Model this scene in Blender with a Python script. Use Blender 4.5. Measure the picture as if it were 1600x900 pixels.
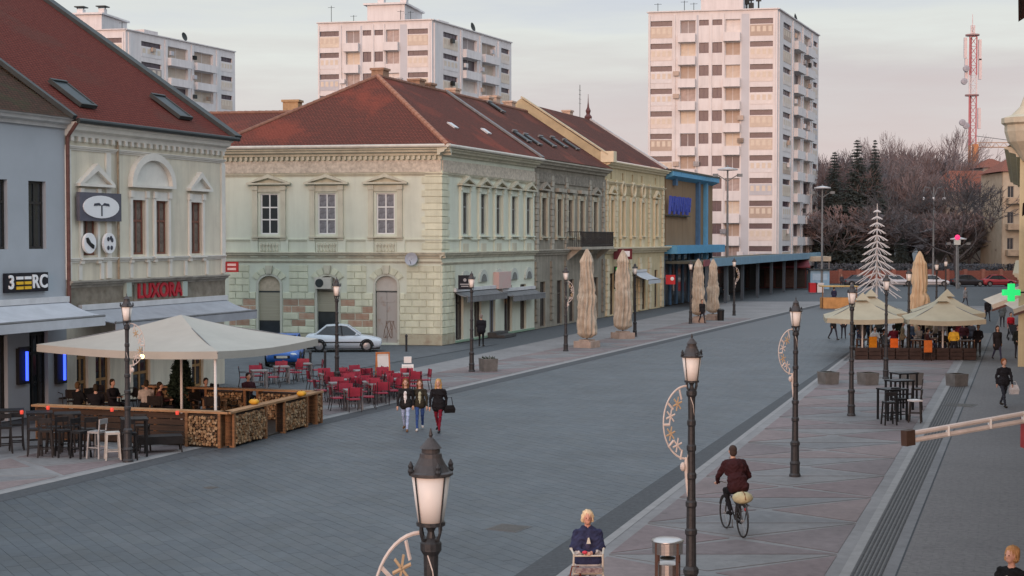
import bpy, math, random
import numpy as np
from mathutils import Vector, Matrix
random.seed(7)
R = math.radians
sc = bpy.context.scene
for o in list(bpy.data.objects): bpy.data.objects.remove(o)
col = sc.collection

# ---------------------------------------------------------------- camera
F = 2400.0; H = 6.2; HZ = 372.0                  # focal length in photo pixels, eye height, horizon row
PITCH = math.atan((450 - HZ) / F)
cd = bpy.data.cameras.new('camera'); cam = bpy.data.objects.new('camera', cd); col.objects.link(cam)
cd.sensor_width = 36; cd.lens = 36 * F / 1600; cd.clip_end = 4000; cd.clip_start = .2
cam.location = (0, 0, H); cam.rotation_euler = (R(90) - PITCH, 0, 0)
sc.camera = cam

# ---------------------------------------------------------------- sky and sun
SUN_EL, SUN_AZ = R(9.0), R(199)
w = bpy.data.worlds.new('World'); sc.world = w; w.use_nodes = True
nt = w.node_tree; nt.nodes.clear()
def N(nt, t, **k):
    n = nt.nodes.new(t)
    for a, b in k.items(): setattr(n, a, b)
    return n
out = N(nt, 'ShaderNodeOutputWorld'); bg = N(nt, 'ShaderNodeBackground'); bg.inputs[1].default_value = .1
sky = N(nt, 'ShaderNodeTexSky', sky_type='NISHITA', sun_disc=False, sun_elevation=SUN_EL, sun_rotation=SUN_AZ)
tc = N(nt, 'ShaderNodeTexCoord'); sep = N(nt, 'ShaderNodeSeparateXYZ')
nt.links.new(tc.outputs['Generated'], sep.inputs[0])
ramp = N(nt, 'ShaderNodeValToRGB'); cr = ramp.color_ramp
stops = [(0.0, (.62, .49, .50)), (.05, (.64, .535, .545)), (.085, (.635, .575, .585)), (.105, (.685, .66, .645)), (.13, (.74, .755, .725)), (.158, (.61, .635, .69)), (.20, (.65, .69, .76)),
         (.35, (.78, .88, .98)), (.6, (1.0, 1.14, 1.30)), (1.0, (1.25, 1.43, 1.62))]
cr.elements[0].position = 0; cr.elements[0].color = (*stops[0][1], 1)
cr.elements[1].position = 1; cr.elements[1].color = (*stops[-1][1], 1)
for p, c in stops[1:-1]:
    e = cr.elements.new(p); e.color = (*c, 1)
mp = N(nt, 'ShaderNodeMapping'); mp.inputs['Scale'].default_value = (2.2, 2.2, 17)
nz = N(nt, 'ShaderNodeTexNoise'); nz.inputs['Scale'].default_value = 1.6; nz.inputs['Detail'].default_value = 7; nz.inputs['Roughness'].default_value = .55
nt.links.new(tc.outputs['Generated'], mp.inputs[0]); nt.links.new(mp.outputs[0], nz.inputs['Vector'])
# clouds shift the elevation that the ramp reads, so that streaks drift through the colours
ma = N(nt, 'ShaderNodeMath', operation='MULTIPLY_ADD'); ma.inputs[1].default_value = .13; ma.inputs[2].default_value = -.065
nt.links.new(nz.outputs[0], ma.inputs[0])
ad = N(nt, 'ShaderNodeMath', operation='ADD'); nt.links.new(sep.outputs[2], ad.inputs[0]); nt.links.new(ma.outputs[0], ad.inputs[1])
nt.links.new(ad.outputs[0], ramp.inputs[0])
cl = N(nt, 'ShaderNodeMapRange'); cl.inputs[1].default_value = .3; cl.inputs[2].default_value = .7; cl.inputs[3].default_value = 9.2; cl.inputs[4].default_value = 10.0
nt.links.new(nz.outputs[0], cl.inputs[0])
vm = N(nt, 'ShaderNodeVectorMath', operation='SCALE'); nt.links.new(ramp.outputs[0], vm.inputs[0]); nt.links.new(cl.outputs[0], vm.inputs['Scale'])
sm = N(nt, 'ShaderNodeVectorMath', operation='SCALE'); sm.inputs['Scale'].default_value = .12; nt.links.new(sky.outputs[0], sm.inputs[0])
av = N(nt, 'ShaderNodeVectorMath', operation='ADD'); nt.links.new(vm.outputs[0], av.inputs[0]); nt.links.new(sm.outputs[0], av.inputs[1])
nt.links.new(av.outputs[0], bg.inputs[0]); nt.links.new(bg.outputs[0], out.inputs[0])
sd = bpy.data.lights.new('sun', 'SUN'); sd.energy = 2.6; sd.angle = R(35); sd.color = (1, .60, .44)
sun = bpy.data.objects.new('sun', sd); col.objects.link(sun)
S = Vector((math.sin(SUN_AZ) * math.cos(SUN_EL), math.cos(SUN_AZ) * math.cos(SUN_EL), math.sin(SUN_EL)))
sun.rotation_euler = (-S).to_track_quat('-Z', 'Y').to_euler(); sun.location = (-60, -100, 60)
sc.view_settings.view_transform = 'Standard'; sc.view_settings.look = 'None'
sc.view_settings.exposure = 0; sc.view_settings.gamma = 1
sc.render.engine = 'CYCLES'

# ---------------------------------------------------------------- pixel helpers (photo pixel -> place)
def ray(px, py):
    dx = (px - 800) / F; dy = (450 - py) / F
    return Vector((dx, math.cos(PITCH) + dy * math.sin(PITCH), -math.sin(PITCH) + dy * math.cos(PITCH)))
def az(px, py, z=0.0):                                # where the ray meets height z
    d = ray(px, py); k = (z - H) / d.z
    return Vector((d.x * k, d.y * k, z))
def ad_(px, py, Y):                                   # where the ray meets distance Y
    d = ray(px, py); k = Y / d.y
    return Vector((d.x * k, Y, H + d.z * k))
def line(p, q):
    a, b = az(*p), az(*q)
    k = (b.x - a.x) / (b.y - a.y)
    return lambda Y: a.x + k * (Y - a.y)

# ---------------------------------------------------------------- materials
MATS = {}
def lerp(a, b, t): return tuple(x + (y - x) * t for x, y in zip(a, b))
def mat(name, c, rough=.8, var=.15, scale=2.0, bump=0.0, metal=0.0, c2=None, spec=.3, bscale=40., stretch=None, thr=None, rnd=0, emit=None, trans=0, gn=0, streak=0):
    if name in MATS: return MATS[name]
    m = bpy.data.materials.new(name); m.use_nodes = True; t = m.node_tree
    b = t.nodes['Principled BSDF']; b.inputs['Roughness'].default_value = rough; b.inputs['Metallic'].default_value = metal
    b.inputs['Specular IOR Level'].default_value = spec
    co = N(t, 'ShaderNodeTexCoord'); src = co.outputs['Object']
    if stretch:
        mpn = N(t, 'ShaderNodeMapping'); mpn.inputs['Scale'].default_value = stretch; t.links.new(src, mpn.inputs[0]); src = mpn.outputs[0]
    n = N(t, 'ShaderNodeTexNoise'); n.inputs['Scale'].default_value = scale; n.inputs['Detail'].default_value = 8; n.inputs['Roughness'].default_value = .62
    t.links.new(src, n.inputs['Vector'])
    r = N(t, 'ShaderNodeValToRGB'); e = r.color_ramp.elements
    lo, hi = (thr or (.3, .7)); e[0].position = lo; e[1].position = hi
    ca = tuple(max(0, x * (1 - var)) for x in c); cb = c2 if c2 else tuple(min(1, x * (1 + var)) for x in c)
    if c2: ca = c
    e[0].color = (*ca, 1); e[1].color = (*cb, 1); t.links.new(n.outputs[0], r.inputs[0])
    cur = r.outputs[0]
    if rnd:
        oi = N(t, 'ShaderNodeObjectInfo'); mr = N(t, 'ShaderNodeMapRange'); mr.inputs[3].default_value = 1 - rnd; mr.inputs[4].default_value = 1 + rnd
        t.links.new(oi.outputs['Random'], mr.inputs[0]); vs = N(t, 'ShaderNodeVectorMath', operation='SCALE')
        t.links.new(cur, vs.inputs[0]); t.links.new(mr.outputs[0], vs.inputs['Scale']); cur = vs.outputs[0]
    def mul(cur, ns, sc3, lo, hi, a, bb):
        ge = N(t, 'ShaderNodeNewGeometry'); mq = N(t, 'ShaderNodeMapping'); mq.inputs['Scale'].default_value = sc3; t.links.new(ge.outputs['Position'], mq.inputs[0])
        nq = N(t, 'ShaderNodeTexNoise'); nq.inputs['Scale'].default_value = ns; nq.inputs['Detail'].default_value = 7; nq.inputs['Roughness'].default_value = .65; t.links.new(mq.outputs[0], nq.inputs['Vector'])
        mr = N(t, 'ShaderNodeMapRange'); mr.inputs[1].default_value = lo; mr.inputs[2].default_value = hi; mr.inputs[3].default_value = a; mr.inputs[4].default_value = bb; t.links.new(nq.outputs[0], mr.inputs[0])
        vs = N(t, 'ShaderNodeVectorMath', operation='SCALE'); t.links.new(cur, vs.inputs[0]); t.links.new(mr.outputs[0], vs.inputs['Scale']); return vs.outputs[0]
    if gn:                                    # wear and stains that run on from piece to piece
        cur = mul(cur, .28, (1, 1, 1), .3, .7, 1 - gn, 1 + gn); cur = mul(cur, 1.9, (1, 1, 1), .62, .74, 1, 1 - gn * 1.3)
    if streak: cur = mul(cur, 1.0, (2.2, 2.2, .22), .42, .72, 1, 1 - streak); cur = mul(cur, .5, (1, 1, 1), .5, .75, 1, 1 - streak * .7)
    t.links.new(cur, b.inputs['Base Color'])
    if bump:
        n2 = N(t, 'ShaderNodeTexNoise'); n2.inputs['Scale'].default_value = bscale; n2.inputs['Detail'].default_value = 6
        t.links.new(src, n2.inputs['Vector'])
        bp = N(t, 'ShaderNodeBump'); bp.inputs['Strength'].default_value = bump; bp.inputs['Distance'].default_value = .03
        t.links.new(n2.outputs[0], bp.inputs['Height']); t.links.new(bp.outputs[0], b.inputs['Normal'])
    if emit:
        b.inputs['Emission Color'].default_value = (*emit[0], 1); b.inputs['Emission Strength'].default_value = emit[1]
    if trans: b.inputs['Transmission Weight'].default_value = trans
    MATS[name] = m; return m
def brickmat(name, c1, c2, cm, bw, bh, ms=.01, bump=.5, rough=.85, rot=0, patch=None, offset=.5, spec=.25, pscale=.35, pthr=(.52, .62)):
    """UV in metres -> tiles / pavers, with large patches of another shade"""
    if name in MATS: return MATS[name]
    m = bpy.data.materials.new(name); m.use_nodes = True; t = m.node_tree; b = t.nodes['Principled BSDF']
    b.inputs['Roughness'].default_value = rough; b.inputs['Specular IOR Level'].default_value = spec
    uv = N(t, 'ShaderNodeTexCoord'); mpn = N(t, 'ShaderNodeMapping'); mpn.inputs['Rotation'].default_value = (0, 0, rot)
    t.links.new(uv.outputs['UV'], mpn.inputs[0])
    k = N(t, 'ShaderNodeTexBrick'); k.offset = offset; k.inputs['Scale'].default_value = 1; k.inputs['Brick Width'].default_value = bw; k.inputs['Row Height'].default_value = bh
    k.inputs['Mortar Size'].default_value = ms; k.inputs['Mortar Smooth'].default_value = .4
    k.inputs['Color1'].default_value = (*c1, 1); k.inputs['Color2'].default_value = (*c2, 1); k.inputs['Mortar'].default_value = (*cm, 1)
    t.links.new(mpn.outputs[0], k.inputs['Vector'])
    n = N(t, 'ShaderNodeTexNoise'); n.inputs['Scale'].default_value = pscale; n.inputs['Detail'].default_value = 7; n.inputs['Roughness'].default_value = .6
    t.links.new(uv.outputs['UV'], n.inputs['Vector'])
    cur = k.outputs['Color']
    if patch:
        r = N(t, 'ShaderNodeValToRGB'); r.color_ramp.elements[0].position = pthr[0]; r.color_ramp.elements[1].position = pthr[1]
        t.links.new(n.outputs[0], r.inputs[0])
        mx = N(t, 'ShaderNodeMix', data_type='RGBA', blend_type='MIX'); t.links.new(r.outputs[0], mx.inputs[0]); t.links.new(cur, mx.inputs[6]); mx.inputs[7].default_value = (*patch, 1)
        mx2 = N(t, 'ShaderNodeMix', data_type='RGBA', blend_type='MIX'); mx2.inputs[0].default_value = .55
        t.links.new(cur, mx2.inputs[6]); t.links.new(mx.outputs[2], mx2.inputs[7]); cur = mx2.outputs[2]
    n3 = N(t, 'ShaderNodeTexNoise'); n3.inputs['Scale'].default_value = 9; n3.inputs['Detail'].default_value = 6; t.links.new(uv.outputs['UV'], n3.inputs['Vector'])
    mr = N(t, 'ShaderNodeMapRange'); mr.inputs[1].default_value = .3; mr.inputs[2].default_value = .7; mr.inputs[3].default_value = .82; mr.inputs[4].default_value = 1.16
    t.links.new(n3.outputs[0], mr.inputs[0]); vs = N(t, 'ShaderNodeVectorMath', operation='SCALE'); t.links.new(cur, vs.inputs[0]); t.links.new(mr.outputs[0], vs.inputs['Scale'])
    t.links.new(vs.outputs[0], b.inputs['Base Color'])
    bp = N(t, 'ShaderNodeBump'); bp.inputs['Strength'].default_value = bump; bp.inputs['Distance'].default_value = .02; bp.invert = True
    t.links.new(k.outputs['Fac'], bp.inputs['Height']); t.links.new(bp.outputs[0], b.inputs['Normal'])
    MATS[name] = m; return m
def paint(c, rough=.5, var=.06, **k):
    return mat('paint_%02x%02x%02x_%d' % (*[int(min(1, x) * 255) for x in c], int(rough * 100)), c, rough, var, 4.0, **k)
def cloth(c):
    return mat('cloth_%02x%02x%02x' % tuple(int(min(1, x) * 255) for x in c), c, .92, .22, 9.0, bump=.3, bscale=60, spec=.1)

# ---------------------------------------------------------------- mesh builder
class MB:
    def __init__(s): s.v = []; s.f = []; s.m = []
    def add(s, vs, fs, mi=0):
        k = len(s.v); s.v += [tuple(p) for p in vs]; s.f += [tuple(i + k for i in f) for f in fs]; s.m += [mi] * len(fs); return s
    def quad(s, a, b, c, d, mi=0): return s.add([a, b, c, d], [(0, 1, 2, 3)], mi)
    def box(s, x0, x1, y0, y1, z0, z1, mi=0):
        return s.add([(x0, y0, z0), (x1, y0, z0), (x1, y1, z0), (x0, y1, z0), (x0, y0, z1), (x1, y0, z1), (x1, y1, z1), (x0, y1, z1)],
                     [(0, 3, 2, 1), (4, 5, 6, 7), (0, 1, 5, 4), (1, 2, 6, 5), (2, 3, 7, 6), (3, 0, 4, 7)], mi)
    def cbox(s, c, sx, sy, sz, mi=0): return s.box(c[0] - sx / 2, c[0] + sx / 2, c[1] - sy / 2, c[1] + sy / 2, c[2] - sz / 2, c[2] + sz / 2, mi)
    def bar(s, a, b, wd, ht, mi=0, up=(0, 0, 1)):          # box from a to b
        a = Vector(a); b = Vector(b); d = (b - a).normalized(); u = Vector(up)
        if abs(d.dot(u)) > .98: u = Vector((1, 0, 0))
        sx = d.cross(u).normalized() * wd / 2; sz = sx.cross(d).normalized() * ht / 2
        vs = [a - sx - sz, a + sx - sz, a + sx + sz, a - sx + sz, b - sx - sz, b + sx - sz, b + sx + sz, b - sx + sz]
        return s.add(vs, [(0, 1, 2, 3), (7, 6, 5, 4), (0, 4, 5, 1), (1, 5, 6, 2), (2, 6, 7, 3), (3, 7, 4, 0)], mi)
    def tube(s, pts, r, n=8, mi=0, cap=True, closed=False):
        pts = [Vector(p) for p in pts]; L = len(pts); rs = r if isinstance(r, (list, tuple)) else [r] * L
        vs = []; fs = []
        pu = None
        for i, p in enumerate(pts):
            a = pts[i - 1] if (i or closed) else pts[0]; b = pts[(i + 1) % L] if (i < L - 1 or closed) else pts[-1]
            d = (b - a).normalized()
            if pu is None:
                pu = Vector((0, 0, 1)) if abs(d.z) < .9 else Vector((1, 0, 0))
            x = d.cross(pu).normalized(); y = x.cross(d).normalized(); pu = y
            for k in range(n):
                an = 2 * math.pi * k / n
                vs.append(p + (x * math.cos(an) + y * math.sin(an)) * rs[i])
        for i in range(L if closed else L - 1):
            j = (i + 1) % L
            for k in range(n):
                fs.append((i * n + k, i * n + (k + 1) % n, j * n + (k + 1) % n, j * n + k))
        if cap and not closed: fs += [tuple(range(n - 1, -1, -1)), tuple((L - 1) * n + k for k in range(n))]
        return s.add(vs, fs, mi)
    def lathe(s, prof, n=16, c=(0, 0, 0), mi=0, sx=1, sy=1, cap=True):
        vs = [(c[0] + r * math.cos(2 * math.pi * k / n) * sx, c[1] + r * math.sin(2 * math.pi * k / n) * sy, c[2] + z) for r, z in prof for k in range(n)]
        fs = [(i * n + k, i * n + (k + 1) % n, (i + 1) * n + (k + 1) % n, (i + 1) * n + k) for i in range(len(prof) - 1) for k in range(n)]
        if cap: fs += [tuple(range(n - 1, -1, -1)), tuple((len(prof) - 1) * n + k for k in range(n))]
        return s.add(vs, fs, mi)
    def prism(s, poly, fn, a, b, mi=0):                     # polygon (u,v) swept from depth a to b, placed by fn(u,v,w)
        n = len(poly); vs = [fn(u, v, a) for u, v in poly] + [fn(u, v, b) for u, v in poly]
        return s.add(vs, [tuple(range(n)), tuple(range(2 * n - 1, n - 1, -1))] + [(i, i + n, (i + 1) % n + n, (i + 1) % n) for i in range(n)], mi)
    def slab(s, poly, z0, z1, mi=0): return s.prism(poly, lambda u, v, w: (u, v, w), z1, z0, mi)
    def ball(s, c, r, n=10, mi=0, sc3=(1, 1, 1)):
        pr = [(math.sin(math.pi * i / 6) * r, -math.cos(math.pi * i / 6) * r) for i in range(7)]
        vs = [(c[0] + max(q, 1e-4) * math.cos(2 * math.pi * k / n) * sc3[0], c[1] + max(q, 1e-4) * math.sin(2 * math.pi * k / n) * sc3[1], c[2] + z * sc3[2]) for q, z in pr for k in range(n)]
        fs = [(i * n + k, i * n + (k + 1) % n, (i + 1) * n + (k + 1) % n, (i + 1) * n + k) for i in range(6) for k in range(n)]
        return s.add(vs, fs, mi)
    def mesh(s, name, mats, smooth=False, uv=True):
        me = bpy.data.meshes.new(name); me.from_pydata(s.v, [], s.f)
        for m in (mats if isinstance(mats, (list, tuple)) else [mats]): me.materials.append(m)
        me.polygons.foreach_set('material_index', s.m)
        if smooth: me.polygons.foreach_set('use_smooth', [True] * len(s.f))
        me.update()
        if uv and len(s.f) < 60000:
            l = me.uv_layers.new(name='UVMap'); dat = np.zeros((len(me.loops), 2), 'f')
            for p in me.polygons:
                n = p.normal
                t = Vector((-n.y, n.x, 0)); t = t.normalized() if t.length > 1e-3 else Vector((1, 0, 0))
                b = n.cross(t)
                for li in p.loop_indices:
                    c = me.vertices[me.loops[li].vertex_index].co; dat[li] = (c.dot(t), c.dot(b))
            l.data.foreach_set('uv', dat.ravel())
        return me
    def obj(s, name, mats, parent=None, M=None, smooth=False, uv=True): return O(name, s.mesh(name, mats, smooth, uv), parent, M)
TW = {}
def O(name, me, parent=None, M=None):
    o = bpy.data.objects.new(name, me); col.objects.link(o)
    if parent: o.parent = parent
    if M is not None: o.matrix_basis = M
    return o
def tag(o, label, cat, group=None):
    o['label'] = label; o['category'] = cat
    if group: o['group'] = group
    return o
def thing(name, label, cat, loc=(0, 0, 0), rz=0.0, group=None, s=1.0):
    o = bpy.data.objects.new(name, None); col.objects.link(o); o.empty_display_size = .3
    o.matrix_basis = Matrix.Translation(Vector(loc)) @ Matrix.Rotation(rz, 4, 'Z') @ Matrix.Scale(s, 4)
    return tag(o, label, cat, group)
def place(o, loc, rz=0.0, s=1.0):
    o.matrix_basis = Matrix.Translation(Vector(loc)) @ Matrix.Rotation(rz, 4, 'Z') @ Matrix.Scale(s, 4)
def copy_tree(o, parent=None):
    c = o.copy(); col.objects.link(c); c.parent = parent
    if parent: c.matrix_basis = o.matrix_basis
    for ch in [x for x in bpy.data.objects if x.parent == o]: copy_tree(ch, c)
    return c
class Repeat:                                   # first use takes the prototype itself, later uses copy it
    def __init__(s, proto): s.p = proto; s.n = 0
    def at(s, loc, rz=0.0, label=None, sc_=1.0):
        o = s.p if s.n == 0 else copy_tree(s.p); s.n += 1
        place(o, loc, rz, sc_)
        if label: o['label'] = label
        return o
def struct(o): o['kind'] = 'structure'; return o
T = Matrix.Translation
def Rz(a): return Matrix.Rotation(a, 4, 'Z')
class Fr:                                       # a facade frame: x along the wall, -y outwards, z up
    def __init__(s, root, o, ang, root_M):
        s.root = root; s.W = T(Vector(o)) @ Rz(ang); s.L = root_M.inverted() @ s.W; s.I = s.W.inverted()
    def hit(s, px, py, y=0.0):
        o = s.I @ Vector((0, 0, H)); d = s.I.to_3x3() @ ray(px, py); k = (y - o.y) / d.y; p = o + d * k
        return p.x, p.z
    def plane(s, px, py, p0, nrm):              # hit on any plane in frame coordinates
        o = s.I @ Vector((0, 0, H)); d = s.I.to_3x3() @ ray(px, py); nrm = Vector(nrm); k = (Vector(p0) - o).dot(nrm) / d.dot(nrm); return o + d * k
    def put(s, name, mb, mats, at=(0, 0, 0), smooth=False):
        return mb.obj(name, mats, s.root, s.L @ T(Vector(at)), smooth)
    def inst(s, name, me, at=(0, 0, 0), scl=None):
        M = s.L @ T(Vector(at))
        if scl: M = M @ Matrix.Diagonal((*scl, 1))
        return O(name, me, s.root, M)
def text_mesh(s, size, ext, m, bold=0.0):
    c = bpy.data.curves.new('lettering', 'FONT'); c.body = s; c.size = size; c.extrude = ext; c.align_x = 'CENTER'; c.align_y = 'CENTER'; c.offset = bold; c.resolution_u = 3
    o = bpy.data.objects.new('lettering', c); col.objects.link(o)
    me = bpy.data.meshes.new_from_object(o.evaluated_get(bpy.context.evaluated_depsgraph_get()))
    bpy.data.objects.remove(o); bpy.data.curves.remove(c); me.materials.clear(); me.materials.append(m)
    me.transform(Matrix.Rotation(R(90), 4, 'X'))         # stands up, faces -y
    return me

# palette
def GLASS(): return mat('window_glass', (.025, .03, .035), .06, .3, 1.2, spec=.6)
iron = mat('cast_iron', (.028, .028, .03), .5, .35, 14, bump=.15, spec=.4)
white = mat('white_paint', (.72, .72, .70), .55, .08, 3)
wood = mat('worn_wood', (.20, .10, .045), .7, .35, 3, bump=.3, stretch=(1, 1, 8))
black = mat('black_lacquer', (.014, .014, .015), .5, .4, 6)
concrete = mat('cast_concrete', (.125, .125, .12), .9, .25, 3, bump=.4, bscale=25)
# ================================================================ ground
XL = line((0, 773), (1210, 492)); XD = line((960, 795), (1300, 567)); XS1 = line((960, 831), (1275, 592)); XS1r = line((960, 843), (1281, 592))
X2a = line((1312, 898), (1480, 600)); X2b = line((1329, 898), (1486, 600)); X2c = line((1380, 898), (1511, 600)); X2d = line((1399, 898), (1518, 600)); X2e = line((1402, 898), (1520, 600))
XI = line((648, 575), (1000, 500))
asphalt = brickmat('far_paving', (.080, .090, .098), (.086, .096, .104), (.07, .077, .083), .6, .3, .012, .3, rot=R(65), patch=(.072, .080, .086), pscale=.12)
pav = [mat('paver_%d' % i, c, .56, .13, 5, bump=.12, bscale=60, spec=.42, gn=.27) for i, c in enumerate([(.055, .066, .074), (.060, .071, .079), (.052, .063, .072), (.063, .072, .079), (.056, .065, .070)])]
joint = mat('paver_joint', (.050, .057, .063), .9, .2, 8, gn=.15)
darkp = brickmat('dark_edge_paving', (.060, .065, .070), (.068, .073, .078), (.05, .052, .055), .3, .15, .01, .4, rot=R(20))
lightp = mat('light_stone', (.235, .23, .226), .8, .14, 3, bump=.15)
promp = mat('promenade_stone', (.19, .186, .186), .8, .14, 3, bump=.15, gn=.18)
redp = [mat('red_paving_%d' % i, c, .8, .16, 4, bump=.2, bscale=50, gn=.2) for i, c in enumerate([(.165, .130, .130), (.150, .126, .127), (.178, .142, .138)])]
greyp = [mat('grey_paving_%d' % i, c, .8, .14, 4, bump=.2, bscale=50, gn=.18) for i, c in enumerate([(.165, .162, .163), (.152, .151, .154), (.176, .172, .171)])]
sidep = brickmat('pavement_pavers', (.140, .133, .133), (.152, .146, .144), (.122, .117, .117), .4, .2, .008, .25, rot=R(18), patch=(.125, .12, .12), pscale=.3)

g = MB(); g.quad((-1500, -300, -.03), (1500, -300, -.03), (1500, 3000, -.03), (-1500, 3000, -.03))
struct(g.obj('ground', asphalt))
def band(name, a, b, y0, y1, z, m, parent=None, n=12):
    mb = MB(); ys = [y0 + (y1 - y0) * i / n for i in range(n + 1)]
    for p, q in zip(ys, ys[1:]): mb.quad((a(p), p, z), (b(p), p, z), (b(q), q, z), (a(q), q, z))
    o = mb.obj(name, m, parent)
    return o if parent else struct(o)
street = band('street', XL, XD, 18, 150, -.006, [joint])
band('street_far', XL, XD, 95, 150, -.001, [brickmat('street_far_pavers', (.055, .066, .074), (.062, .072, .079), (.048, .056, .062), .6, .3, .012, .2, rough=.56, spec=.42, rot=R(65), patch=(.05, .06, .067), pscale=.2)], street)
off = lambda f, d: (lambda Y: f(Y) + d)
band('dark_paving_strip', XD, XS1, 18, 130, .0055, [darkp])
band('dark_paving_edge', XL, off(XL, .75), 30, 150, .0055, [darkp], street)
band('light_stone_strip', XS1, XS1r, 18, 130, .006, [lightp])
prom_r = band('promenade_right', XS1r, X2a, 18, 140, 0, [promp])
band('light_kerb_strip', X2a, X2b, 18, 100, .008, [lightp])
tact = band('tactile_strip', X2b, X2c, 18, 100, .0, [mat('tactile_base', (.13, .128, .125), .85, .2, 6)])
for i in range(7):                                    # guide ribs for the blind, each one long bar
    k = (i + .5) / 7
    f0 = lambda Y, k=k: X2b(Y) + (X2c(Y) - X2b(Y)) * (k - .032); f1 = lambda Y, k=k: X2b(Y) + (X2c(Y) - X2b(Y)) * (k + .032)
    mb = MB(); mb.slab([(f0(18), 18), (f1(18), 18), (f1(64), 64), (f0(64), 64)], 0, .012); mb.obj('rib', mat('rib_dark', (.055, .055, .058), .8, .2, 6), tact)
band('pavement_edge_band', X2c, X2d, 18, 100, .004, [greyp[1]])
band('pavement_joint', X2d, X2e, 18, 100, .003, [joint])
band('pavement_right', X2e, off(X2e, 30), 10, 150, 0, [sidep])
prom_l = band('promenade_left', lambda Y: min(XI(Y), XL(Y) - 4.2) if Y > 60 else XL(Y) - 9, off(XL, -.28), 32, 150, .003, [promp])
band('light_kerb_edge', off(XL, -.28), XL, 30, 150, .009, [lightp])
band('side_street_asphalt', lambda Y: -60, lambda Y: XL(Y) - 8.9, 60, 90, -.01, [mat('asphalt', (.095, .104, .112), .85, .2, 1.5, bump=.3, bscale=60)])

def lattice(parent, fa, fb, y0, y1, c, inset=.09):
    y = y0; k = 0
    while y < y1:
        def P(s, v): Y = y + s * c; return Vector((fa(Y) + (fb(Y) - fa(Y)) * v, Y))
        polys = [([(0, .04), (1, .04), (.5, .5)], redp[k % 3]), ([(0, .96), (.5, .5), (1, .96)], redp[(k + 1) % 3]),
                 ([(.5, .5), (1, .02), (1, .98)], greyp[k % 3]), ([(1, .02), (1.5, .5), (1, .98)], greyp[(k + 1) % 3] if k % 2 else redp[(k + 2) % 3])]
        for po, m in polys:
            pts = [P(*q) for q in po]; ce = sum(pts, Vector((0, 0))) / len(pts)
            q = [ce + (p - ce) * max(.3, 1 - 2.0 * inset / max(.3, (p - ce).length)) for p in pts]
            mb = MB(); ar = sum(q[i].x * q[(i + 1) % len(q)].y - q[(i + 1) % len(q)].x * q[i].y for i in range(len(q)))
            if ar < 0: q = q[::-1]
            mb.slab([tuple(p) for p in q], .003, .0095); mb.obj('paving_panel', m, parent)
        y += c; k += 1
lattice(prom_r, XS1r, X2a, 20, 100, 3.3)
lattice(prom_l, lambda Y: XL(Y) - 4.3, off(XL, -.28), 33, 118, 3.4)
# outer strip of the left promenade, beyond the lattice
band('promenade_back_row', lambda Y: XL(Y) - 9, lambda Y: XL(Y) - 4.35, 33, 60, .0065, [greyp[1]], prom_l)

def pavers():
    a = R(-29.9); ex = Vector((math.cos(a), -math.sin(a) * -1)) if 0 else Vector((math.sin(a), math.cos(a))); ey = Vector((ex.y, -ex.x))
    L, W = .6, .3; cells = []
    for j in range(-150, 420):
        for i in range(-40, 260):
            p = ex * ((i + (.5 if j % 2 else 0)) * L) + ey * (j * W * 1.0 - 40)
            if not (24 < p.y < 96): continue
            if p.x < XL(p.y) + .36 or p.x > XD(p.y) + .32: continue
            if abs(p.x / p.y) > .36: continue
            cells.append((p.y * p.y + p.x * p.x, p))
    cells.sort(key=lambda q: q[0])
    hl, hw = L / 2 - .004, W / 2 - .004; rng = random.Random(3)
    shp = MB(); shp.add([(-hl, -hw, -.006), (hl, -hw, -.006), (hl, hw, -.006), (-hl, hw, -.006), (-hl, -hw, 0), (hl, -hw, 0), (hl, hw, 0), (-hl, hw, 0)],
                        [(4, 5, 6, 7), (0, 1, 5, 4), (1, 2, 6, 5), (2, 3, 7, 6), (3, 0, 4, 7)])
    mes = [shp.mesh('paver', m, uv=False) for m in pav]; rot = math.atan2(ex.y, ex.x)
    vis = [c for c in cells if c[1].y > 27.5]
    for _, p in vis[:300]:
        O('paver', rng.choice(mes), street, T((p.x, p.y, rng.uniform(0, .0022))) @ Rz(rot))
    mb = MB()
    for _, p in vis[300:]:
        z = rng.uniform(0, .0022); A = ex * hl; B = ey * hw
        q = [p - A + B, p + A + B, p + A - B, p - A - B]
        q = q[::-1]
        mi = rng.randrange(5); mb.add([(v.x, v.y, z) for v in q] + [(v.x, v.y, -.006) for v in q], [(3, 2, 1, 0), (0, 1, 5, 4), (1, 2, 6, 5), (2, 3, 7, 6), (3, 0, 4, 7)], mi)
    o = mb.obj('paver_field', pav, street, uv=False); o['kind'] = 'stuff'
pavers()
for px, py, wd in ((795, 825, .75), (330, 762, .3), (1500, 633, 1.1)):          # covers let into the paving
    p = az(px, py); mb = MB(); mb.box(-wd / 2, wd / 2, -wd / 2, wd / 2, .0, .007); mb.box(-wd * .42, wd * .42, -wd * .42, wd * .42, .007, .011, 1)
    tag(mb.obj('manhole_cover', [mat('cover_rim', (.10, .095, .09), .7, .2, 9), mat('cover_plate', (.075, .068, .06), .7, .3, 20, bump=.5)], None, T(p) @ Rz(R(62))),
        ['square iron cover let into the street paving near the lit lantern row', 'small dark cover in the street beside the log fence', 'wide pale cover plate beside the ribbed guide strip'][[795, 330, 1500].index(px)], 'cover')

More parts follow.
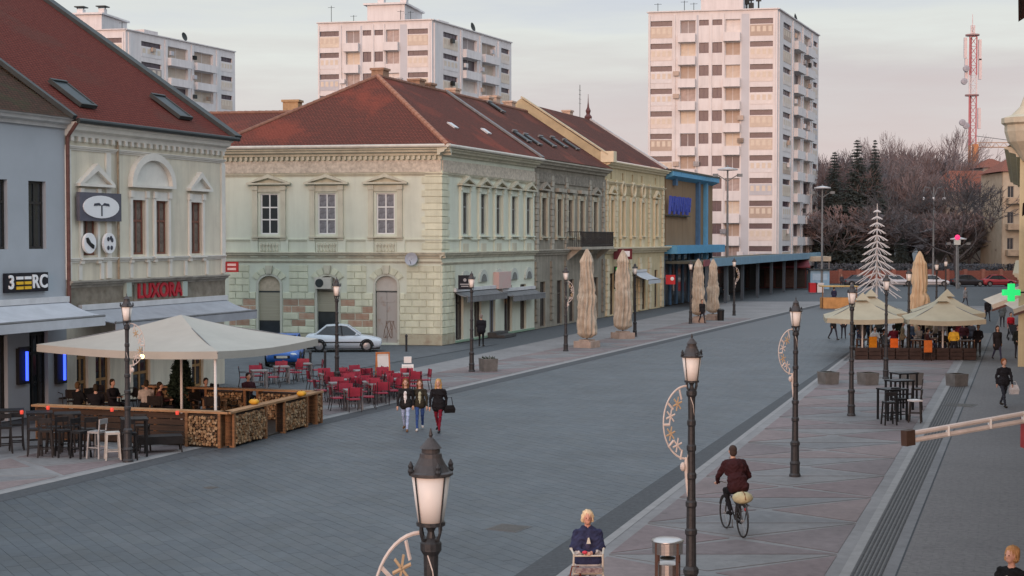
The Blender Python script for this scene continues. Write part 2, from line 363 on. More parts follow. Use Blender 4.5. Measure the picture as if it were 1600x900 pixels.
# ================================================================ facade kit
def holes_wall(x0, x1, z0, z1, holes, dep=.22, mi=0, mir=0):
    mb = MB(); xs = sorted({x0, x1, *[max(x0, min(x1, h[i])) for h in holes for i in (0, 1)]}); zs = sorted({z0, z1, *[max(z0, min(z1, h[i])) for h in holes for i in (2, 3)]})
    for a, b in zip(xs, xs[1:]):
        for c, d in zip(zs, zs[1:]):
            mx, mz = (a + b) / 2, (c + d) / 2
            if any(h[0] < mx < h[1] and h[2] < mz < h[3] for h in holes): continue
            mb.quad((a, 0, c), (b, 0, c), (b, 0, d), (a, 0, d), mi)
    for h in holes:
        a, b, c, d = h[:4]
        mb.quad((a, 0, c), (a, 0, d), (a, dep, d), (a, dep, c), mir); mb.quad((b, 0, c), (b, dep, c), (b, dep, d), (b, 0, d), mir)
        mb.quad((a, 0, d), (b, 0, d), (b, dep, d), (a, dep, d), mir); mb.quad((a, 0, c), (a, dep, c), (b, dep, c), (b, 0, c), mir)
    return mb
MC = {}
def cached(key, fn):
    if key not in MC: MC[key] = fn()
    return MC[key]
def window(fr, x, z, wd, ht, cols=2, rows=(.62,), fm=white, gm=None, y=.12, bar=.06, panes=True, name='window'):
    """casement: frame bars, one pane object for each light; x = centre, z = sill"""
    gm = gm or GLASS(); key = ('win', round(wd, 2), round(ht, 2), cols, rows, fm.name, bar)
    def fn():
        mb = MB(); h = wd / 2
        mb.box(-h, -h + bar, 0, .07, 0, ht); mb.box(h - bar, h, 0, .07, 0, ht); mb.box(-h + bar, h - bar, 0, .07, 0, bar); mb.box(-h + bar, h - bar, 0, .07, ht - bar, ht)
        for c in range(1, cols): xx = -h + wd * c / cols; mb.box(xx - bar / 2, xx + bar / 2, -.005, .065, bar, ht - bar)
        for r in rows: mb.box(-h + bar, h - bar, -.012, .06, ht * r - bar / 2, ht * r + bar / 2)
        return mb.mesh('window', fm)
    o = fr.inst(name, cached(key, fn), (x, y, z))
    rr = [0, *rows, 1]
    for c in range(cols):
        for a, b in zip(rr, rr[1:]):
            if not panes and (c or a): continue
            pw, ph = (wd / cols, ht * (b - a)) if panes else (wd, ht)
            def pf(pw=pw, ph=ph):
                mb = MB(); mb.box(-pw / 2 + .005, pw / 2 - .005, .03, .045, .005, ph - .005); return mb.mesh('pane', gm)
            pm = cached(('pane', round(pw, 2), round(ph, 2), gm.name), pf)
            O('pane', pm, o, T((-wd / 2 + pw * (c + .5), 0, ht * a if panes else 0)))
    return o
def profile(fr, name, x0, x1, pts, m, smooth=False):       # cornice: polygon (out, z) swept along x
    mb = MB(); mb.prism([(p[0], p[1]) for p in pts][::-1], lambda u, v, w_: (w_, -u, v), x0, x1); return fr.put(name, mb, m)
def cornice_pts(z, h, d): return [(-.02, z), (d * .25, z), (d * .3, z + h * .3), (d * .7, z + h * .45), (d * .75, z + h * .7), (d, z + h * .8), (d, z + h), (-.02, z + h)]
def bx(fr, name, x0, x1, out_, z0, z1, m, back=.02):
    mb = MB(); mb.box(x0, x1, -out_, back, z0, z1); return fr.put(name, mb, m)
def pediment_mesh(wd, m, h=.45, arch=False, d=.22):
    def fn():
        mb = MB(); a = wd / 2
        mb.box(-a, a, -d, .02, 0, .1)
        if arch:
            n = 14; pts = [(-a * math.cos(math.pi * i / n), .1 + h * math.sin(math.pi * i / n)) for i in range(n + 1)]
            inn = [(x * .82, .1 + (z - .1) * .78) for x, z in pts]
            for i in range(n): mb.prism([pts[i], inn[i], inn[i + 1], pts[i + 1]], lambda u, v, w_: (u, w_, v), .02, -d)
            mb.prism(inn, lambda u, v, w_: (u, w_, v), .02, -.05)
        else:
            mb.prism([(-a, .1), (-a * .8, .1), (0, h * .78), (0, .1 + h)], lambda u, v, w_: (u, w_, v), .02, -d)
            mb.prism([(0, .1 + h), (0, h * .78), (a * .8, .1), (a, .1)], lambda u, v, w_: (u, w_, v), .02, -d)
            mb.prism([(-a * .8, .1), (a * .8, .1), (0, h * .78)], lambda u, v, w_: (u, w_, v), .02, -.06)
        return mb.mesh('pediment', m)
    return cached(('ped', round(wd, 2), h, arch, m.name), fn)
def surround_mesh(wd, ht, m, pil=.22, d=.09):
    def fn():
        mb = MB(); a = wd / 2
        for s in (-1, 1):
            x0, x1 = sorted((s * a, s * (a + pil))); mb.box(x0, x1, -d, .02, -.1, ht + .35); mb.box(x0 - .03, x1 + .03, -d - .05, .02, ht + .1, ht + .35); mb.box(x0 - .03, x1 + .03, -d - .04, .02, -.3, -.1)
        mb.box(-a, a, -d * .7, .02, ht, ht + .33); mb.box(-a - pil - .05, a + pil + .05, -d - .1, .02, -.16, -.08)
        return mb.mesh('window_surround', m)
    return cached(('sur', round(wd, 2), round(ht, 2), m.name), fn)
def roof_obj(name, polys, m, root, M, th=.16):
    mb = MB()
    for p in polys: mb.add(p, [tuple(range(len(p)))])
    o = mb.obj(name, m, root, M)
    return o
def ridge(root, M, a, b, m, r=.14):
    mb = MB(); a = Vector(a); b = Vector(b); n = max(2, int((b - a).length / .45)); d = (b - a) / n
    for i in range(n): mb.tube([a + d * i, a + d * (i + 1.06)], [r * 1.08, r * .92], 7)
    return mb.obj('ridge_tiles', m, root, M, smooth=False)
def chimney(root, M, at, w=.9, d=.7, h=1.6, m=None):
    mb = MB(); x, y, z = at; mb.box(x - w / 2, x + w / 2, y - d / 2, y + d / 2, z - 1.4, z + h); mb.box(x - w / 2 - .08, x + w / 2 + .08, y - d / 2 - .08, y + d / 2 + .08, z + h, z + h + .14)
    o = mb.obj('chimney', m or mat('chimney_brick', (.30, .19, .13), .9, .25, 6, bump=.4), root, M)
    return o

CF = az(690, 540); DF = az(940, 496.5); U = (DF - CF).normalized(); ANG = math.atan2(U.y, U.x)
def FT(t, out_=0.0):                                        # point on the left building line
    return CF + U * t + Vector((U.y, -U.x, 0)) * out_
def tpx(px):                                                # distance along the line at a pixel column
    k = (px - 800) / F; return (k * CF.y - CF.x) / (U.x - k * U.y)
def bld(name, label, t0, **k):
    o = FT(t0); root = thing(name, label, 'building', o, ANG); return root, Fr(root, o, ANG, T(o) @ Rz(ANG))

rt_red = brickmat('roof_tiles_red', (.13, .036, .029), (.15, .043, .033), (.07, .024, .02), .2, .17, .022, .9, spec=.04, patch=(.10, .045, .036), pscale=.25)
rt_old = brickmat('roof_tiles_old', (.160, .058, .046), (.125, .054, .044), (.065, .033, .028), .2, .17, .022, .9, spec=.04, patch=(.25, .066, .045), pscale=.22)
rt_brown = brickmat('roof_tiles_brown', (.145, .060, .048), (.11, .051, .042), (.05, .03, .026), .2, .17, .022, .9, spec=.04, patch=(.20, .065, .046), pscale=.25)
rt_moss = brickmat('roof_tiles_mossy', (.085, .045, .034), (.06, .042, .03), (.035, .025, .02), .2, .17, .022, .9, spec=.04, patch=(.045, .05, .028), pscale=.9)
ridgem = mat('ridge_tile', (.20, .105, .075), .85, .25, 5)
zinc = mat('zinc_flashing', (.17, .175, .18), .6, .2, 3, metal=.3)
darkm = mat('dark_flashing', (.035, .042, .042), .6, .2, 3)

# ---------------------------------------------------------------- grey-blue house with the beer bar
tA, tB = tpx(103), tpx(350)
r1, f1 = bld('townhouse', 'pale grey blue town house with a beer bar on its ground floor', tA - 13)
bluew = mat('grey_blue_render', (.37, .405, .44), .85, .06, .6, bump=.06)
ez1 = f1.hit(60, 181)[1]
wx = [f1.hit(-3, 300)[0], f1.hit(58, 300)[0]]; wz0, wz1 = f1.hit(58, 389)[1], f1.hit(58, 283)[1]
ww = f1.hit(72, 300)[0] - f1.hit(45, 300)[0]
gz = f1.hit(60, 508)[1]
hs = [(x - ww / 2, x + ww / 2, wz0, wz1) for x in (wx[0] - 3.0, *wx)] + [(.4, 12.2, .0, 3.0)]
hs1 = hs[:3]
shop_holes = [(5.0, 8.3, 0, 2.9), (8.75, 10.2, 0, 2.9)]
c0 = f1.hit(0, 560)[0]
cols_ = [f1.hit(p, 560)[0] for p in (12, 46, 75, 105)]
shop_holes = [(c0 - 5, cols_[0], .0, 2.95), (cols_[1], cols_[2], .0, 2.95)]
f1.put('wall', holes_wall(0, 13, 0, ez1, hs1 + shop_holes, .25), bluew)
for h in hs1: window(f1, (h[0] + h[1]) / 2, wz0, ww, wz1 - wz0, 2, (.68,), mat('dark_frame', (.03, .027, .025), .5, .2, 5), y=.14, bar=.09)
dk = mat('shop_interior_dark', (.018, .016, .015), .6, .4, 3)
for h in shop_holes: window(f1, (h[0] + h[1]) / 2, .05, h[1] - h[0], 2.85, 3, (.75,), dk, y=.15, bar=.1, name='shop_window')
mb = MB(); mb.box(0, 13, .26, 11, 0, ez1 - .05); f1.put('house_body', mb, bluew)
profile(f1, 'eave_cornice', 0, 13, cornice_pts(ez1 - .35, .4, .4), mat('eave_white', (.46, .46, .45), .8, .15, 2))
sl = .62
roof_obj('roof', [[(0, -.45, ez1 + .02), (12.75, -.45, ez1 + .02), (12.75, 8.5, ez1 + 8.95 * sl), (0, 8.5, ez1 + 8.95 * sl)], [(0, 8.5, ez1 + 8.95 * sl), (12.75, 8.5, ez1 + 8.95 * sl), (12.75, 17, ez1), (0, 17, ez1)]], rt_moss, r1, f1.L)
# the two blue tube lights on the piers
for i, px in enumerate((33, 92)):
    x, z = f1.hit(px, 572); 
    mb = MB(); mb.box(-.28, .28, -.14, .03, -.62, .62); mb.box(-.33, .33, -.16, -.14, .62, .67, 0)
    lm = mb.obj('wall_light_box', black, None, f1.W @ T((x, 0, z))); tag(lm, 'black wall box with a glowing blue tube, ' + ['on the pier under the beer bar sign', 'on the pier beside the big cream parasol'][i], 'light')
    mb = MB(); mb.tube([(0.06, -.2, -.5), (.06, -.2, .5)], .05, 8); mb.obj('blue_tube', mat('blue_neon', (.05, .08, .9), .4, 0, emit=((.04, .10, 1.0), 2.2)), lm)
# awning of the beer bar
def awning(root_label, fr, x0, x1, ztop, drop, out_, m, nstr=1):
    t = thing('shop_awning', root_label, 'awning', fr.W @ Vector(((x0 + x1) / 2, 0, ztop)), ANG); hw = (x1 - x0) / 2
    mb = MB(); n = 8
    for i in range(n):
        a, b = i / n, (i + 1) / n
        fy = lambda k: -out_ * k; fz = lambda k: -drop * k - .10 * math.sin(math.pi * k)
        mb.add([(-hw, fy(a), fz(a)), (hw, fy(a), fz(a)), (hw, fy(b), fz(b)), (-hw, fy(b), fz(b)), (-hw, fy(a), fz(a) - .03), (hw, fy(a), fz(a) - .03), (hw, fy(b), fz(b) - .03), (-hw, fy(b), fz(b) - .03)],
               [(3, 2, 1, 0), (4, 5, 6, 7), (0, 4, 7, 3), (1, 2, 6, 5)])
    mb.obj('fabric', m, t)
    v = MB(); v.box(-hw, hw, -out_ - .03, -out_, -drop - .34, -drop); v.obj('valance', m, t)
    bb = MB(); bb.tube([(-hw, -out_, -drop), (hw, -out_, -drop)], .045, 8); bb.obj('front_bar', zinc, t)
    for s in (-1, 1):
        mb = MB(); mb.tube([(s * (hw - .3), 0, -drop * .6), (s * (hw - .5), -out_ * .55, -drop * .95), (s * (hw - .3), -out_, -drop)], .03, 6); mb.obj('folding_arm', darkm, t)
    cs = MB(); cs.box(-hw - .03, hw + .03, -.22, .0, -.08, .12); cs.obj('cassette', mat('awning_white', (.55, .56, .57), .6, .1, 2), t)
    return t
aw = mat('awning_grey_white', (.46, .49, .53), .85, .1, 1.5)
xw1 = f1.hit(100, 470)[0]; zt = f1.hit(100, 468)[1]
awning('white awning stretched over the beer bar entrance', f1, xw1 - 9, xw1, zt, .55, 1.7, aw)
# beer bar sign
xa, za = f1.hit(4, 458); xb, zb = f1.hit(70, 425); sw, sh = xb - xa, zb - za
sg = thing('bar_sign', 'black sign reading BEERC in white and yellow letters on grey blue wall', 'sign', f1.W @ Vector(((xa + xb) / 2, -.02, (za + zb) / 2)), ANG)
mb = MB(); mb.box(-sw / 2, sw / 2, -.12, 0, -sh / 2, sh / 2); mb.obj('sign_board', mat('sign_black', (.012, .013, .02), .4, .2, 3), sg)
wl = mat('sign_white', (.78, .79, .80), .5, .03, 2); yl = mat('sign_yellow', (.75, .45, .03), .5, .05, 2)
for ch, k in (('3', -.385), ('R', .185), ('C', .375)):
    me = text_mesh(ch, sh * .98, .02, wl, .012); O('letter', me, sg, T((k * sw, -.14, -.0)))
for k in (-.19, -.0):
    for q, m in ((.24, wl), (-.02, yl), (-.27, yl)):
        mb = MB(); mb.box((k - .075) * sw, (k + .075) * sw, -.16, -.12, (q - .075) * sh, (q + .075) * sh); mb.obj('letter_bar', m, sg)

# ---------------------------------------------------------------- cream ornate house with the big red roof
r2, f2 = bld('townhouse', 'cream ornate town house under a huge steep red roof', tA)
W2 = tB - tA; ez2 = f2.hit(230, 203)[1]
cream = mat('cream_stucco', (.72, .67, .54), .88, .12, .8, bump=.1, c2=(.63, .58, .47), thr=(.35, .75), streak=.22)
trim2 = mat('pale_trim', (.68, .66, .60), .85, .1, 1.5)
oldbr = mat('bare_stained_plaster', (.16, .135, .10), .95, .5, 2.5, bump=.6, c2=(.30, .27, .22))
w2 = [(f2.hit(p, 350)[0]) for p in (216, 252, 306)]; b0, t0_ = f2.hit(252, 397)[1], f2.hit(252, 314)[1]; wd2 = f2.hit(315, 350)[0] - f2.hit(297, 350)[0]
x4 = f2.hit(139, 350)[0]
hol = [(x - wd2 / 2, x + wd2 / 2, b0, t0_) for x in (x4, *w2)]
gtop = f2.hit(230, 440)[1]
gx = [f2.hit(p, 580)[0] for p in (120, 138, 152, 172, 208, 235, 300, 318)]
gh = [(gx[0], gx[1], 0.05, 2.6), (gx[2] - .1, gx[3], .05, 2.6), (gx[4], gx[5], .05, 2.7), (gx[6], gx[7], .05, 2.6)]
f2.put('wall', holes_wall(0, W2, 0, ez2, hol + gh, .24), [cream])
redfr = mat('brown_red_frame', (.20, .085, .06), .6, .25, 4)
for h in hol: window(f2, (h[0] + h[1]) / 2, b0, wd2, t0_ - b0, 2, (.62,), redfr, y=.1, bar=.08, gm=mat('curtained_glass', (.16, .13, .11), .25, .5, 3, spec=.5))
for h in gh: window(f2, (h[0] + h[1]) / 2, .05, h[1] - h[0], h[3] - .05, 2, (.35, .7), mat('oak_door_frame', (.33, .19, .08), .6, .25, 4, stretch=(1, 1, 6)), y=.12, bar=.1, name='shop_door')
mb = MB(); mb.box(0, W2, .25, 18.2, 0, ez2 - .1); f2.put('house_body', mb, cream)
ZR = 6.2 + 367 * 68.9 / 2400; wr = 9.2
slope2 = (ZR - ez2) / wr
for x0, x1 in ((-.22, 0.03), (W2 - .02, W2 + .1)):          # gable walls that stand proud of the roof beside
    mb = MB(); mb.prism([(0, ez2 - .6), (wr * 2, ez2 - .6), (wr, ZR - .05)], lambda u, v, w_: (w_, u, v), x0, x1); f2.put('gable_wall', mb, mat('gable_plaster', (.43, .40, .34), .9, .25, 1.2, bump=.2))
roof_obj('roof', [[(-.1, -.5, ez2 + .0 - .5 * slope2 + .35), (W2 + .35, -.5, ez2 - .5 * slope2 + .35), (W2 + .35, wr, ZR + .1), (-.1, wr, ZR + .1)], [(-.1, wr, ZR + .1), (W2 + .35, wr, ZR + .1), (W2 + .35, wr * 2.05, ez2), (-.1, wr * 2.05, ez2)]], rt_red, r2, f2.L)
for xx, wdh in ((W2 + .28, .55), (-.16, .22)):
    mb = MB(); mb.bar((xx, -.55, ez2 - .5 * slope2 + .42), (xx, wr, ZR + .2), wdh, .16); f2.put('verge_flashing', mb, darkm)
mb = MB(); mb.tube([(0, -.58, ez2 - .02), (W2 + .3, -.58, ez2 - .02)], .09, 8); f2.put('gutter', mb, darkm)
profile(f2, 'eave_cornice', 0, W2, cornice_pts(ez2 - .55, .5, .5), trim2)
for i in range(26):
    x = .25 + i * (W2 - .5) / 25; bx(f2, 'dentil', x - .09, x + .09, .16, ez2 - .72, ez2 - .55, trim2)
fz = f2.hit(230, 240)[1]; profile(f2, 'frieze_moulding', 0, W2, cornice_pts(fz - .12, .16, .14), trim2)
sz = f2.hit(230, 404)[1]; profile(f2, 'sill_moulding', 0, W2, cornice_pts(sz - .1, .18, .14), trim2)
profile(f2, 'storey_cornice', 0, W2, cornice_pts(gtop - .1, .25, .3), mat('weathered_cornice', (.30, .28, .24), .9, .3, 2, bump=.3))
bx(f2, 'stained_band', 0, W2, .05, gtop - 1.05, gtop - .1, oldbr)
for px in (102, 165, 345):
    x = f2.hit(px, 350)[0]; bx(f2, 'pilaster', x, x + .3, .06, gtop + .2, fz - .12, trim2)
zp = f2.hit(145, 296)[1]
for px, wdt, arch, hh in ((146, 2.2, False, .75), (235, 3.1, True, 1.25), (309, 1.75, False, .7)):
    x = f2.hit(px, 290)[0]; f2.inst('pediment', pediment_mesh(wdt, trim2, hh, arch), (x, 0, f2.hit(px, 292 if px < 200 else 294 if px < 300 else 299)[1]))
for x in w2 + [x4]: f2.inst('window_surround', surround_mesh(wd2, t0_ - b0, trim2, .16, .07), (x, 0, b0))
for px in (125, 159, 205, 232, 266, 290, 323):
    x = f2.hit(px, 425)[0]; bx(f2, 'panel_strip', x - .1, x + .1, .04, gtop + .18, sz - .12, trim2)
mb = MB(); xq = f2.hit(101, 400)[0]; mb.tube([(xq + .1, -.1, 3.4), (xq + .1, -.1, ez2 - .6), (xq + .1, -.5, ez2 - .1)], .07, 8); f2.put('downpipe', mb, mat('rusty_pipe', (.13, .06, .05), .6, .3, 6))
mb = MB(); xq = f2.hit(182, 400)[0]; mb.tube([(xq, -.1, gtop), (xq, -.1, ez2 - .6)], .05, 8); f2.put('downpipe', mb, mat('ochre_pipe', (.30, .24, .17), .7, .3, 6))
rp0 = (0, 0, ez2 + .35); rn = (0, -slope2, 1)
sk = mat('skylight_glass', (.02, .03, .036), .45, .3, 2, spec=.25)
for px, py in ((112, 150), (266, 170)):
    p = f2.plane(px, py, rp0, rn); mb = MB(); A = math.atan(slope2)
    mb.box(-.42, .42, -.75, .75, .02, .14); mb.box(-.5, .5, .75, .85, .02, .2, 1); mb.box(-.5, .5, -.85, -.75, .02, .17, 1)
    mb.box(-.5, -.42, -.75, .75, .02, .17, 1); mb.box(.42, .5, -.75, .75, .02, .17, 1)
    mb.obj('skylight', [sk, darkm], r2, f2.L @ T(p) @ Matrix.Rotation(A, 4, 'X'))
# boards hung on the cream house
x, z = f2.hit(148, 324); xa, za = f2.hit(116, 345); xb, zb = f2.hit(181, 303)
sg = thing('oval_sign', 'dark board with a white oval emblem above two round signs', 'sign', f2.W @ Vector(((xa + xb) / 2, -.1, (za + zb) / 2)), ANG); sw, sh = xb - xa, zb - za
mb = MB(); mb.box(-sw / 2, sw / 2, -.14, 0, -sh / 2, sh / 2); mb.obj('sign_board', mat('sign_slate', (.10, .10, .125), .6, .25, 2), sg)
mb = MB(); mb.prism([(math.cos(2 * math.pi * i / 28) * sw * .43, math.sin(2 * math.pi * i / 28) * sh * .40) for i in range(28)][::-1], lambda u, v, w_: (u, w_, v), -.14, -.17); mb.obj('oval', wl, sg)
em = mat('emblem_dark', (.05, .055, .075), .6, .1, 3)
mb = MB()
for s in (-1, 1): mb.prism([(0, .05), (s * .12, .16), (s * .33, .13), (s * .36, .03), (s * .15, .06)][::s], lambda u, v, w_: (u * sw / 1.9, w_, v * sh / 1.1), -.17, -.185)
mb.box(-.035, .035, -.185, -.17, -.32 * sh, .05); mb.obj('emblem', em, sg)
for i, px in enumerate((133, 164)):
    x, z = f2.hit(px, 380); rr = z - f2.hit(px, 396)[1]
    rs = thing('round_sign', ['round white sign with a dark slanted shoe shape', 'round white sign with dark flower shapes'][i], 'sign', f2.W @ Vector((x, -.12, z)), ANG)
    mb = MB(); mb.prism([(math.cos(2 * math.pi * k / 24) * rr, math.sin(2 * math.pi * k / 24) * rr) for k in range(24)][::-1], lambda u, v, w_: (u, w_, v), 0, -.1); mb.obj('disc', wl, rs)
    mb = MB()
    if i == 0:
        mb.prism([(-.7, .5), (-.35, .55), (.1, .05), (.65, -.2), (.6, -.55), (.3, -.5), (-.2, -.2), (-.6, .1)][::-1], lambda u, v, w_: (u * rr, w_, v * rr), -.1, -.12)
    else:
        for q in ((-.3, .4), (.15, .5), (.35, .3), (-.3, -.45), (.25, -.45)): mb.ball((q[0] * rr, -.11, q[1] * rr), rr * .22, 8, 0, (1, .15, 1))
    mb.obj('emblem', em if i else black, rs)
# red letters and light boxes over the shop
x, z = f2.hit(246, 454); 
sg = thing('shop_lettering', 'red channel letters over the grey awning of the cream house', 'sign', f2.W @ Vector((x, -.12, z)), ANG)
me = text_mesh('LUXORA', .78, .05, mat('letter_red', (.42, .02, .035), .5, .1, 3), .02); me.transform(Matrix.Diagonal((1.02, 1, 1, 1))); O('letters', me, sg)
mb = MB(); mb.box(-1.75, 1.75, 0.02, .07, -.36, .36); mb.obj('letter_rail', oldbr, sg)
for i, px in enumerate((195, 283)):
    x, z = f2.hit(px, 451); mb = MB(); mb.box(-.17, .17, -.2, -.02, -.3, .3); tag(mb.obj('light_box', paint((.40, .47, .42)), None, f2.W @ T((x, 0, z))), ['pale green light box before the red letters', 'pale box at the end of the red letters'][i], 'light box')
xa1, xb1 = f2.hit(112, 495)[0], f2.hit(352, 475)[0]
awning('long grey awning under the red letters of the cream house', f2, xa1 + .35, W2 - .1, f2.hit(230, 474)[1], .5, 1.6, mat('awning_grey', (.33, .35, .38), .85, .12, 1.5))
# red sign on the house corner
p = f2.W @ Vector((W2 + .1, -.05, f2.hit(350, 417)[1])); sg = thing('hanging_sign', 'small red sign with pale lettering sticking out from the cream house corner', 'sign', p, R(-8))
mb = MB(); mb.box(-.45, .55, -.08, .0, -.22, .22); mb.obj('sign_board', mat('sign_red', (.34, .015, .02), .5, .1, 3), sg)
for k in (.09, -.09):
    mb = MB(); mb.box(.08, .46, -.1, -.08, k - .05, k + .05); mb.obj('text_line', mat('text_pale', (.7, .5, .5), .6, .1, 8), sg)
mb = MB(); mb.box(-.36, -.04, -.1, -.08, -.06, .06); mb.obj('text_line', mat('text_pale', (.7, .5, .5), .6, .1, 8), sg)
# ---------------------------------------------------------------- pale green corner house
YL = CF.y * 146 / 142; LF = Vector(((345 - 800) / F * YL, YL, 0)); dF = (CF - LF); LEN3 = dF.length; A3 = math.atan2(dF.y, dF.x)
r3 = thing('corner_house', 'pale green corner house with rusticated ground floor and hipped tile roof', 'building', CF)
f3 = Fr(r3, LF, A3, T(CF)); s3 = Fr(r3, CF, ANG, T(CF))
T3 = tpx(835); zE = f3.hit(600, 231)[1]; zS = f3.hit(520, 397)[1]
green = mat('pale_green_stucco', (.635, .67, .56), .9, .07, .7, bump=.08, c2=(.59, .62, .515), thr=(.4, .8), streak=.11)
gtrim = mat('beige_trim', (.58, .56, .44), .88, .15, 1.4, c2=(.48, .46, .37), thr=(.45, .8), streak=.25)
rust = mat('green_block', (.645, .655, .50), .9, .1, 1.2, bump=.15, rnd=.09, streak=.2)
brickx = mat('exposed_brick', (.40, .22, .15), .95, .35, 3, bump=.5, rnd=.15, c2=(.47, .36, .27))
frz = mat('ornament_frieze', (.51, .46, .38), .9, .3, 5, bump=1.0, bscale=7)
p1x = [f3.hit(p, 330)[0] for p in (421, 510.5, 602.5)]; wz0, wz1 = f3.hit(510, 366)[1], f3.hit(510, 302)[1]; ww = f3.hit(525, 330)[0] - f3.hit(497, 330)[0]
hol = [(x - ww / 2, x + ww / 2, wz0, wz1) for x in p1x]
dpx = ((404, 438), (496, 528), (587, 621)); doors = []
for a, b in dpx:
    xa, xb = f3.hit(a, 480)[0], f3.hit(b, 480)[0]; doors.append((xa, xb, .12, f3.hit((a + b) / 2, 431)[1]))
f3.put('wall', holes_wall(-7, LEN3, 0, zE, hol + doors, .25), green)
curt = mat('curtain_glass', (.20, .20, .22), .2, .5, 4, spec=.6)
for i, x in enumerate(p1x): window(f3, x, wz0, ww, wz1 - wz0, 2, (.36, .66), white, y=.08, bar=.075, gm=[GLASS(), curt, curt][i])
shut = mat('roller_shutter', (.36, .33, .25), .7, .15, 2, stretch=(1, 1, 20), scale=2) if 0 else mat('roller_shutter', (.36, .33, .25), .7, .15, 2, stretch=(.2, 1, 14))
greyd = mat('grey_door', (.40, .37, .34), .7, .12, 1.5, c2=(.33, .25, .20), thr=(.55, .7))
for i, (a, b, c, d) in enumerate(doors):
    ar = (b - a) / 2; n = 12; mb = MB(); sp = d - ar * .8
    for k in range(n):
        q0, q1 = math.pi * k / n, math.pi * (k + 1) / n; xm = (a + b) / 2
        X0, Z0, X1, Z1 = xm - ar * math.cos(q0), sp + ar * .8 * math.sin(q0), xm - ar * math.cos(q1), sp + ar * .8 * math.sin(q1)
        mb.prism([(X0, Z0), (X1, Z1), (X1, d + .004), (X0, d + .004)], lambda u, v, w_: (u, w_, v), .004, .25)
    f3.put('arch_infill', mb, green)
    mb = MB(); mb.box(a, b, .14, .2, sp - .35, d); f3.put('tympanum', mb, mat('tympanum', (.48, .40, .30), .85, .2, 3) if i == 0 else paint((.50, .47, .42)))
    if i == 0:
        mb = MB(); mb.box(a, b, .1, .16, 1.35, sp - .45); f3.put('roller_shutter', mb, shut)
        mb = MB(); mb.box(a, b, .12, .16, .12, 1.35); f3.put('shop_pane', mb, GLASS())
    elif i == 1:
        mb = MB(); mb.box(a, b, .1, .16, 1.9, sp - .35); f3.put('roller_shutter', mb, shut)
        mb = MB(); mb.box(a, b, .14, .18, .12, 1.9); f3.put('shop_pane', mb, GLASS())
    else:
        mb = MB(); mb.box(a + .04, (a + b) / 2 - .01, .1, .16, .12, sp - .4); mb.box((a + b) / 2 + .01, b - .04, .1, .16, .12, sp - .4); mb.box(a + .2, b - .2, .08, .1, sp - 1.0, sp - .9); f3.put('door', mb, greyd)
        mb = MB()
        for k in range(26):
            an = k * .8; q = (a + b) / 2 + .12 + .38 * math.cos(an) * (1 - k / 40), .9 + .55 * math.sin(an * 1.3)
            if k: mb.bar((pq[0], .094, pq[1]), (q[0], .094, q[1]), .008, .035, 0, (0, 1, 0))
            pq = q
        f3.put('graffiti', mb, mat('graffiti_brown', (.20, .10, .06), .8, .2, 5))
    mb = MB(); mb.box(a, b, .1, .18, sp - .45, sp - .35); f3.put('lintel_bar', mb, darkm)
    mb = MB(); n = 16
    for k in range(n):                                    # pale moulded arch round the opening
        q0, q1 = math.pi * k / n, math.pi * (k + 1) / n; xm = (a + b) / 2; P = lambda q, e: (xm - (ar + e) * math.cos(q), sp + (ar * .8 + e) * math.sin(q))
        mb.prism([P(q0, 0), P(q1, 0), P(q1, .13), P(q0, .13)][::-1], lambda u, v, w_: (u, w_, v), -.06, .02)
    mb.box(a - .13, a, -.06, .02, .3, sp); mb.box(b, b + .13, -.06, .02, .3, sp); f3.put('arch_moulding', mb, paint((.52, .52, .44), .85))
    for k, q in enumerate((-52, -27, 0, 27, 52)):          # voussoirs and keystone
        an = R(q); xm = (a + b) / 2; P = lambda e, da: (xm + (ar + e) * math.sin(an + da), sp + (ar * .8 + e) * math.cos(an + da))
        o = .62 if q == 0 else .5
        mb = MB(); mb.prism([P(.14, -.2), P(.14, .2), P(o, .17), P(o, -.17)][::-1], lambda u, v, w_: (u, w_, v), -.08 - (.06 if q == 0 else 0), .02); f3.put('voussoir', mb, gtrim if q == 0 else rust)
# ground-floor rustication, block by block
def ubox():
    mb = MB(); b = .04
    mb.add([(0, 0, 0), (1, 0, 0), (1, 0, 1), (0, 0, 1), (.02, -1, .06), (.98, -1, .06), (.98, -1, .94), (.02, -1, .94)], [(4, 5, 6, 7), (0, 1, 5, 4), (1, 2, 6, 5), (2, 3, 7, 6), (3, 0, 4, 7)])
    return mb
blk = ubox().mesh('stone_block', rust); blkb = ubox().mesh('stone_block', brickx)
rng = random.Random(5)
def courses(fr, x0, x1, z0, z1, ch, bl, gaps, bricks=None, me=None, proud=.055):
    k = 0; z = z0
    while z < z1 - ch * .5:
        iv = [(x0, x1)]
        for a, b, c, d in gaps:
            if c < z + ch and d > z: iv = [q for (p, r_) in iv for q in ((p, min(r_, a)), (max(p, b), r_)) if q[1] - q[0] > .12]
        for p, q in iv:
            cuts = [p]; s = x0 - (bl / 2 if k % 2 else 0)
            while s < q:
                if s > p + .2 and s < q - .2: cuts.append(s)
                s += bl
            cuts.append(q)
            for a, b in zip(cuts, cuts[1:]):
                br = bricks and bricks((a + b) / 2, z)
                fr.inst('stone_block', blkb if br else (me or blk), (a + .018, 0, z + .016), (b - a - .036, proud * (.3 if br else 1), ch - .032))
        z += ch; k += 1
gaps = [(a - .16, b + .16, 0, d - .45) for a, b, c, d in doors] + [(a - .55, b + .55, d - .75, d + .5) for a, b, c, d in doors]
def isbrick(x, z):
    return (abs(z - 1.75) < .75 and (.2 < x < 2.0 or 3.6 < x < 5.4 or 7.1 < x < 9.0) and rng.random() < .75)
courses(f3, .5, LEN3 - .02, .62, zS - .55, .40, .86, gaps, isbrick)
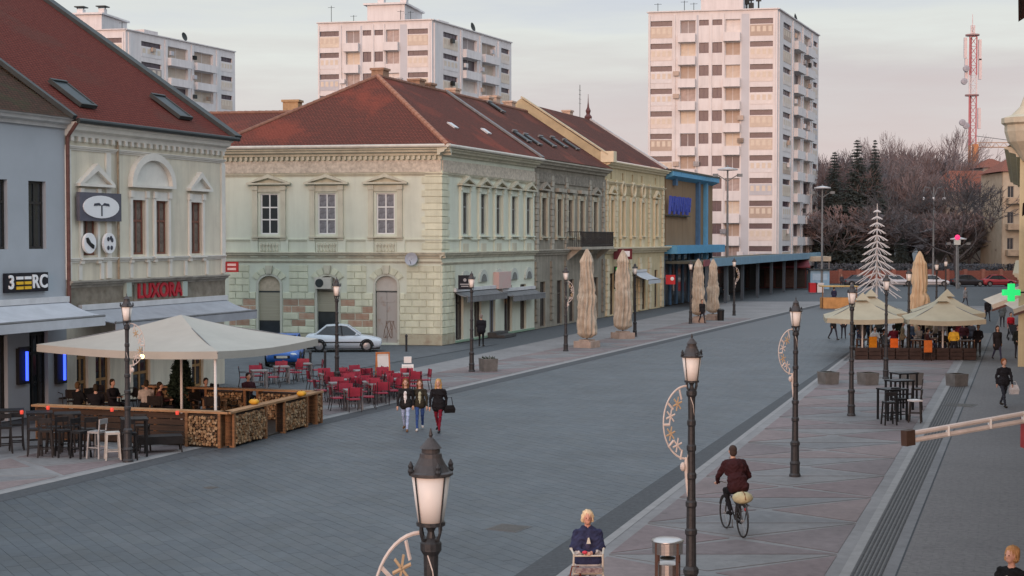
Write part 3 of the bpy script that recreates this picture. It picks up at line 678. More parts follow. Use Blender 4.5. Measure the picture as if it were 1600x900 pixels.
mb = MB(); mb.box(.3, LEN3 + .02, -.06, .01, .02, .6)
f3.put('plinth', holes_wall(.3, LEN3, .02, .6, [(a - .1, b + .1, 0, .6) for a, b, c, d in doors], .01), mat('plinth_plaster', (.44, .42, .31), .95, .3, 1.8, bump=.4, c2=(.33, .27, .20), thr=(.45, .7)), (0, -.05, 0))
profile(f3, 'storey_cornice', -6, LEN3 + .25, cornice_pts(zS - .22, .34, .32), gtrim)
profile(f3, 'storey_band', -6, LEN3 + .05, cornice_pts(zS - .52, .12, .1), gtrim)
profile(f3, 'sill_moulding', -6, LEN3, cornice_pts(wz0 - .42, .13, .1), green)
bx(f3, 'frieze', -6, LEN3, .07, zE - 1.42, zE - .72, frz)
profile(f3, 'frieze_moulding', -6, LEN3 + .05, cornice_pts(zE - 1.62, .16, .13), gtrim)
for i in range(44):
    x = -.2 + i * (LEN3 + .2) / 43; bx(f3, 'dentil', x - .07, x + .07, .24, zE - .68, zE - .48, gtrim)
profile(f3, 'eave_cornice', -6, LEN3 + .62, cornice_pts(zE - .46, .42, .6), gtrim)
mb = MB(); mb.tube([(-6, -.68, zE + .06), (LEN3 + .72, -.68, zE + .06)], .1, 8); f3.put('gutter', mb, mat('gutter_cream', (.52, .50, .44), .6, .15, 3))
for x in p1x:
    f3.inst('window_surround', surround_mesh(ww + .34, wz1 - wz0 + .15, gtrim, .3, .12), (x, 0, wz0 - .05))
    f3.inst('pediment', pediment_mesh(ww + 1.6, gtrim, .5, False, .3), (x, 0, wz1 + .52))
    mb = MB(); mb.box(-ww / 2 - .12, ww / 2 + .12, -.05, .01, 0, .75); f3.put('apron', mb, green, (x, 0, wz0 - 1.2))
    for k in range(6):
        mb = MB(); mb.lathe([(.04, 0), (.075, .12), (.035, .3), (.075, .46), (.04, .56)], 8); f3.put('baluster', mb, gtrim, (x - ww / 2 + .05 + k * (ww - .1) / 5, -.08, wz0 - 1.08))
    for sgn in (-1, 1):
        mb = MB(); a, b = sorted((sgn * (ww / 2 + .15), sgn * (ww / 2 + .62))); mb.box(a, b, -.1, .01, 0, 1.05); f3.put('pedestal', mb, green, (x, 0, wz0 - 1.36))
mb = MB(); qz = zS + .3
for i in range(12): mb = MB(); mb.box(LEN3 - (.95 if i % 2 else 1.15), LEN3 + .06, -.06, .02, qz + i * .38, qz + i * .38 + .34); f3.put('quoin', mb, rust)
wth = mat('weathered_pier', (.19, .165, .12), .95, .5, 3.5, bump=.8, bscale=9, c2=(.33, .30, .23))
for i in range(13): mb = MB(); mb.box(-.45, .25, -.1 - .03 * (i % 2), .02, zS + .05 + i * .37, zS + .05 + i * .37 + .33); f3.put('quoin', mb, wth)

# its street side
s_px = (726, 754, 778, 802, 825); sx = [s3.hit(p, 335)[0] for p in s_px]; L3 = T3; sww = 1.05
sh_ = [(x - sww / 2, x + sww / 2, wz0, wz1 + .1) for x in sx]
gp = ((712, 724), (741, 752), (765, 774), (788, 800), (813, 822)); gd = [(s3.hit(a, 480)[0], s3.hit(b, 480)[0], .15, 3.15) for a, b in gp]
s3.put('wall', holes_wall(0, L3, 0, zE, sh_ + gd, .28), green)
for x in sx: window(s3, x, wz0, sww, wz1 - wz0 + .1, 2, (.66,), mat('dull_frame', (.25, .25, .24), .7, .2, 4), y=.1, bar=.08)
for i, (a, b, c, d) in enumerate(gd): window(s3, (a + b) / 2, c, b - a, d - c, 2 if b - a > 1 else 1, (.72,), mat('shop_frame_brown', (.07, .05, .045), .6, .3, 4) if i != 2 else mat('door_grey_blue', (.20, .22, .27), .6, .2, 4), y=.15, bar=.09, name='shop_window')
for x in sx:
    s3.inst('window_surround', surround_mesh(sww + .2, wz1 - wz0 + .1, green, .3, .14), (x, 0, wz0)); s3.inst('pediment', pediment_mesh(sww + 1.3, gtrim, .5, False, .32), (x, 0, wz1 + .5))
    mb = MB(); mb.box(-sww / 2 - .3, sww / 2 + .3, -.08, .01, 0, .95); mb.box(-sww / 2 + .1, sww / 2 - .1, -.1, -.08, .2, .75, 1); s3.put('apron', mb, [green, gtrim], (x, 0, wz0 - 1.3))
    mb = MB(); mb.prism([(sww * .75 * math.cos(math.pi * k / 10), .75 * math.sin(math.pi * k / 10)) for k in range(11)][::-1], lambda u, v, w_: (u, w_, v), .01, -.1); mb.prism([(sww * .45 * math.cos(math.pi * k / 10), .48 * math.sin(math.pi * k / 10)) for k in range(11)][::-1], lambda u, v, w_: (u, w_, v), -.1, -.12, 1)
    s3.put('arched_grille', mb, [paint((.47, .50, .45), .85), mat('grille_dark', (.17, .18, .17), .8, .4, 12)], (x, 0, zS - 1.75))
bx(s3, 'frieze', .1, L3, .07, zE - 1.42, zE - .72, frz); profile(s3, 'frieze_moulding', -.05, L3, cornice_pts(zE - 1.62, .16, .13), gtrim)
profile(s3, 'eave_cornice', -.62, L3, cornice_pts(zE - .46, .42, .6), gtrim); profile(s3, 'storey_cornice', -.25, L3, cornice_pts(zS - .22, .34, .32), gtrim)
profile(s3, 'sill_moulding', 0, L3, cornice_pts(wz0 - .42, .13, .1), green); profile(s3, 'storey_band', -.05, L3, cornice_pts(zS - .62, .14, .12), gtrim)
mb = MB(); mb.tube([(-.72, -.68, zE + .06), (L3, -.68, zE + .06)], .1, 8); s3.put('gutter', mb, MATS['gutter_cream'])
for i in range(12): mb = MB(); mb.box(-.05, .95 if i % 2 else 1.15, -.058, .02, qz + i * .38, qz + i * .38 + .34); s3.put('quoin', mb, rust)
courses(s3, -.03, gd[0][0] - .15, .62, zS - .6, .40, .86, [])
bx(s3, 'plinth', -.05, gd[0][0] - .2, .06, .02, .6, MATS['plinth_plaster']); bx(s3, 'green_dado', gd[0][0] - .2, L3, .03, .02, .14, paint((.24, .36, .26), .8))
# roof
Ll = s3.I @ LF; eo = .62
PC = Vector((-eo, -eo, zE + .1)); PLc = Ll + Vector((-.5, .6, zE + .1)); AP = s3.I @ ad_(590, 119, CF.y + 7.2); RE = Vector((L3 + .1, AP.y, AP.z)); PE = Vector((L3 + .1, -eo, zE + .1)); PB = Vector((L3 + .1, AP.y * 2 + 1, zE + .1))
roof_obj('roof', [[PLc, PC, AP], [PC, PE, RE, AP], [AP, RE, PB, PLc]], rt_old, r3, s3.L)
ridge(r3, s3.L, PC, AP, mat('hip_tile', (.30, .15, .10), .85, .2, 5), .15); ridge(r3, s3.L, AP, RE, ridgem); ridge(r3, s3.L, PLc, AP, ridgem, .13)
mb = MB(); mb.bar(PE + Vector((-.1, 0, .12)), RE + Vector((-.1, 0, .12)), .5, .12); s3.put('party_wall_cap', mb, zinc)
zW = f3.hit(400, 178, 6)[1]
roof_obj('wing_roof', [[(-9, -.62, zE + .06), (1.5, -.62, zE + .06), (3.2, 5.2, zW), (-9, 5.2, zW)], [(-9, 5.2, zW), (3.2, 5.2, zW), (3.2, 10.4, zE), (-9, 10.4, zE)]], rt_old, r3, f3.L)
ridge(r3, f3.L, (-9, 5.2, zW), (3.2, 5.2, zW), ridgem)
for px, py, D, w_ in ((457, 170, 6.5, 1.0), ):
    x, z = f3.hit(px, 160, D); chimney(r3, f3.L, (x, D, z - 1.0), 1.0, .8, 1.0, mat('chimney_ochre', (.40, .27, .15), .9, .2, 5))
for px, hh in ((594, .8), (651, .7), (668, .6)):
    k = s3.hit(px, 120, AP.y + .3); chimney(r3, s3.L, (k[0], AP.y + .3, AP.z - .35), .9, .8, hh)
rn3 = (PE - PC).cross(AP - PC)
for px, py in ((707, 197), (759, 206)):
    p = s3.plane(px, py, PC, rn3); mb = MB(); mb.box(-.35, .35, -.3, .3, .0, .09); mb.obj('roof_hatch', mat('hatch_pale', (.5, .51, .52), .4, .1, 4), r3, s3.L @ T(p) @ Matrix.Rotation(math.atan2(AP.z - zE, AP.y + eo), 4, 'X'))
# body behind
mb = MB(); q = [Vector((0, .3, 0)), Vector((L3, .3, 0)), Vector((L3, 13, 0)), Vector((Ll.x + .4, Ll.y - .5, 0)), Vector((Ll.x + .35, Ll.y - .3, 0))]
mb.slab([(p.x, p.y) for p in [Vector((.3, .3, 0)), Vector((L3, .3, 0)), Vector((L3, 13, 0)), Vector((Ll.x + 1.2, Ll.y - .3, 0))]], 0, zE - .05); s3.put('house_body', mb, green)
# dish, sign, awnings
x, z = f3.hit(645, 405); mb = MB(); mb.lathe([(.01, 0), (.2, .03), (.38, .11)], 18, cap=False); mb.lathe([(.38, .115), (.2, .035), (.01, .005)], 18, cap=False)
di = thing('satellite_dish', 'pale grey satellite dish on the pale green house corner', 'satellite dish', f3.W @ Vector((x, -.3, z)), A3)
mb.obj('dish', mat('dish_grey', (.36, .38, .42), .5, .1, 3), di, Matrix.Rotation(R(80), 4, 'X')); mb = MB(); mb.tube([(0, .3, -.1), (0, .1, -.1), (0, 0, 0)], .03, 6); mb.tube([(0, -.1, -.3), (0, -.42, -.05)], .015, 6); mb.obj('bracket', darkm, di)
x, z = f3.hit(507, 442); mb = MB(); mb.box(-.5, .5, -.36, .0, -.33, .33); mb2 = MB(); mb2.prism([(math.cos(k * math.pi / 8) * .25 - .2, math.sin(k * math.pi / 8) * .25) for k in range(16)][::-1], lambda u, v, w_: (u, w_, v), -.36, -.38)
ac = thing('air_conditioner', 'boxy outdoor air conditioner unit over the middle arched doorway', 'air conditioner', f3.W @ Vector((x, 0, z)), A3); mb.obj('casing', paint((.55, .52, .45)), ac); mb2.obj('fan_grille', darkm, ac)
x, z = s3.hit(710, 441); sg = thing('hanging_sign', 'square black sign with pale lettering beside the green shop front', 'sign', s3.W @ Vector((x, -.65, z)), ANG + R(-62))
mb = MB(); mb.box(-.38, .38, -.06, .06, -.42, .42); mb.obj('sign_board', MATS['sign_black'], sg)
mb = MB(); mb.prism([(math.cos(k * math.pi / 6) * .1, .14 + math.sin(k * math.pi / 6) * .1) for k in range(12)][::-1], lambda u, v, w_: (u, w_, v), -.06, -.07); mb.box(-.28, .28, -.07, -.06, -.14, -.08); mb.box(-.22, .22, -.07, -.06, -.26, -.2); mb.obj('lettering', mat('text_grey', (.35, .35, .36), .6, .1, 5), sg)
for i, (a, b) in enumerate(((708, 771), (781, 832))):
    xa, xb = s3.hit(a, 455)[0], s3.hit(b, 455)[0]
    awning(['narrow white edged awning over the green house shop window', 'narrow white edged awning over the green house far door'][i], s3, xa, xb, s3.hit(a, 454)[1], .35, .9, mat('awning_dark', (.16, .165, .17), .8, .2, 2))
x, z = s3.hit(781, 438); sg = thing('shop_poster', 'pale pink poster board above the green house entrance', 'sign', s3.W @ Vector((x, -.3, z)), ANG); mb = MB(); mb.box(-1.2, 1.1, -.08, .3, -.5, .55); mb.obj('sign_board', mat('poster_pink', (.50, .42, .38), .7, .3, 2.2, c2=(.55, .36, .34)), sg)
x, _ = s3.hit(771, 520); mb = MB(); mb.box(-1.1, 1.1, -1.15, -.02, 0, .17); mb.box(-1.1, 1.1, -.6, -.02, .17, .32); tag(mb.obj('entrance_step', mat('step_dark', (.07, .07, .07), .9, .2, 3), None, s3.W @ T((x, 0, 0))), 'dark stone step at the green house shop door', 'step')

# ---------------------------------------------------------------- weathered grey-brown house
T4 = tpx(945); r4, f4 = bld('townhouse', 'weathered grey brown town house with iron balcony and dark tile roof', T3); W4 = T4 - T3
stone = mat('sooty_stucco', (.33, .305, .25), .92, .3, 1.0, bump=.2, c2=(.24, .22, .18), thr=(.35, .7), streak=.35); stl = mat('sooty_trim', (.36, .335, .28), .92, .25, 1.5, bump=.2); cream4 = mat('faded_yellow_panel', (.47, .44, .34), .9, .15, 1.5)
zE4 = f4.hit(890, 257)[1]; z40, z41 = wz0 - .05, wz1 + .15
x4s = [f4.hit(p, 340)[0] for p in (849, 873, 890, 908, 929)]; hol = [(x - .5, x + .5, z40, z41) for x in x4s]
gd = [(x - .55, x + .55, .1, 3.2) for x in [f4.hit(p, 480)[0] for p in (848, 874, 893, 912, 931)]]
f4.put('wall', holes_wall(0, W4, 0, zE4, hol + gd, .28), stone)
for h in hol: window(f4, (h[0] + h[1]) / 2, z40, 1.0, z41 - z40, 2, (.68,), mat('old_frame', (.22, .20, .16), .8, .2, 4), y=.12)
for h in gd: window(f4, (h[0] + h[1]) / 2, .1, 1.1, 3.1, 2, (.7,), mat('old_frame_dark', (.10, .085, .07), .8, .2, 4), y=.12, name='shop_window')
for i, x in enumerate(x4s):
    f4.inst('window_surround', surround_mesh(1.15, z41 - z40, cream4, .32, .12), (x, 0, z40))
    if i in (0, 4): f4.inst('pediment', pediment_mesh(2.2, stl, .5, False, .3), (x, 0, z41 + .5))
    else: bx(f4, 'window_hood', x - .85, x + .85, .3, z41 + .5, z41 + .75, stl)
for px in (838, 862, 884, 921, 942):
    x = min(W4 - .3, f4.hit(px, 340)[0])
    for k in range(13): mb = MB(); mb.box(x - .28, x + .28, -.1 - .03 * (k % 2), .02, zS + .15 + k * .40, zS + .15 + k * .40 + .35); f4.put('quoin', mb, stl)
    for k in range(9): mb = MB(); mb.box(x - .33, x + .33, -.12, .02, .5 + k * .46, .5 + k * .46 + .41); f4.put('quoin', mb, stone)
profile(f4, 'storey_cornice', 0, W4, cornice_pts(zS - .25, .4, .35), stl); profile(f4, 'eave_cornice', 0, W4, cornice_pts(zE4 - .5, .5, .65), stl); bx(f4, 'frieze', 0, W4, .08, zE4 - 1.5, zE4 - .8, mat('sooty_frieze', (.235, .215, .18), .95, .4, 4, bump=1.0, bscale=6))
xa, xb = f4.hit(884, 385)[0], f4.hit(936, 380)[0]
bx(f4, 'balcony_slab', xa, xb, 1.2, zS + .1, zS + .3, stl)
mb = MB()
for k in range(int((xb - xa) / .14) + 1): mb.box(xa + k * .14, xa + k * .14 + .03, -1.17, -1.14, zS + .3, zS + 1.35)
mb.box(xa, xb, -1.19, -1.12, zS + 1.35, zS + 1.41); mb.box(xa, xb, -1.18, -1.13, zS + .4, zS + .44)
for xe in (xa, xb - .04):
    for k in range(8): mb.box(xe, xe + .03, -1.1 + k * .14, -1.07 + k * .14, zS + .3, zS + 1.35)
    mb.box(xe, xe + .05, -1.15, 0, zS + 1.35, zS + 1.41)
f4.put('balcony_railing', mb, iron)
for k in range(3): mb = MB(); x = xa + .5 + k * (xb - xa - 1) / 2; mb.prism([(0, zS + .1), (1.0, zS + .1), (0, zS - .7)], lambda u, v, w_: (w_, -u, v), x - .12, x + .12); f4.put('balcony_bracket', mb, stl)
RW = AP.y; RZ = AP.z
roof_obj('roof', [[(0.15, -.65, zE4 + .05), (W4, -.65, zE4 + .05), (W4, RW, RZ), (0.15, RW, RZ)], [(0.15, RW, RZ), (W4, RW, RZ), (W4, RW * 2 + .6, zE4), (0.15, RW * 2 + .6, zE4)]], rt_brown, r4, f4.L)
ridge(r4, f4.L, (.2, RW, RZ), (W4, RW, RZ), ridgem)
mb = MB(); mb.box(0, W4, .3, RW * 2, 0, zE4 - .1); f4.put('house_body', mb, stone)
rn4 = (0, -(RZ - zE4) / (RW + .65), 1); A4 = math.atan((RZ - zE4) / (RW + .65))
for px, py in ((815, 214), (832, 219), (855, 222), (873, 223), (892, 227), (775, 168)):
    p = f4.plane(px, py, (0, -.65, zE4 + .1), rn4); mb = MB(); mb.box(-.4, .4, -.6, .6, 0, .1); mb.box(-.45, .45, .6, .72, 0, .16, 1); mb.box(-.45, .45, -.7, -.6, 0, .12, 1); mb.obj('skylight', [sk, zinc], r4, f4.L @ T(p) @ Matrix.Rotation(A4, 4, 'X'))
for px, h in ((708, .7), (760, .7), (772, .9), (796, .8)):
    x = f4.hit(px, 150, RW + .6)[0]
    if x > .3: chimney(r4, f4.L, (x, RW + .6, RZ - .3), .9, .7, h, mat('chimney_pale', (.48, .36, .28), .9, .2, 5))

# ---------------------------------------------------------------- yellow house
T5 = tpx(1038); r5, f5 = bld('townhouse', 'ochre yellow town house with round attic ornaments and tall gable', T4); W5 = T5 - T4
yel = mat('ochre_stucco', (.60, .50, .31), .9, .1, .9, bump=.1, streak=.22); yel2 = mat('ochre_trim', (.64, .56, .40), .9, .12, 1.5); zE5 = f5.hit(990, 259)[1]
x5 = [f5.hit(p, 340)[0] for p in (955, 972, 988, 1003, 1024)]; h5 = [(x - .42, x + .42, wz0, wz1 + .4) for x in x5]
a5 = [(f5.hit(p, 272)[0] - .2, f5.hit(p, 272)[0] + .2, zE5 - 1.35, zE5 - .75) for p in (955, 973, 988, 1003, 1024)]
g5 = [(f5.hit(p, 460)[0] - .55, f5.hit(p, 460)[0] + .55, .1, 3.4) for p in (956, 975, 992, 1006, 1025)]
f5.put('wall', holes_wall(0, W5, 0, zE5, h5 + a5 + g5, .3), yel)
for h in h5: window(f5, (h[0] + h[1]) / 2, h[2], .84, h[3] - h[2], 2, (.7,), mat('ochre_frame', (.40, .30, .14), .7, .2, 4), y=.06, gm=mat('amber_blind_glass', (.30, .23, .12), .4, .4, 3))
for h in a5: window(f5, (h[0] + h[1]) / 2, h[2], .4, .6, 1, (), darkm, y=.12, name='attic_window')
for i, h in enumerate(g5): window(f5, (h[0] + h[1]) / 2, .1, 1.1, 3.3, 2, (.7,), MATS['shop_frame_brown'], y=.14, name='shop_window')
for x in x5:
    f5.inst('window_surround', surround_mesh(1.0, wz1 + .4 - wz0, yel2, .26, .16), (x, 0, wz0))
    if x in (x5[0], x5[-1]): f5.inst('pediment', pediment_mesh(2.0, yel2, .6, False, .3), (x, 0, wz1 + .85))
    else:
        mb = MB(); n = 18; ring = [(math.cos(2 * math.pi * k / n) * .55, -.1, math.sin(2 * math.pi * k / n) * .55) for k in range(n)]; mb.tube(ring, .13, 6, closed=True); f5.put('round_ornament', mb, yel2, (x, 0, wz1 + 1.35))
    bx(f5, 'apron', x - .55, x + .55, .1, wz0 - 1.15, wz0 - .2, yel2)
for px in (947, 962, 1014, 1035):
    x = f5.hit(px, 340)[0]
    for k in range(13): mb = MB(); mb.box(x - .25, x + .25, -.12 - .03 * (k % 2), .02, zS + .15 + k * .42, zS + .15 + k * .42 + .37); f5.put('quoin', mb, yel2)
for px in (948, 966, 984, 999, 1014, 1033):
    x = min(W5 - .35, max(.35, f5.hit(px, 460)[0]))
    for k in range(9): mb = MB(); mb.box(x - .36, x + .36, -.17 if k % 2 else -.12, .02, .1 + k * .5, .1 + k * .5 + .45); f5.put('quoin', mb, yel2)
profile(f5, 'storey_cornice', 0, W5 + .8, cornice_pts(zS - .3, .5, .6), yel2); profile(f5, 'eave_cornice', 0, W5, cornice_pts(zE5 - .45, .45, .6), yel2); profile(f5, 'attic_moulding', 0, W5, cornice_pts(zE5 - 1.75, .2, .2), yel2)
bx(f5, 'ornament_band', .2, W5 - .2, .05, wz1 + .9, zE5 - 1.8, mat('ochre_frieze', (.40, .32, .19), .9, .3, 4, bump=.8, bscale=7))
k1 = f5.I @ ad_(828, 163, FT(T4).y + 2.4); RW5 = 6.9; RZ5 = f5.hit(828, 163, RW5)[1]; XF = f5.hit(919, 182, RW5)[0]
XV = W5 - 1.6
roof_obj('roof', [[(.3, -.6, zE5 + .05), (XV, -.6, zE5 + .05), (XF, RW5, RZ5), (.3, RW5, RZ5)], [(.3, RW5, RZ5), (XF, RW5, RZ5), (XF, RW5 * 2, zE5), (.3, RW5 * 2, zE5)],
                  [(XV, -.6, zE5 + .05), (W5 + 1.2, -.6, zE5 + .05), (W5 + 1.2, 2.2, zE5 + 1.3), (XF, RW5, RZ5)]], rt_brown, r5, f5.L)
mb = MB(); mb.bar((XV, -.6, zE5 + .15), (XF, RW5, RZ5 + .12), .35, .16); f5.put('verge_flashing', mb, mat('pale_flashing', (.42, .43, .44), .6, .1, 3))
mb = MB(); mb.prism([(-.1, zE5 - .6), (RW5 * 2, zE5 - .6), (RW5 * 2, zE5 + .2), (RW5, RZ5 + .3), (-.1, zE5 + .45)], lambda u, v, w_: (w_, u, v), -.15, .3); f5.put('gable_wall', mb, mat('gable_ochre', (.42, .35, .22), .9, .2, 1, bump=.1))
mb = MB(); mb.bar((.07, -.3, zE5 + .5), (.07, RW5, RZ5 + .42), .6, .1); f5.put('gable_coping', mb, mat('coping_tan', (.46, .39, .27), .9, .15, 2)); bx(f5, 'corner_block', -.2, .7, .75, zE5 - .1, zE5 + .75, yel2, .3)
mb = MB(); mb.lathe([(.3, 0), (.35, .25), (.16, .5), (.24, .8), (.1, 1.1), (.04, 1.6), (.015, 2.3)], 10); f5.put('finial', mb, mat('finial_iron', (.10, .04, .04), .6, .2, 4), (XF, RW5, RZ5 - .05))
mb = MB(); mb.tube([(XF + .7, RW5 + 1, RZ5 - .8), (XF + .7, RW5 + 1, RZ5 + 3.2)], .03, 5)
for k in range(4): mb.tube([(XF + .35, RW5 + 1, RZ5 + 1.5 + k * .4), (XF + 1.05, RW5 + 1, RZ5 + 1.5 + k * .4)], .015, 4)
tag(mb.obj('aerial', darkm, None, f5.W), 'thin television aerial behind the finial of the ochre house', 'aerial')
mb = MB(); mb.box(0, W5, .3, RW5 * 2, 0, zE5 - .1); f5.put('house_body', mb, yel)
x = f5.hit(887, 172, RW5 + .5)[0]; chimney(r5, f5.L, (x, RW5 + .5, RZ5 - .4), .9, .7, .7, MATS['chimney_pale'])
x, z = f5.hit(958, 397); sg = thing('hanging_sign', 'dark red shop sign on the ochre house behind closed parasol', 'sign', f5.W @ Vector((x, -.8, z)), ANG - R(60)); mb = MB(); mb.box(-.75, .75, -.07, .07, -.42, .42); mb.obj('sign_board', mat('sign_maroon', (.13, .02, .025), .5, .2, 3), sg)
mb = MB(); mb.box(.1, .55, -.09, -.07, -.2, .25); mb.obj('pale_mark', wl, sg)
x, z = f5.hit(1036, 437); sg = thing('hanging_sign', 'bright red sign with a white mark at the ochre house far corner', 'sign', f5.W @ Vector((W5 - .1, -.6, z)), R(-5)); mb = MB(); mb.box(-.42, .42, -.07, .07, -.42, .42); mb.obj('sign_board', mat('sign_bright_red', (.55, .02, .03), .5, .1, 3), sg)
mb = MB(); mb.ball((.15, -.08, .08), .17, 10, 0, (1, .2, 1)); mb.obj('white_mark', wl, sg)
xa = f5.hit(990, 430)[0]; awning('pale grey awning on the ochre house behind the lamp post', f5, xa - .5, xa + 3.6, f5.hit(990, 424)[1], .7, 1.4, aw)
x, z = f5.hit(957, 430); cr_ = thing('neon_sign', 'green lit sign tube in the ochre house doorway', 'sign', f5.W @ Vector((x, -.35, z)), ANG - R(50)); mb = MB(); mb.box(-.06, .06, -.04, .04, -1.0, .6); mb.obj('green_tube', mat('green_glow', (.02, .3, .05), .5, .1, emit=((.05, .9, .12), .35)), cr_); mb = MB(); mb.box(-.2, .2, .04, .1, -1.1, .7); mb.obj('backing', black, cr_)

# ---------------------------------------------------------------- department store with blue fascia
T6 = tpx(1113); r6, f6 = bld('department_store', 'brown modern department store with bright blue fascia bands', T5 + .4); W6 = T6 - T5 - .4
brn = mat('brown_cladding', (.25, .165, .095), .85, .12, .8, stretch=(1, 1, .3), bump=.1); blu = mat('store_blue', (.10, .32, .52), .6, .12, 1.5); blud = mat('store_blue_dark', (.05, .13, .24), .6, .15, 2)
z6 = f6.hit(1070, 272)[1]; zb = f6.hit(1070, 284)[1]; zm = f6.hit(1070, 383)[1]
npan = 9
for i in range(npan):
    a = W6 * i / npan; mb = MB(); mb.box(a + .02, a + W6 / npan - .02, 0, .3, zm, zb + .3); f6.put('cladding_panel', mb, brn)
mb = MB(); mb.box(0, W6, .3, 25, 0, z6 - .3); f6.put('store_body', mb, brn)
for i in range(6):
    a = W6 * i / 6; mb = MB(); mb.prism([(0, zb), (.7, zb + .3), (.7, z6), (0, z6)], lambda u, v, w_: (w_, -u, v), a + .03, a + W6 / 6 - .03); f6.put('fascia_panel', mb, blu)
mb = MB(); mb.box(-.1, W6 + .2, -.75, 25, z6, z6 + .18); f6.put('roof_edge', mb, mat('roof_felt', (.08, .085, .07), .9, .2, 3))
for px, ztop in ((1052, zb - .5), (1088, 0), (1100, 0)):
    x = f6.hit(px, 330)[0]; mb = MB(); mb.box(x - .35, x + .35, -.35, .02, (4 if ztop == 0 else ztop), zb + .2); f6.put('blue_fin', mb, blud if px != 1100 else blu)
mb = MB(); mb.box(0, W6 + 1, -1.1, .3, zm - .75, zm); f6.put('lower_fascia', mb, blu)
mb = MB(); mb.box(0, W6 + 1, .2, .35, .05, zm - .75); f6.put('glazing', mb, GLASS())
for k in range(9): x = k * W6 / 8; mb = MB(); mb.box(x - .08, x + .08, .05, .2, .05, zm - .75); f6.put('mullion', mb, blud)
x, z = f6.hit(1055, 322)
sg = thing('store_lettering', 'blue lettering in jagged strokes on the brown store wall', 'sign', f6.W @ Vector((x + .4, -.3, z)), ANG); bl = mat('letter_blue', (.05, .085, .42), .5, .15, 3); rg = random.Random(4)
for k in range(5):
    mb = MB(); x0 = -4.2 + k * 1.75
    for a, b in (((0, -.8), (.3, .85)), ((.3, .85), (.75, -.5)), ((.75, -.5), (1.2, .8)), ((.1, 0.05 + .3 * (k % 2)), (1.15, .1 - .3 * (k % 2))), ((1.2, .8), (1.35, -.75)))[: 5 if k % 2 else 4]:
        mb.bar((x0 + a[0], -.1, a[1]), (x0 + b[0], -.1, b[1]), .16, .2, 0, (0, 1, 0))
    mb.obj('letter', bl, sg)
mb = MB(); mb.box(-4.4, 4.5, .0, .25, -.95, -.85); mb.obj('letter_rail', darkm, sg)
# long blue canopy in front, and the dark shop fronts under it
TE = tpx(1232); rc, fc = bld('arcade_canopy', 'long flat blue canopy on posts over dark shop fronts', T5 + .6); WC = TE - T5 - .6; rc['category'] = 'canopy'
zc = 3.62
mb = MB(); n = 14
for i in range(n): mb = MB(); a = WC * i / n; mb.box(a + .015, a + WC / n - .015, -4.2, -4.05, zc, zc + .75); fc.put('fascia_panel', mb, mat('canopy_blue', (.17, .29, .38), .6, .12, 1.2))
mb = MB(); mb.box(0, WC, -4.05, 3, zc + .25, zc + .5); fc.put('canopy_deck', mb, mat('roof_felt', (.08, .085, .07), .9, .2, 3))
for k in range(9): x = .6 + k * (WC - 1.2) / 8; mb = MB(); mb.box(x - .14, x + .14, -3.8, -3.5, 0, zc + .25); fc.put('post', mb, mat('canopy_post', (.06, .085, .11), .6, .15, 2))
for k in range(14): x = WC * k / 14; mb = MB(); mb.box(x + .08, x + WC / 14 - .08, 1.5, 1.6, .1, zc); fc.put('shop_pane', mb, dk if k % 3 else GLASS())
mb = MB(); mb.box(0, WC, 1.6, 4, 0, zc + .3); fc.put('shop_back_wall', mb, mat('dark_brick', (.07, .045, .04), .9, .3, 3))
x, z = fc.hit(1104, 418, -4.2); mb = MB(); mb.box(-1.3, 1.3, -.06, 0, -.28, .28); tag(mb.obj('fascia_sign', mat('sign_dusky_red', (.22, .06, .07), .6, .3, 3), None, fc.W @ T((x, -4.21, zc + .38))), 'dusky red sign on the blue canopy edge', 'sign')
# kiosk row at the end of the canopy
K0 = ad_(1240, 452, 196); 
kk = thing('kiosk', 'dark maroon kiosk with a tilted awning at the canopy end', 'kiosk', (az(1222, 450).x, az(1222, 450).y, 0), R(-4)); mar = mat('maroon_panel', (.09, .03, .03), .8, .3, 2)
mb = MB(); mb.box(-3.4, 3.0, 0, 4, 0, 3.0); mb.obj('kiosk_body', mar, kk); mb = MB(); mb.prism([(0, 3.0), (-2.2, 2.55), (-2.2, 2.7), (0, 3.5)], lambda u, v, w_: (w_, u, v), -3.6, 3.2); mb.obj('kiosk_awning', mat('maroon_fabric', (.15, .035, .045), .85, .3, 2), kk)
for k in range(5): mb = MB(); mb.box(-3.3 + k * 1.25, -2.2 + k * 1.25, -.06, 0, .1, 2.3); mb.obj('kiosk_panel', mat('kiosk_brown', (.10, .06, .05), .7, .3, 3) if k % 2 else dk, kk)
kk = thing('kiosk', 'low grey kiosk with orange stripe under a cream shelter roof', 'kiosk', az(1258, 449), R(-4))
mb = MB(); mb.box(-1.9, 1.9, 0, 3, 0, 2.0); mb.obj('kiosk_body', mat('kiosk_grey', (.14, .16, .14), .8, .2, 3), kk); mb = MB(); mb.box(-2, 2, -.05, 0, 1.7, 2.05); mb.obj('orange_stripe', mat('stripe_orange', (.45, .18, .09), .7, .2, 3), kk); mb = MB(); mb.box(-2.6, 3.0, -1.5, 4, 3.3, 3.9); mb.obj('shelter_roof', mat('shelter_cream', (.36, .32, .25), .8, .2, 2), kk)
for s in (-2.4, 2.8): mb = MB(); mb.box(s - .08, s + .08, -1.2, -1.0, 0, 3.3); mb.obj('post', zinc, kk)

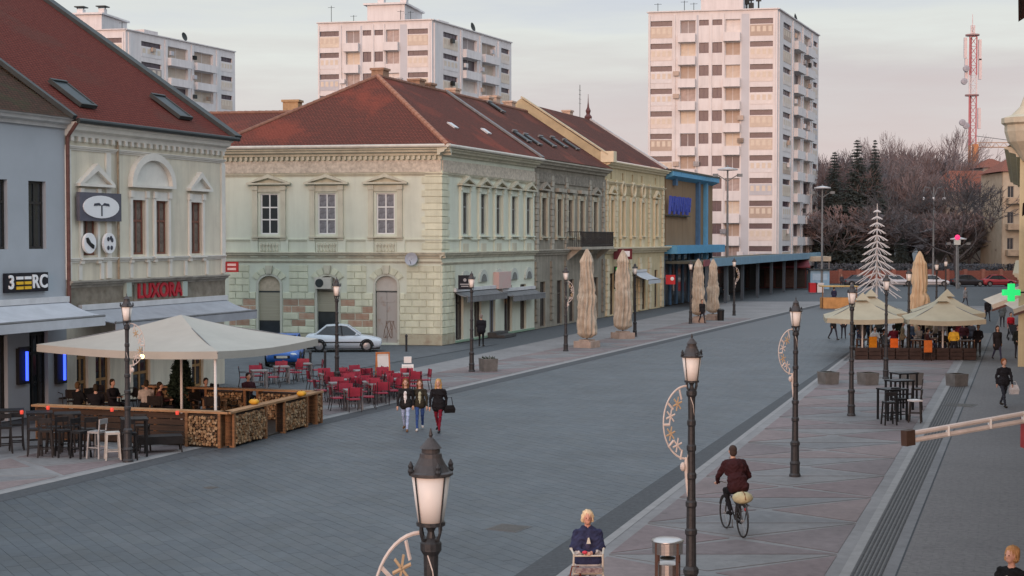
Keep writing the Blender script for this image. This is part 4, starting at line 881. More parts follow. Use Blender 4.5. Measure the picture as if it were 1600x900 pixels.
# ================================================================ towers
twh = mat('tower_white_render', (.67, .65, .645), .85, .06, .15, bump=.03, streak=.14); tgr = mat('tower_grey_recess', (.48, .50, .53), .85, .06, .3)
tdim = mat('tower_window_dim', (.30, .25, .24), .4, .35, 1.5, spec=.5)
twin = mat('tower_window_dark', (.05, .034, .05), .35, .35, 1.5, spec=.5)
infm = [mat('infill_%d' % i, c, .7, .1, 1.5) for i, c in enumerate([(.66, .63, .61), (.60, .53, .44), (.63, .57, .52), (.62, .61, .61), (.54, .46, .38), (.42, .34, .28), (.45, .46, .49), (.30, .26, .25)])]
def tower(label, pL, pC, pR, nfl, seed):
    rg = random.Random(seed); ZT = 36.3
    D = lambda py: (ZT - H) * F / (HZ - py)
    P = lambda q: Vector(((q[0] - 800) / F * D(q[1]), D(q[1]), 0))
    Lp, Cp, Rp = P(pL), P(pC), P(pR)
    root = thing('apartment_tower', label, 'tower block', Cp); M = T(Cp)
    ff = Fr(root, Lp, math.atan2((Cp - Lp).y, (Cp - Lp).x), M); fs = Fr(root, Cp, math.atan2((Rp - Cp).y, (Rp - Cp).x), M)
    w1, w2 = (Cp - Lp).length, (Rp - Cp).length; FH = 3.0
    fcols = [(.018, .187, 'band'), (.25, .37, 'log'), (.397, .472, 'win'), (.5, .575, 'win'), (.60, .715, 'log'), (.79, .965, 'band')]
    scols = [(.13, .30, 'band'), (.36, .54, 'log'), (.60, .78, 'log'), (.86, .97, 'band')]
    def gm_(): return rg.choice(infm[:5] * 2 + infm)
    for fr, wd, cols2 in ((ff, w1, fcols), (fs, w2, scols)):
        hs = []
        for k in range(nfl):
            zt = ZT - 1.15 - FH * k
            for a, b, kind in cols2:
                a_, b_ = a * wd, b * wd
                if kind == 'band': hs.append((a_, b_, zt - .72, zt, kind, k))
                elif kind == 'win': hs.append((a_, b_, zt - (1.4 if k else .75), zt, kind, k))
                else: hs.append((a_, b_, zt - 1.75, zt, kind, k))
        fr.put('wall', holes_wall(0, wd, 0, ZT, hs, .45), [twh])
        for a, b, c, d, kind, k in hs:
            x, ww_, hh = (a + b) / 2, b - a, d - c
            if kind == 'band':
                window(fr, x, c, ww_, hh, 4, (), twin, gm=twin, y=.2, bar=.05, panes=False)
                im = gm_(); h2 = 1.5
                key = ('inf', round(ww_, 2), im.name)
                def fn(ww_=ww_, im=im):
                    mb = MB(); mb.box(-ww_ / 2, ww_ / 2, -.04, .02, 0, 1.45)
                    for q in range(4):
                        xx = -ww_ / 2 + ww_ * (q + .2) / 4; mb.box(xx, xx + ww_ * .15, -.05, -.03, .55, 1.25, 1)
                    return mb.mesh('infill_panel', [im, infm[1] if im is not infm[1] else infm[4]])
                fr.inst('infill_panel', cached(key, fn), (x, 0, c - 1.55))
            elif kind == 'win':
                window(fr, x, c, ww_, hh, 2, (), mat('tower_frame_plum', (.16, .11, .13), .6, .1, 3), gm=twin, y=.2, bar=.05, panes=False)
            else:
                gmx = rg.choice([infm[5], infm[7], tdim, infm[1], infm[4], tdim, infm[2], infm[0], twin])
                window(fr, x, c, ww_, hh, 2, (), infm[3], gm=gmx, y=.4, bar=.07, panes=False)
                def fb(ww_=ww_):
                    mb = MB(); o = .75; mb.box(-ww_ / 2 - .25, ww_ / 2, -o, -o + .1, 0, 1.15); mb.box(-ww_ / 2 - .25, ww_ / 2, -o + .1, .02, 0, .12); mb.box(-ww_ / 2 - .25, -ww_ / 2 - .17, -o + .1, .02, .12, 1.15); mb.box(ww_ / 2 - .08, ww_ / 2, -o + .1, .02, .12, 1.15); return mb.mesh('balcony', twh)
                if rg.random() < .86: fr.inst('balcony', cached(('balc', round(ww_, 2)), fb), (x, 0, c - 1.2))
        if fr is ff:
            for a, b in ((.377, .392), (.725, .783)): mb = MB(); mb.box(a * wd, b * wd, -.03, .02, 0, ZT - .5); fr.put('grey_strip', mb, tgr)
            for a in (.484, .58, .005, .2, .972): mb = MB(); mb.box(a * wd, (a + .012) * wd, -.14, .02, 0, ZT - .35); fr.put('wall_rib', mb, twh)
        else:
            for a in (.02, .33, .57, .81): mb = MB(); mb.box(a * wd, (a + .02) * wd, -.16, .02, 0, ZT - .3); fr.put('wall_rib', mb, twh)
        for k in range(15):                                  # split air conditioner boxes
            x = rg.choice([.22, .38, .59, .72]) * wd; z = ZT - 2.5 - FH * rg.randrange(nfl)
            mb = MB(); mb.box(x - .4, x + .4, -.45, -.1, z, z + .6); fr.put('air_conditioner', mb, rg.choice([infm[3], infm[3], infm[6], darkm, infm[5]]))
    v = [(Lp - Cp), Vector((0, 0, 0)), (Rp - Cp), (Rp - Cp) + (Lp - Cp)]
    mb = MB(); ins = [q * .92 + (v[0] + v[2]) * .04 for q in v]; mb.slab([(q.x, q.y) for q in ins], 0, ZT - .12); mb.obj('tower_body', twin, root)
    mb = MB()
    for a, b in ((0, 1), (1, 2), (2, 3), (3, 0)): mb.bar(v[a] + Vector((0, 0, ZT + .06)), v[b] + Vector((0, 0, ZT + .06)), .5, .14)
    mb.obj('parapet', twh, root)
    for a, b in ((2, 3), (3, 0)):
        mb = MB(); mb.quad(v[a], v[b], v[b] + Vector((0, 0, ZT)), v[a] + Vector((0, 0, ZT))); mb.obj('wall', twh, root)
    # lift house and rooftop clutter
    mb = MB(); xa, xb = .40 * w1, .73 * w1; mb.box(xa, xb, 2, 11, ZT, ZT + 2.6); mb.box(xa - .5, xb + .3, 1.6, 11.4, ZT + 2.6, ZT + 2.85); ff.put('lift_house', mb, twh)
    for q in (.50, .70):
        mb = MB(); mb.box(q * w1 - .45, q * w1 + .45, 3, 4, ZT + 2.85, ZT + 3.6); mb.box(q * w1 - .75, q * w1 + .75, 2.7, 4.3, ZT + 3.85, ZT + 4.0, 1)
        for s in (-.5, .5): mb.box(q * w1 + s - .05, q * w1 + s + .05, 3.2, 3.4, ZT + 3.6, ZT + 3.85, 1)
        ff.put('roof_vent', mb, [twh, darkm])
    for q in range(9):
        x = rg.random() * w1; y = rg.uniform(.5, w2 * .8); hh = rg.uniform(1.2, 3); mb = MB(); mb.tube([(x, y, ZT), (x, y, ZT + hh)], .04, 4); mb.tube([(x - .5, y, ZT + hh * .9), (x + .5, y, ZT + hh * .9)], .025, 4); ff.put('roof_aerial', mb, darkm)
    mb = MB(); mb.lathe([(.02, 0), (.4, .08), (.7, .25)], 14, cap=False); mb.lathe([(.7, .26), (.4, .09), (.02, .01)], 14, cap=False)
    O('roof_dish', mb.mesh('roof_dish', darkm), root, fs.L @ T((w2 * .55, 1, ZT + .9)) @ Matrix.Rotation(R(75), 4, 'X'))
    mb = MB(); mb.box(w2 * .3, w2 * .42, 3, 6, ZT, ZT + 1.3); fs.put('roof_shed', mb, twh)
    return root, ff, fs
tw1 = tower('tall white tower block behind the blue canopy, nearly full height in view', (1012, 22), (1213, 16), (1277, 58), 11, 1)
tw2 = tower('white tower block rising behind the pale green corner house', (498, 38.5), (675.5, 33), (799, 69), 6, 2)
tw3 = tower('white tower block behind the huge red roof, mostly its shaded side', (30, 52), (199, 48), (369, 83), 6, 3)
# transmitter masts on the near tower
root, ff, fs = tw1
for k, (q, hh) in enumerate(((.765, 6.5), (.86, 8), (.80, 3.5))):
    mb = MB(); x = q * 16.6; mb.tube([(x, 6, 36.3), (x, 6, 36.3 + hh)], .12, 6)
    for s in range(2): mb.box(x - .35, x + .35, 5.7, 6.3, 36.3 + hh * (.25 + .35 * s), 36.3 + hh * (.25 + .35 * s) + .9)
    ff.put('antenna_mast', mb, darkm)
# ================================================================ far side of the square: trees, wall, houses, mast
barkm = mat('bark', (.07, .07, .076), .95, .3, 4, bump=.3); twigm = mat('twigs', (.135, .132, .142), .95, .3, .6); twigp = mat('twigs_purple', (.19, .152, .152), .95, .3, .6)
def bare_tree_mesh(seed, ht, spread, depth=6, tm=twigm, stem=.27, rad0=.018):
    rg = random.Random(seed); tr = MB(); cw = MB()
    def grow(p, d, L, r, lv):
        n = 3 if lv < 3 else 2; pts = [p]; q = p; dd = d
        for i in range(n):
            dd = (dd + Vector((rg.gauss(0, .13), rg.gauss(0, .13), rg.gauss(.04, .08)))).normalized(); q = q + dd * L / n; pts.append(q)
        r1 = r * .62
        rs = [r + (r1 - r) * i / n for i in range(n + 1)]
        (tr if lv < 2 else cw).tube(pts, rs, 7 if lv < 2 else (4 if lv < 4 else 3), cap=False)
        if lv >= depth: return
        kids = rg.choice((3, 3, 4)) if lv < 4 else 3
        for k in range(kids):
            an = rg.uniform(0, 2 * math.pi); tilt = rg.uniform(.3, .85) * spread if (k or lv == 0) else rg.uniform(.05, .3)
            ax = dd.orthogonal().normalized(); ax.rotate(Matrix.Rotation(an, 3, dd)); nd = (dd * math.cos(tilt) + ax * math.sin(tilt)); nd.z += .12
            st = pts[-1] if k < 2 else pts[-2].lerp(pts[-1], rg.random())
            grow(st, nd.normalized(), L * rg.uniform(.62, .85), max(.024 if rad0 > .01 else .015, r1 * rg.uniform(.6, .9)), lv + 1)
    grow(Vector((0, 0, -.2)), Vector((0, 0, 1)), ht * stem, ht * rad0, 0)
    zmax = max(v[2] for v in cw.v); k = ht / zmax
    for b in (tr, cw): b.v = [(x * k, y * k, z * k) for x, y, z in b.v]
    return tr.mesh('trunk', barkm, True, False), cw.mesh('crown', tm, False, False)
def conifer_mesh(seed, ht, rad, m):
    rg = random.Random(seed); tr = MB(); tr.tube([(0, 0, -.2), (0, 0, ht * .97)], [ht * .016, .02], 7); cw = MB(); z = ht * .1
    while z < ht * .985:
        rr = rad * (1 - z / ht) ** .85 + .12; nb = int(9 + rr * 3)
        for k in range(nb):
            an = rg.uniform(0, 6.283); L = rr * rg.uniform(.7, 1.1); d = Vector((math.cos(an), math.sin(an), 0)); s = Vector((-d.y, d.x, 0)); dr = rg.uniform(.12, .4)
            for j in range(7):
                a = j / 7; p = d * L * (a + .12) + Vector((0, 0, z - dr * L * a * a + .15 * L * a)); w_ = .20 * L * (1.15 - a) + .10
                for q in range(2):
                    e1 = Vector((rg.uniform(-1, 1), rg.uniform(-1, 1), rg.uniform(-1.2, .5))).normalized() * w_; e2 = Vector((rg.uniform(-1, 1), rg.uniform(-1, 1), rg.uniform(-1.2, .3))).normalized() * w_
                    cw.add([p, p + e1 + d * .06 * L, p + e2], [(0, 1, 2)])
        z += ht * rg.uniform(.014, .024)
    return tr.mesh('trunk', barkm, True, False), cw.mesh('crown', m, False, False)
variants = [bare_tree_mesh(11, 18, .9), bare_tree_mesh(12, 18, 1.0, 6, twigp), bare_tree_mesh(13, 17, .8), bare_tree_mesh(14, 20, .75, 6, twigp)]
def tree_at(kind, px, top, Y, label, group, name='bare_tree', wide=1.0, seed=0):
    x = (px - 800) / F * Y; ht = H + (HZ - top) / F * Y; tm, cm = kind
    zm = max(v.co.z for v in cm.vertices); s = ht / zm
    t = thing(name, label, 'tree', (x, Y, 0), seed * 1.7, group); t.scale = (s * wide, s * wide, s)
    O('trunk', tm, t); O('crown', cm, t)
rg = random.Random(8); k = 0
for Y, row in ((236, [(1288, 258), (1310, 248), (1338, 250), (1365, 262), (1392, 246), (1418, 262), (1446, 270), (1474, 266)]),
               (252, [(1282, 250), (1300, 236), (1328, 246), (1352, 240), (1380, 240), (1405, 232), (1430, 244), (1462, 250), (1492, 262), (1520, 258)]),
               (272, [(1292, 244), (1318, 236), (1345, 232), (1372, 226), (1396, 226), (1424, 228), (1452, 232), (1480, 240), (1506, 250), (1532, 250), (1556, 258)])):
    for px, top in row:
        tree_at(variants[k % 4], px + rg.uniform(-5, 5), top + rg.uniform(-4, 6), Y + rg.uniform(-3, 3), 'leafless tree in the dense grove behind the red wall', 'leafless trees of the grove', wide=1.35, seed=k); k += 1
bushes = [bare_tree_mesh(41, 9, 1.0, 6, twigm, .12, .009), bare_tree_mesh(42, 9, 1.05, 6, twigp, .12, .009)]
for Y, n_, t0, t1 in ((226, 15, 318, 345), (244, 15, 285, 318), (262, 15, 262, 290)):
    for i in range(n_):
        px = 1284 + (1545 - 1284) * (i + .5) / n_ + rg.uniform(-7, 7)
        tree_at(bushes[i % 2], px, rg.uniform(t0, t1), Y + rg.uniform(-4, 4), 'low branching leafless shrub tree filling the grove behind the red wall', 'undergrowth of the grove', 'bare_shrub', 1.5, i)
tree_at(variants[3], 1449, 196, 262, 'tallest leafless tree with a pinkish crown above the grove', None, seed=3, wide=.85)
tree_at(variants[1], 1392, 206, 268, 'slender leafless tree beside the two dark firs', None, seed=5, wide=.7)
firm = mat('fir_needles', (.045, .062, .062), .95, .35, 1.5)
fir = conifer_mesh(3, 16, 3.4, firm)
for px, top, lab in ((1338, 219, 'broad dark fir tree standing in the grove'), (1366, 219, 'narrow pointed dark fir tree in the grove'), (1303, 238, 'dark fir tree beside the tall tower'), (1408, 330, 'small dark fir low in the grove')):
    tree_at(fir, px, top, 224 if top < 300 else 220, lab, None, 'fir_tree', 1.1 if px in (1338, 1303) else .8, px)
big = bare_tree_mesh(31, 14, 1.25, 6, barkm)
tree_at(big, 1497, 262, 205, 'gnarled dark leafless tree with spreading limbs before the red roofed house', None, seed=2, wide=1.15)
# low red wall, hedge
x0, x1 = ad_(1285, 430, 210).x, ad_(1620, 430, 210).x
mb = MB(); rw = thing('garden_wall', 'long low red brick wall closing the far square', 'wall', (x0, 210, 0))
nseg = 12
for i in range(nseg): a = (x1 - x0) * i / nseg; mb = MB(); mb.box(a + .02, a + (x1 - x0) / nseg - .02, 0, .5, 0, 1.75); mb.obj('wall_section', brickmat('red_wall', (.20, .068, .05), (.24, .085, .06), (.15, .08, .07), .25, .08, .01, .5, patch=(.16, .06, .05)), rw)
for i in range(nseg + 1): a = (x1 - x0) * i / nseg; mb = MB(); mb.box(a - .25, a + .25, -.1, .6, 0, 1.95); mb.obj('pier', mat('wall_pier', (.24, .11, .085), .9, .2, 3), rw)
def hedge():
    rg = random.Random(4); mb = MB()
    for i in range(9000):
        p = Vector((rg.uniform(x0, x1), 214 + rg.uniform(0, 3), rg.uniform(0, 2.6))); a = rg.uniform(0, 6.28); s = .22
        d = Vector((math.cos(a), math.sin(a), rg.uniform(-.6, .6))) * s; e = d.orthogonal().normalized() * s * .7; mb.add([p, p + d + e, p + d - e], [(0, 1, 2)])
    o = mb.obj('shrubbery', mat('shrub_dark', (.07, .075, .085), .95, .4, 2), uv=False); o['kind'] = 'stuff'; o['label'] = 'dark low shrubbery behind the red wall'; o['category'] = 'shrubbery'
hedge()
# house with red roof, and balcony block, at the right of the square
def simple_house(label, pxa, pxb, top, eave, Y, wallm, roofm, dpt=12, cols_=5, rows_=3, balc=False):
    xa, xb = ad_(pxa, 400, Y).x, ad_(pxb, 400, Y).x; ez = ad_(800, eave, Y).z; tz = ad_(800, top, Y).z; W = xb - xa
    t = thing('far_house', label, 'building', (xa, Y, 0)); fr = Fr(t, (xa, Y, 0), 0, T((xa, Y, 0)))
    hs = [((c + .3) * W / cols_, (c + .7) * W / cols_, 1 + r * (ez - 1) / rows_, 1 + r * (ez - 1) / rows_ + 1.6) for c in range(cols_) for r in range(rows_)]
    fr.put('wall', holes_wall(0, W, 0, ez, hs, .3), wallm); mb = MB(); mb.box(0, W, .31, dpt, 0, ez - .1); fr.put('house_body', mb, wallm)
    for h in hs: window(fr, (h[0] + h[1]) / 2, h[2], h[1] - h[0], 1.6, 2, (), mat('far_frame', (.3, .28, .26), .7, .2, 4), y=.15, panes=False)
    if balc:
        for r in range(rows_): mb = MB(); mb.box(.4, W - .2, -1.3, .02, 1 + r * (ez - 1) / rows_ - .9, 1 + r * (ez - 1) / rows_ - .1); fr.put('balcony', mb, mat('balcony_tan', (.36, .28, .20), .9, .2, 2))
    h = dpt / 2
    roof_obj('roof', [[(-.5, -.5, ez), (W + .5, -.5, ez), (W - 2, h, tz), (2, h, tz)], [(W + .5, -.5, ez), (W + .5, dpt, ez), (W - 2, h, tz)], [(-.5, dpt, ez), (-.5, -.5, ez), (2, h, tz)], [(W + .5, dpt, ez), (-.5, dpt, ez), (2, h, tz), (W - 2, h, tz)]], roofm, t, fr.L)
simple_house('pale house with red tile roof behind the gnarled tree', 1478, 1572, 264, 300, 232, mat('far_cream', (.36, .33, .29), .9, .15, .8), brickmat('roof_tiles_far', (.22, .075, .045), (.26, .09, .055), (.12, .05, .04), .3, .25, .03, .6))
simple_house('tan balcony block with dark openings beyond the pharmacy', 1566, 1640, 246, 268, 215, mat('far_tan', (.40, .35, .27), .9, .15, .8), MATS['roof_tiles_far'], 10, 3, 4, True)
simple_house('small dormer roof house peeping over the balcony block', 1535, 1580, 246, 262, 250, MATS['far_cream'], MATS['roof_tiles_far'], 8, 2, 4)
# red and white mast
Y = 330; X = (1516 - 800) / F * Y; zt = lambda py: ad_(800, py, Y).z
ms = thing('radio_mast', 'red and white lattice radio mast with dishes over the trees', 'mast', (X, Y, 0))
mr, mw, mo = mat('mast_red_hazed', (.48, .17, .18), .7, .1, 2), mat('mast_white', (.62, .55, .55), .7, .1, 2), mat('mast_orange', (.50, .22, .09), .7, .1, 2)  # distance haze is put into the red by lightening it
secs = [(0, zt(228), mo), (zt(228), zt(150), mr), (zt(150), zt(118), mw), (zt(118), zt(58), mr), (zt(58), zt(40), mw)]
for a, b, m in secs:
    mb = MB(); hw = .75 if a < zt(60) else .35
    for s in ((-1, -1), (1, -1), (0, 1)): mb.tube([(s[0] * hw, s[1] * hw, a), (s[0] * hw, s[1] * hw, b)], .16, 5)
    n = max(2, int((b - a) / 2)); 
    for i in range(n):
        q0, q1 = a + (b - a) * i / n, a + (b - a) * (i + 1) / n
        mb.tube([(-hw, -hw, q0), (hw, -hw, q1)], .07, 4); mb.tube([(hw, -hw, q0), (0, hw, q1)], .07, 4); mb.tube([(0, hw, q0), (-hw, -hw, q1)], .07, 4); mb.tube([(-hw, -hw, q1), (hw, -hw, q1)], .06, 4)
    mb.obj('lattice_section', m, ms)
mb = MB(); mb.tube([(0, 0, zt(58)), (0, 0, zt(22))], [.22, .06], 6); mb.obj('spire', mw, ms)
for py in (56, 150): mb = MB(); mb.lathe([(1.5, 0), (1.5, .3)], 12, (0, 0, zt(py))); mb.obj('platform', mat('mast_platform', (.30, .20, .20), .8, .1, 2), ms)
for dx, py in ((-1.5, 75), (1.6, 78), (-1.3, 108), (1.7, 108), (1.6, 185)): mb = MB(); mb.box(dx - .3, dx + .3, -.3, .3, zt(py) - 2.2, zt(py) + 2.2); mb.obj('panel_antenna', mw, ms)
for dx, py in ((-1.9, 128), (-2.2, 192), (-1.4, 197), (-1.5, 108)): mb = MB(); mb.lathe([(.7, 0), (.7, .4), (.2, .5)], 12); O('drum_antenna', mb.mesh('drum_antenna', mat('drum_grey', (.30, .30, .33), .6, .2, 3)), ms, T((dx, -.6, zt(py))) @ Matrix.Rotation(R(80), 4, 'X'))
cr_ = thing('tower_crane', 'orange crane jib reaching right from behind the mast', 'crane', ((1522 - 800) / F * 300, 300, 0)); zj = ad_(800, 230, 300).z
mb = MB(); mb.box(-.5, .5, -.5, .5, 0, zj + .6); mb.obj('crane_tower', mo, cr_)
mb = MB()
for i in range(9):
    a = i * 1.6; mb.tube([(a, 0, zj), (a + 1.6, 0, zj)], .12, 4); mb.tube([(a, 0, zj + .9), (a + 1.6, 0, zj + .9)], .09, 4); mb.tube([(a, 0, zj), (a + .8, 0, zj + .9), (a + 1.6, 0, zj)], .06, 4)
mb.obj('jib', mat('jib_tan', (.48, .33, .24), .7, .1, 2), cr_); mb = MB(); mb.tube([(0, 0, zj + 2.2), (10, 0, zj + .9)], .05, 4); mb.obj('stay_cable', darkm, cr_)
# buildings of the right-hand row, of which only edges reach into view
XR = lambda Y: 1.05 + .331 * Y
AR = math.atan2(1, .331)
def right_house(label, Y0, Y1, ez, m, eo_=.95, dx=0):
    # frame: x runs from far to near so that -y points to the street
    o = Vector((XR(Y1) + dx, Y1, 0)); ang = AR + math.pi; t = thing('townhouse', label, 'building', o, ang); fr = Fr(t, o, ang, T(o) @ Rz(ang)); L = math.hypot(Y1 - Y0, XR(Y1) - XR(Y0))
    n = max(2, int(L / 3.2)); hs = [((i + .32) * L / n, (i + .68) * L / n, z, z + 2.1) for i in range(n) for z in (5.2,)] + [((i + .2) * L / n, (i + .8) * L / n, .1, 3.0) for i in range(n)]
    fr.put('wall', holes_wall(0, L, 0, ez, hs, .25), m)
    for h in hs: window(fr, (h[0] + h[1]) / 2, h[2], h[1] - h[0], h[3] - h[2], 2, (.65,), white, y=.12, panes=False)
    mb = MB(); mb.box(0, L, .26, 11, 0, ez - .1); fr.put('house_body', mb, m)
    for xe in (-.03, L - .2): mb = MB(); mb.box(xe, xe + .23, -.02, 11.05, 0, ez - .08); fr.put('end_wall', mb, m)
    profile(fr, 'eave_cornice', 0, L, cornice_pts(ez - .5, .5, .75), mat('right_trim', (.50, .45, .34), .85, .15, 2)); profile(fr, 'storey_cornice', 0, L, cornice_pts(4.2, .3, .3), MATS['right_trim'])
    roof_obj('roof', [[(0, -eo_, ez + .02), (L, -eo_, ez + .02), (L, 5.5, ez + 4), (0, 5.5, ez + 4)], [(0, 5.5, ez + 4), (L, 5.5, ez + 4), (L, 11, ez), (0, 11, ez)]], rt_brown, t, fr.L)
    return t, fr
tR, fR = right_house('yellow cream house on the pharmacy side with a bracketed corner bay', 74, 118, 10.6, mat('right_yellow', (.56, .48, .30), .9, .12, .9, streak=.2), .6, -1.1)
x, z = fR.hit(1592, 200, -1.2); LR = fR.hit(1700, 300)[0]
L2 = math.hypot(44, 44 * .331)
mb = MB(); mb.lathe([(.15, 9.9), (.5, 10.4), (.85, 10.8), (1.0, 11.3), (1.0, 11.6), (1.15, 11.7), (1.15, 11.95), (.7, 12.1), (.3, 12.5), (.05, 13.2)], 12, (L2 + .1, .25, 0)); fR.put('corner_bay', mb, MATS['right_trim'])
right_house('cream house whose eave juts into view high up beside the street', 8, 43, 12.25, mat('right_cream', (.48, .45, .38), .9, .12, .9), 1.12)
right_house('long far house closing the pharmacy side of the square', 122, 190, 11.0, mat('right_far', (.52, .44, .28), .9, .12, .9), .3)
right_house('plain house holding the lit green pharmacy cross', 45, 72, 7.2, mat('right_plain', (.44, .42, .38), .9, .12, .9))
# pharmacy cross on its arm
p = ad_(1580, 457, 72); pc = thing('pharmacy_cross', 'bright green lit pharmacy cross projecting over the pavement', 'sign', p, R(8))
gl = mat('cross_glow', (.02, .45, .12), .5, .05, emit=((.03, .90, .22), .7)); a = .138
mb = MB(); mb.prism([(-a, -3 * a), (a, -3 * a), (a, -a), (3 * a, -a), (3 * a, a), (a, a), (a, 3 * a), (-a, 3 * a), (-a, a), (-3 * a, a), (-3 * a, -a), (-a, -a)][::-1], lambda u, v, w_: (u, w_, v), -.1, .1); mb.obj('cross', gl, pc)
mb = MB(); mb.bar((.4, .0, 0), (2.0, .6, 0), .07, .07); mb.obj('bracket', darkm, pc)
stripe = mat('canvas_cream', (.52, .46, .38), .9, .1, 2); brs = mat('canvas_brown', (.12, .06, .05), .9, .1, 2)
pa = thing('striped_awning', 'cream awning with brown edges below the green cross', 'awning', ad_(1574, 470, 76), 0)
for i in range(2):
    mb = MB(); o = Vector((-.75 + i * .35, -i * 2.2, -.2 - i * .12)); mb.add([o, o + Vector((1.9, -.3, .75)), o + Vector((2.0, 1.6, .95)), o + Vector((.1, 1.8, .2))], [(0, 1, 2, 3)]); mb.bar(o + Vector((0, 0, -.12)), o + Vector((1.9, -.3, .63)), .03, .24); mb.obj('canvas', stripe, pa)
    mb = MB(); mb.bar(o + Vector((-.02, -.03, -.28)), o + Vector((1.9, -.33, .47)), .04, .1); mb.obj('brown_edge', brs, pa)
mb = MB(); mb.bar((.9, .6, .3), (2.3, .9, .5), .06, .06); mb.obj('bracket', darkm, pa)
# white twin-tube arm reaching in from the near house front
p0, p1 = ad_(1424, 683, 20), ad_(1640, 645, 21.5); arm = thing('awning_arm', 'white twin tube arm with a brown end block jutting over pavement', 'arm', p0); d = p1 - p0; upv = Vector((0, 0, .047))
for s in (-1, 1): mb = MB(); mb.tube([upv * s * 1.0, d + upv * s * 1.15], .034, 8); mb.obj('tube', mat('arm_white', (.66, .58, .54), .5, .12, 3), arm)
mb = MB(); mb.bar(-d.normalized() * .14, d.normalized() * .02, .1, .2); mb.obj('end_block', mat('arm_end_brown', (.06, .035, .025), .7, .2, 4), arm)
for k in (.25, .55, .8): mb = MB(); mb.bar(d * k - upv * 1.4, d * k + upv * 1.4, .09, .03); mb.obj('clamp', white, arm)
mb = MB(); c = ad_(1606, 672, 21.4) - p0; mb.cbox(c, .14, .2, .5); mb.obj('red_box', mat('box_red', (.30, .03, .03), .5, .2, 4), arm)
mb = MB(); mb.bar(d, d + Vector((1.6, .4, .1)), .08, .12); mb.obj('wall_bracket', darkm, arm)

# ================================================================ street lamps
def make_lamp():
    t = thing('street_lamp', '', 'street lamp', group='cast iron street lamps')
    mb = MB(); mb.lathe([(.15, 0), (.15, .06), (.125, .1), (.125, .32), (.14, .36), (.11, .42), (.105, .8), (.125, .84), (.125, .9), (.09, .95)], 14); mb.obj('base', iron, t, smooth=False)
    pr = [(.085, .95)]
    for k, z in enumerate((1.5, 1.95, 2.4, 2.85, 3.25)):
        pr += [(.08 - .006 * k, z - .06), (.098 - .007 * k, z - .03), (.098 - .007 * k, z + .03), (.077 - .006 * k, z + .06)]
    pr += [(.06, 3.66), (.085, 3.70), (.085, 3.76), (.05, 3.80)]
    mb = MB(); mb.lathe(pr, 12); mb.obj('post', iron, t)
    mb = MB()
    for k in range(4):
        an = k * math.pi / 2 + .78; c, s = math.cos(an), math.sin(an); mb.tube([(c * .04, s * .04, 3.72), (c * .10, s * .10, 3.72), (c * .125, s * .125, 3.78), (c * .12, s * .12, 3.86)], .014, 6); mb.tube([(c * .13, s * .13, 3.84), (c * .19, s * .19, 4.2)], .008, 5)
    mb.lathe([(.05, 3.70), (.03, 3.78), (.06, 3.83)], 10); mb.lathe([(.128, 3.83), (.134, 3.83), (.134, 3.86), (.128, 3.86)], 16); mb.v = [(x, y, z + (.07 if z < 4.0 else .1)) for x, y, z in mb.v]; mb.obj('lantern_cage', iron, t)
    mb = MB(); mb.lathe([(.118, 3.925), (.145, 4.08), (.178, 4.305)], 20); mb.obj('lantern_glass', mat('frosted_glass', (.74, .69, .64), .45, .04, 3, spec=.4), t, smooth=True)
    mb = MB(); mb.lathe([(.19, 4.19), (.205, 4.2), (.205, 4.225), (.18, 4.24), (.135, 4.31), (.105, 4.38), (.10, 4.42), (.085, 4.43), (.085, 4.47), (.105, 4.475), (.03, 4.575), (.012, 4.59), (.02, 4.61), (.004, 4.68)], 18); mb.v = [(x, y, 4.30 + (z - 4.19) * .776) for x, y, z in mb.v]
    mb.obj('lantern_hood', mat('hood_iron', (.045, .04, .04), .5, .3, 8, spec=.4), t)
    for k in range(4):
        an = k * math.pi / 2 + .4; mb = MB(); mb.lathe([(.015, 4.22), (.03, 4.25), (.02, 4.27), (.026, 4.29), (.004, 4.33)], 8, (math.cos(an) * .195, math.sin(an) * .195, .095)); mb.obj('hood_finial', iron, t)
    for o in bpy.data.objects:
        if o.parent == t and o.name.split('.')[0] in ('lantern_cage', 'lantern_glass', 'lantern_hood', 'hood_finial'): o.data.transform(Matrix.Diagonal((.87, .87, 1, 1)))
    return t
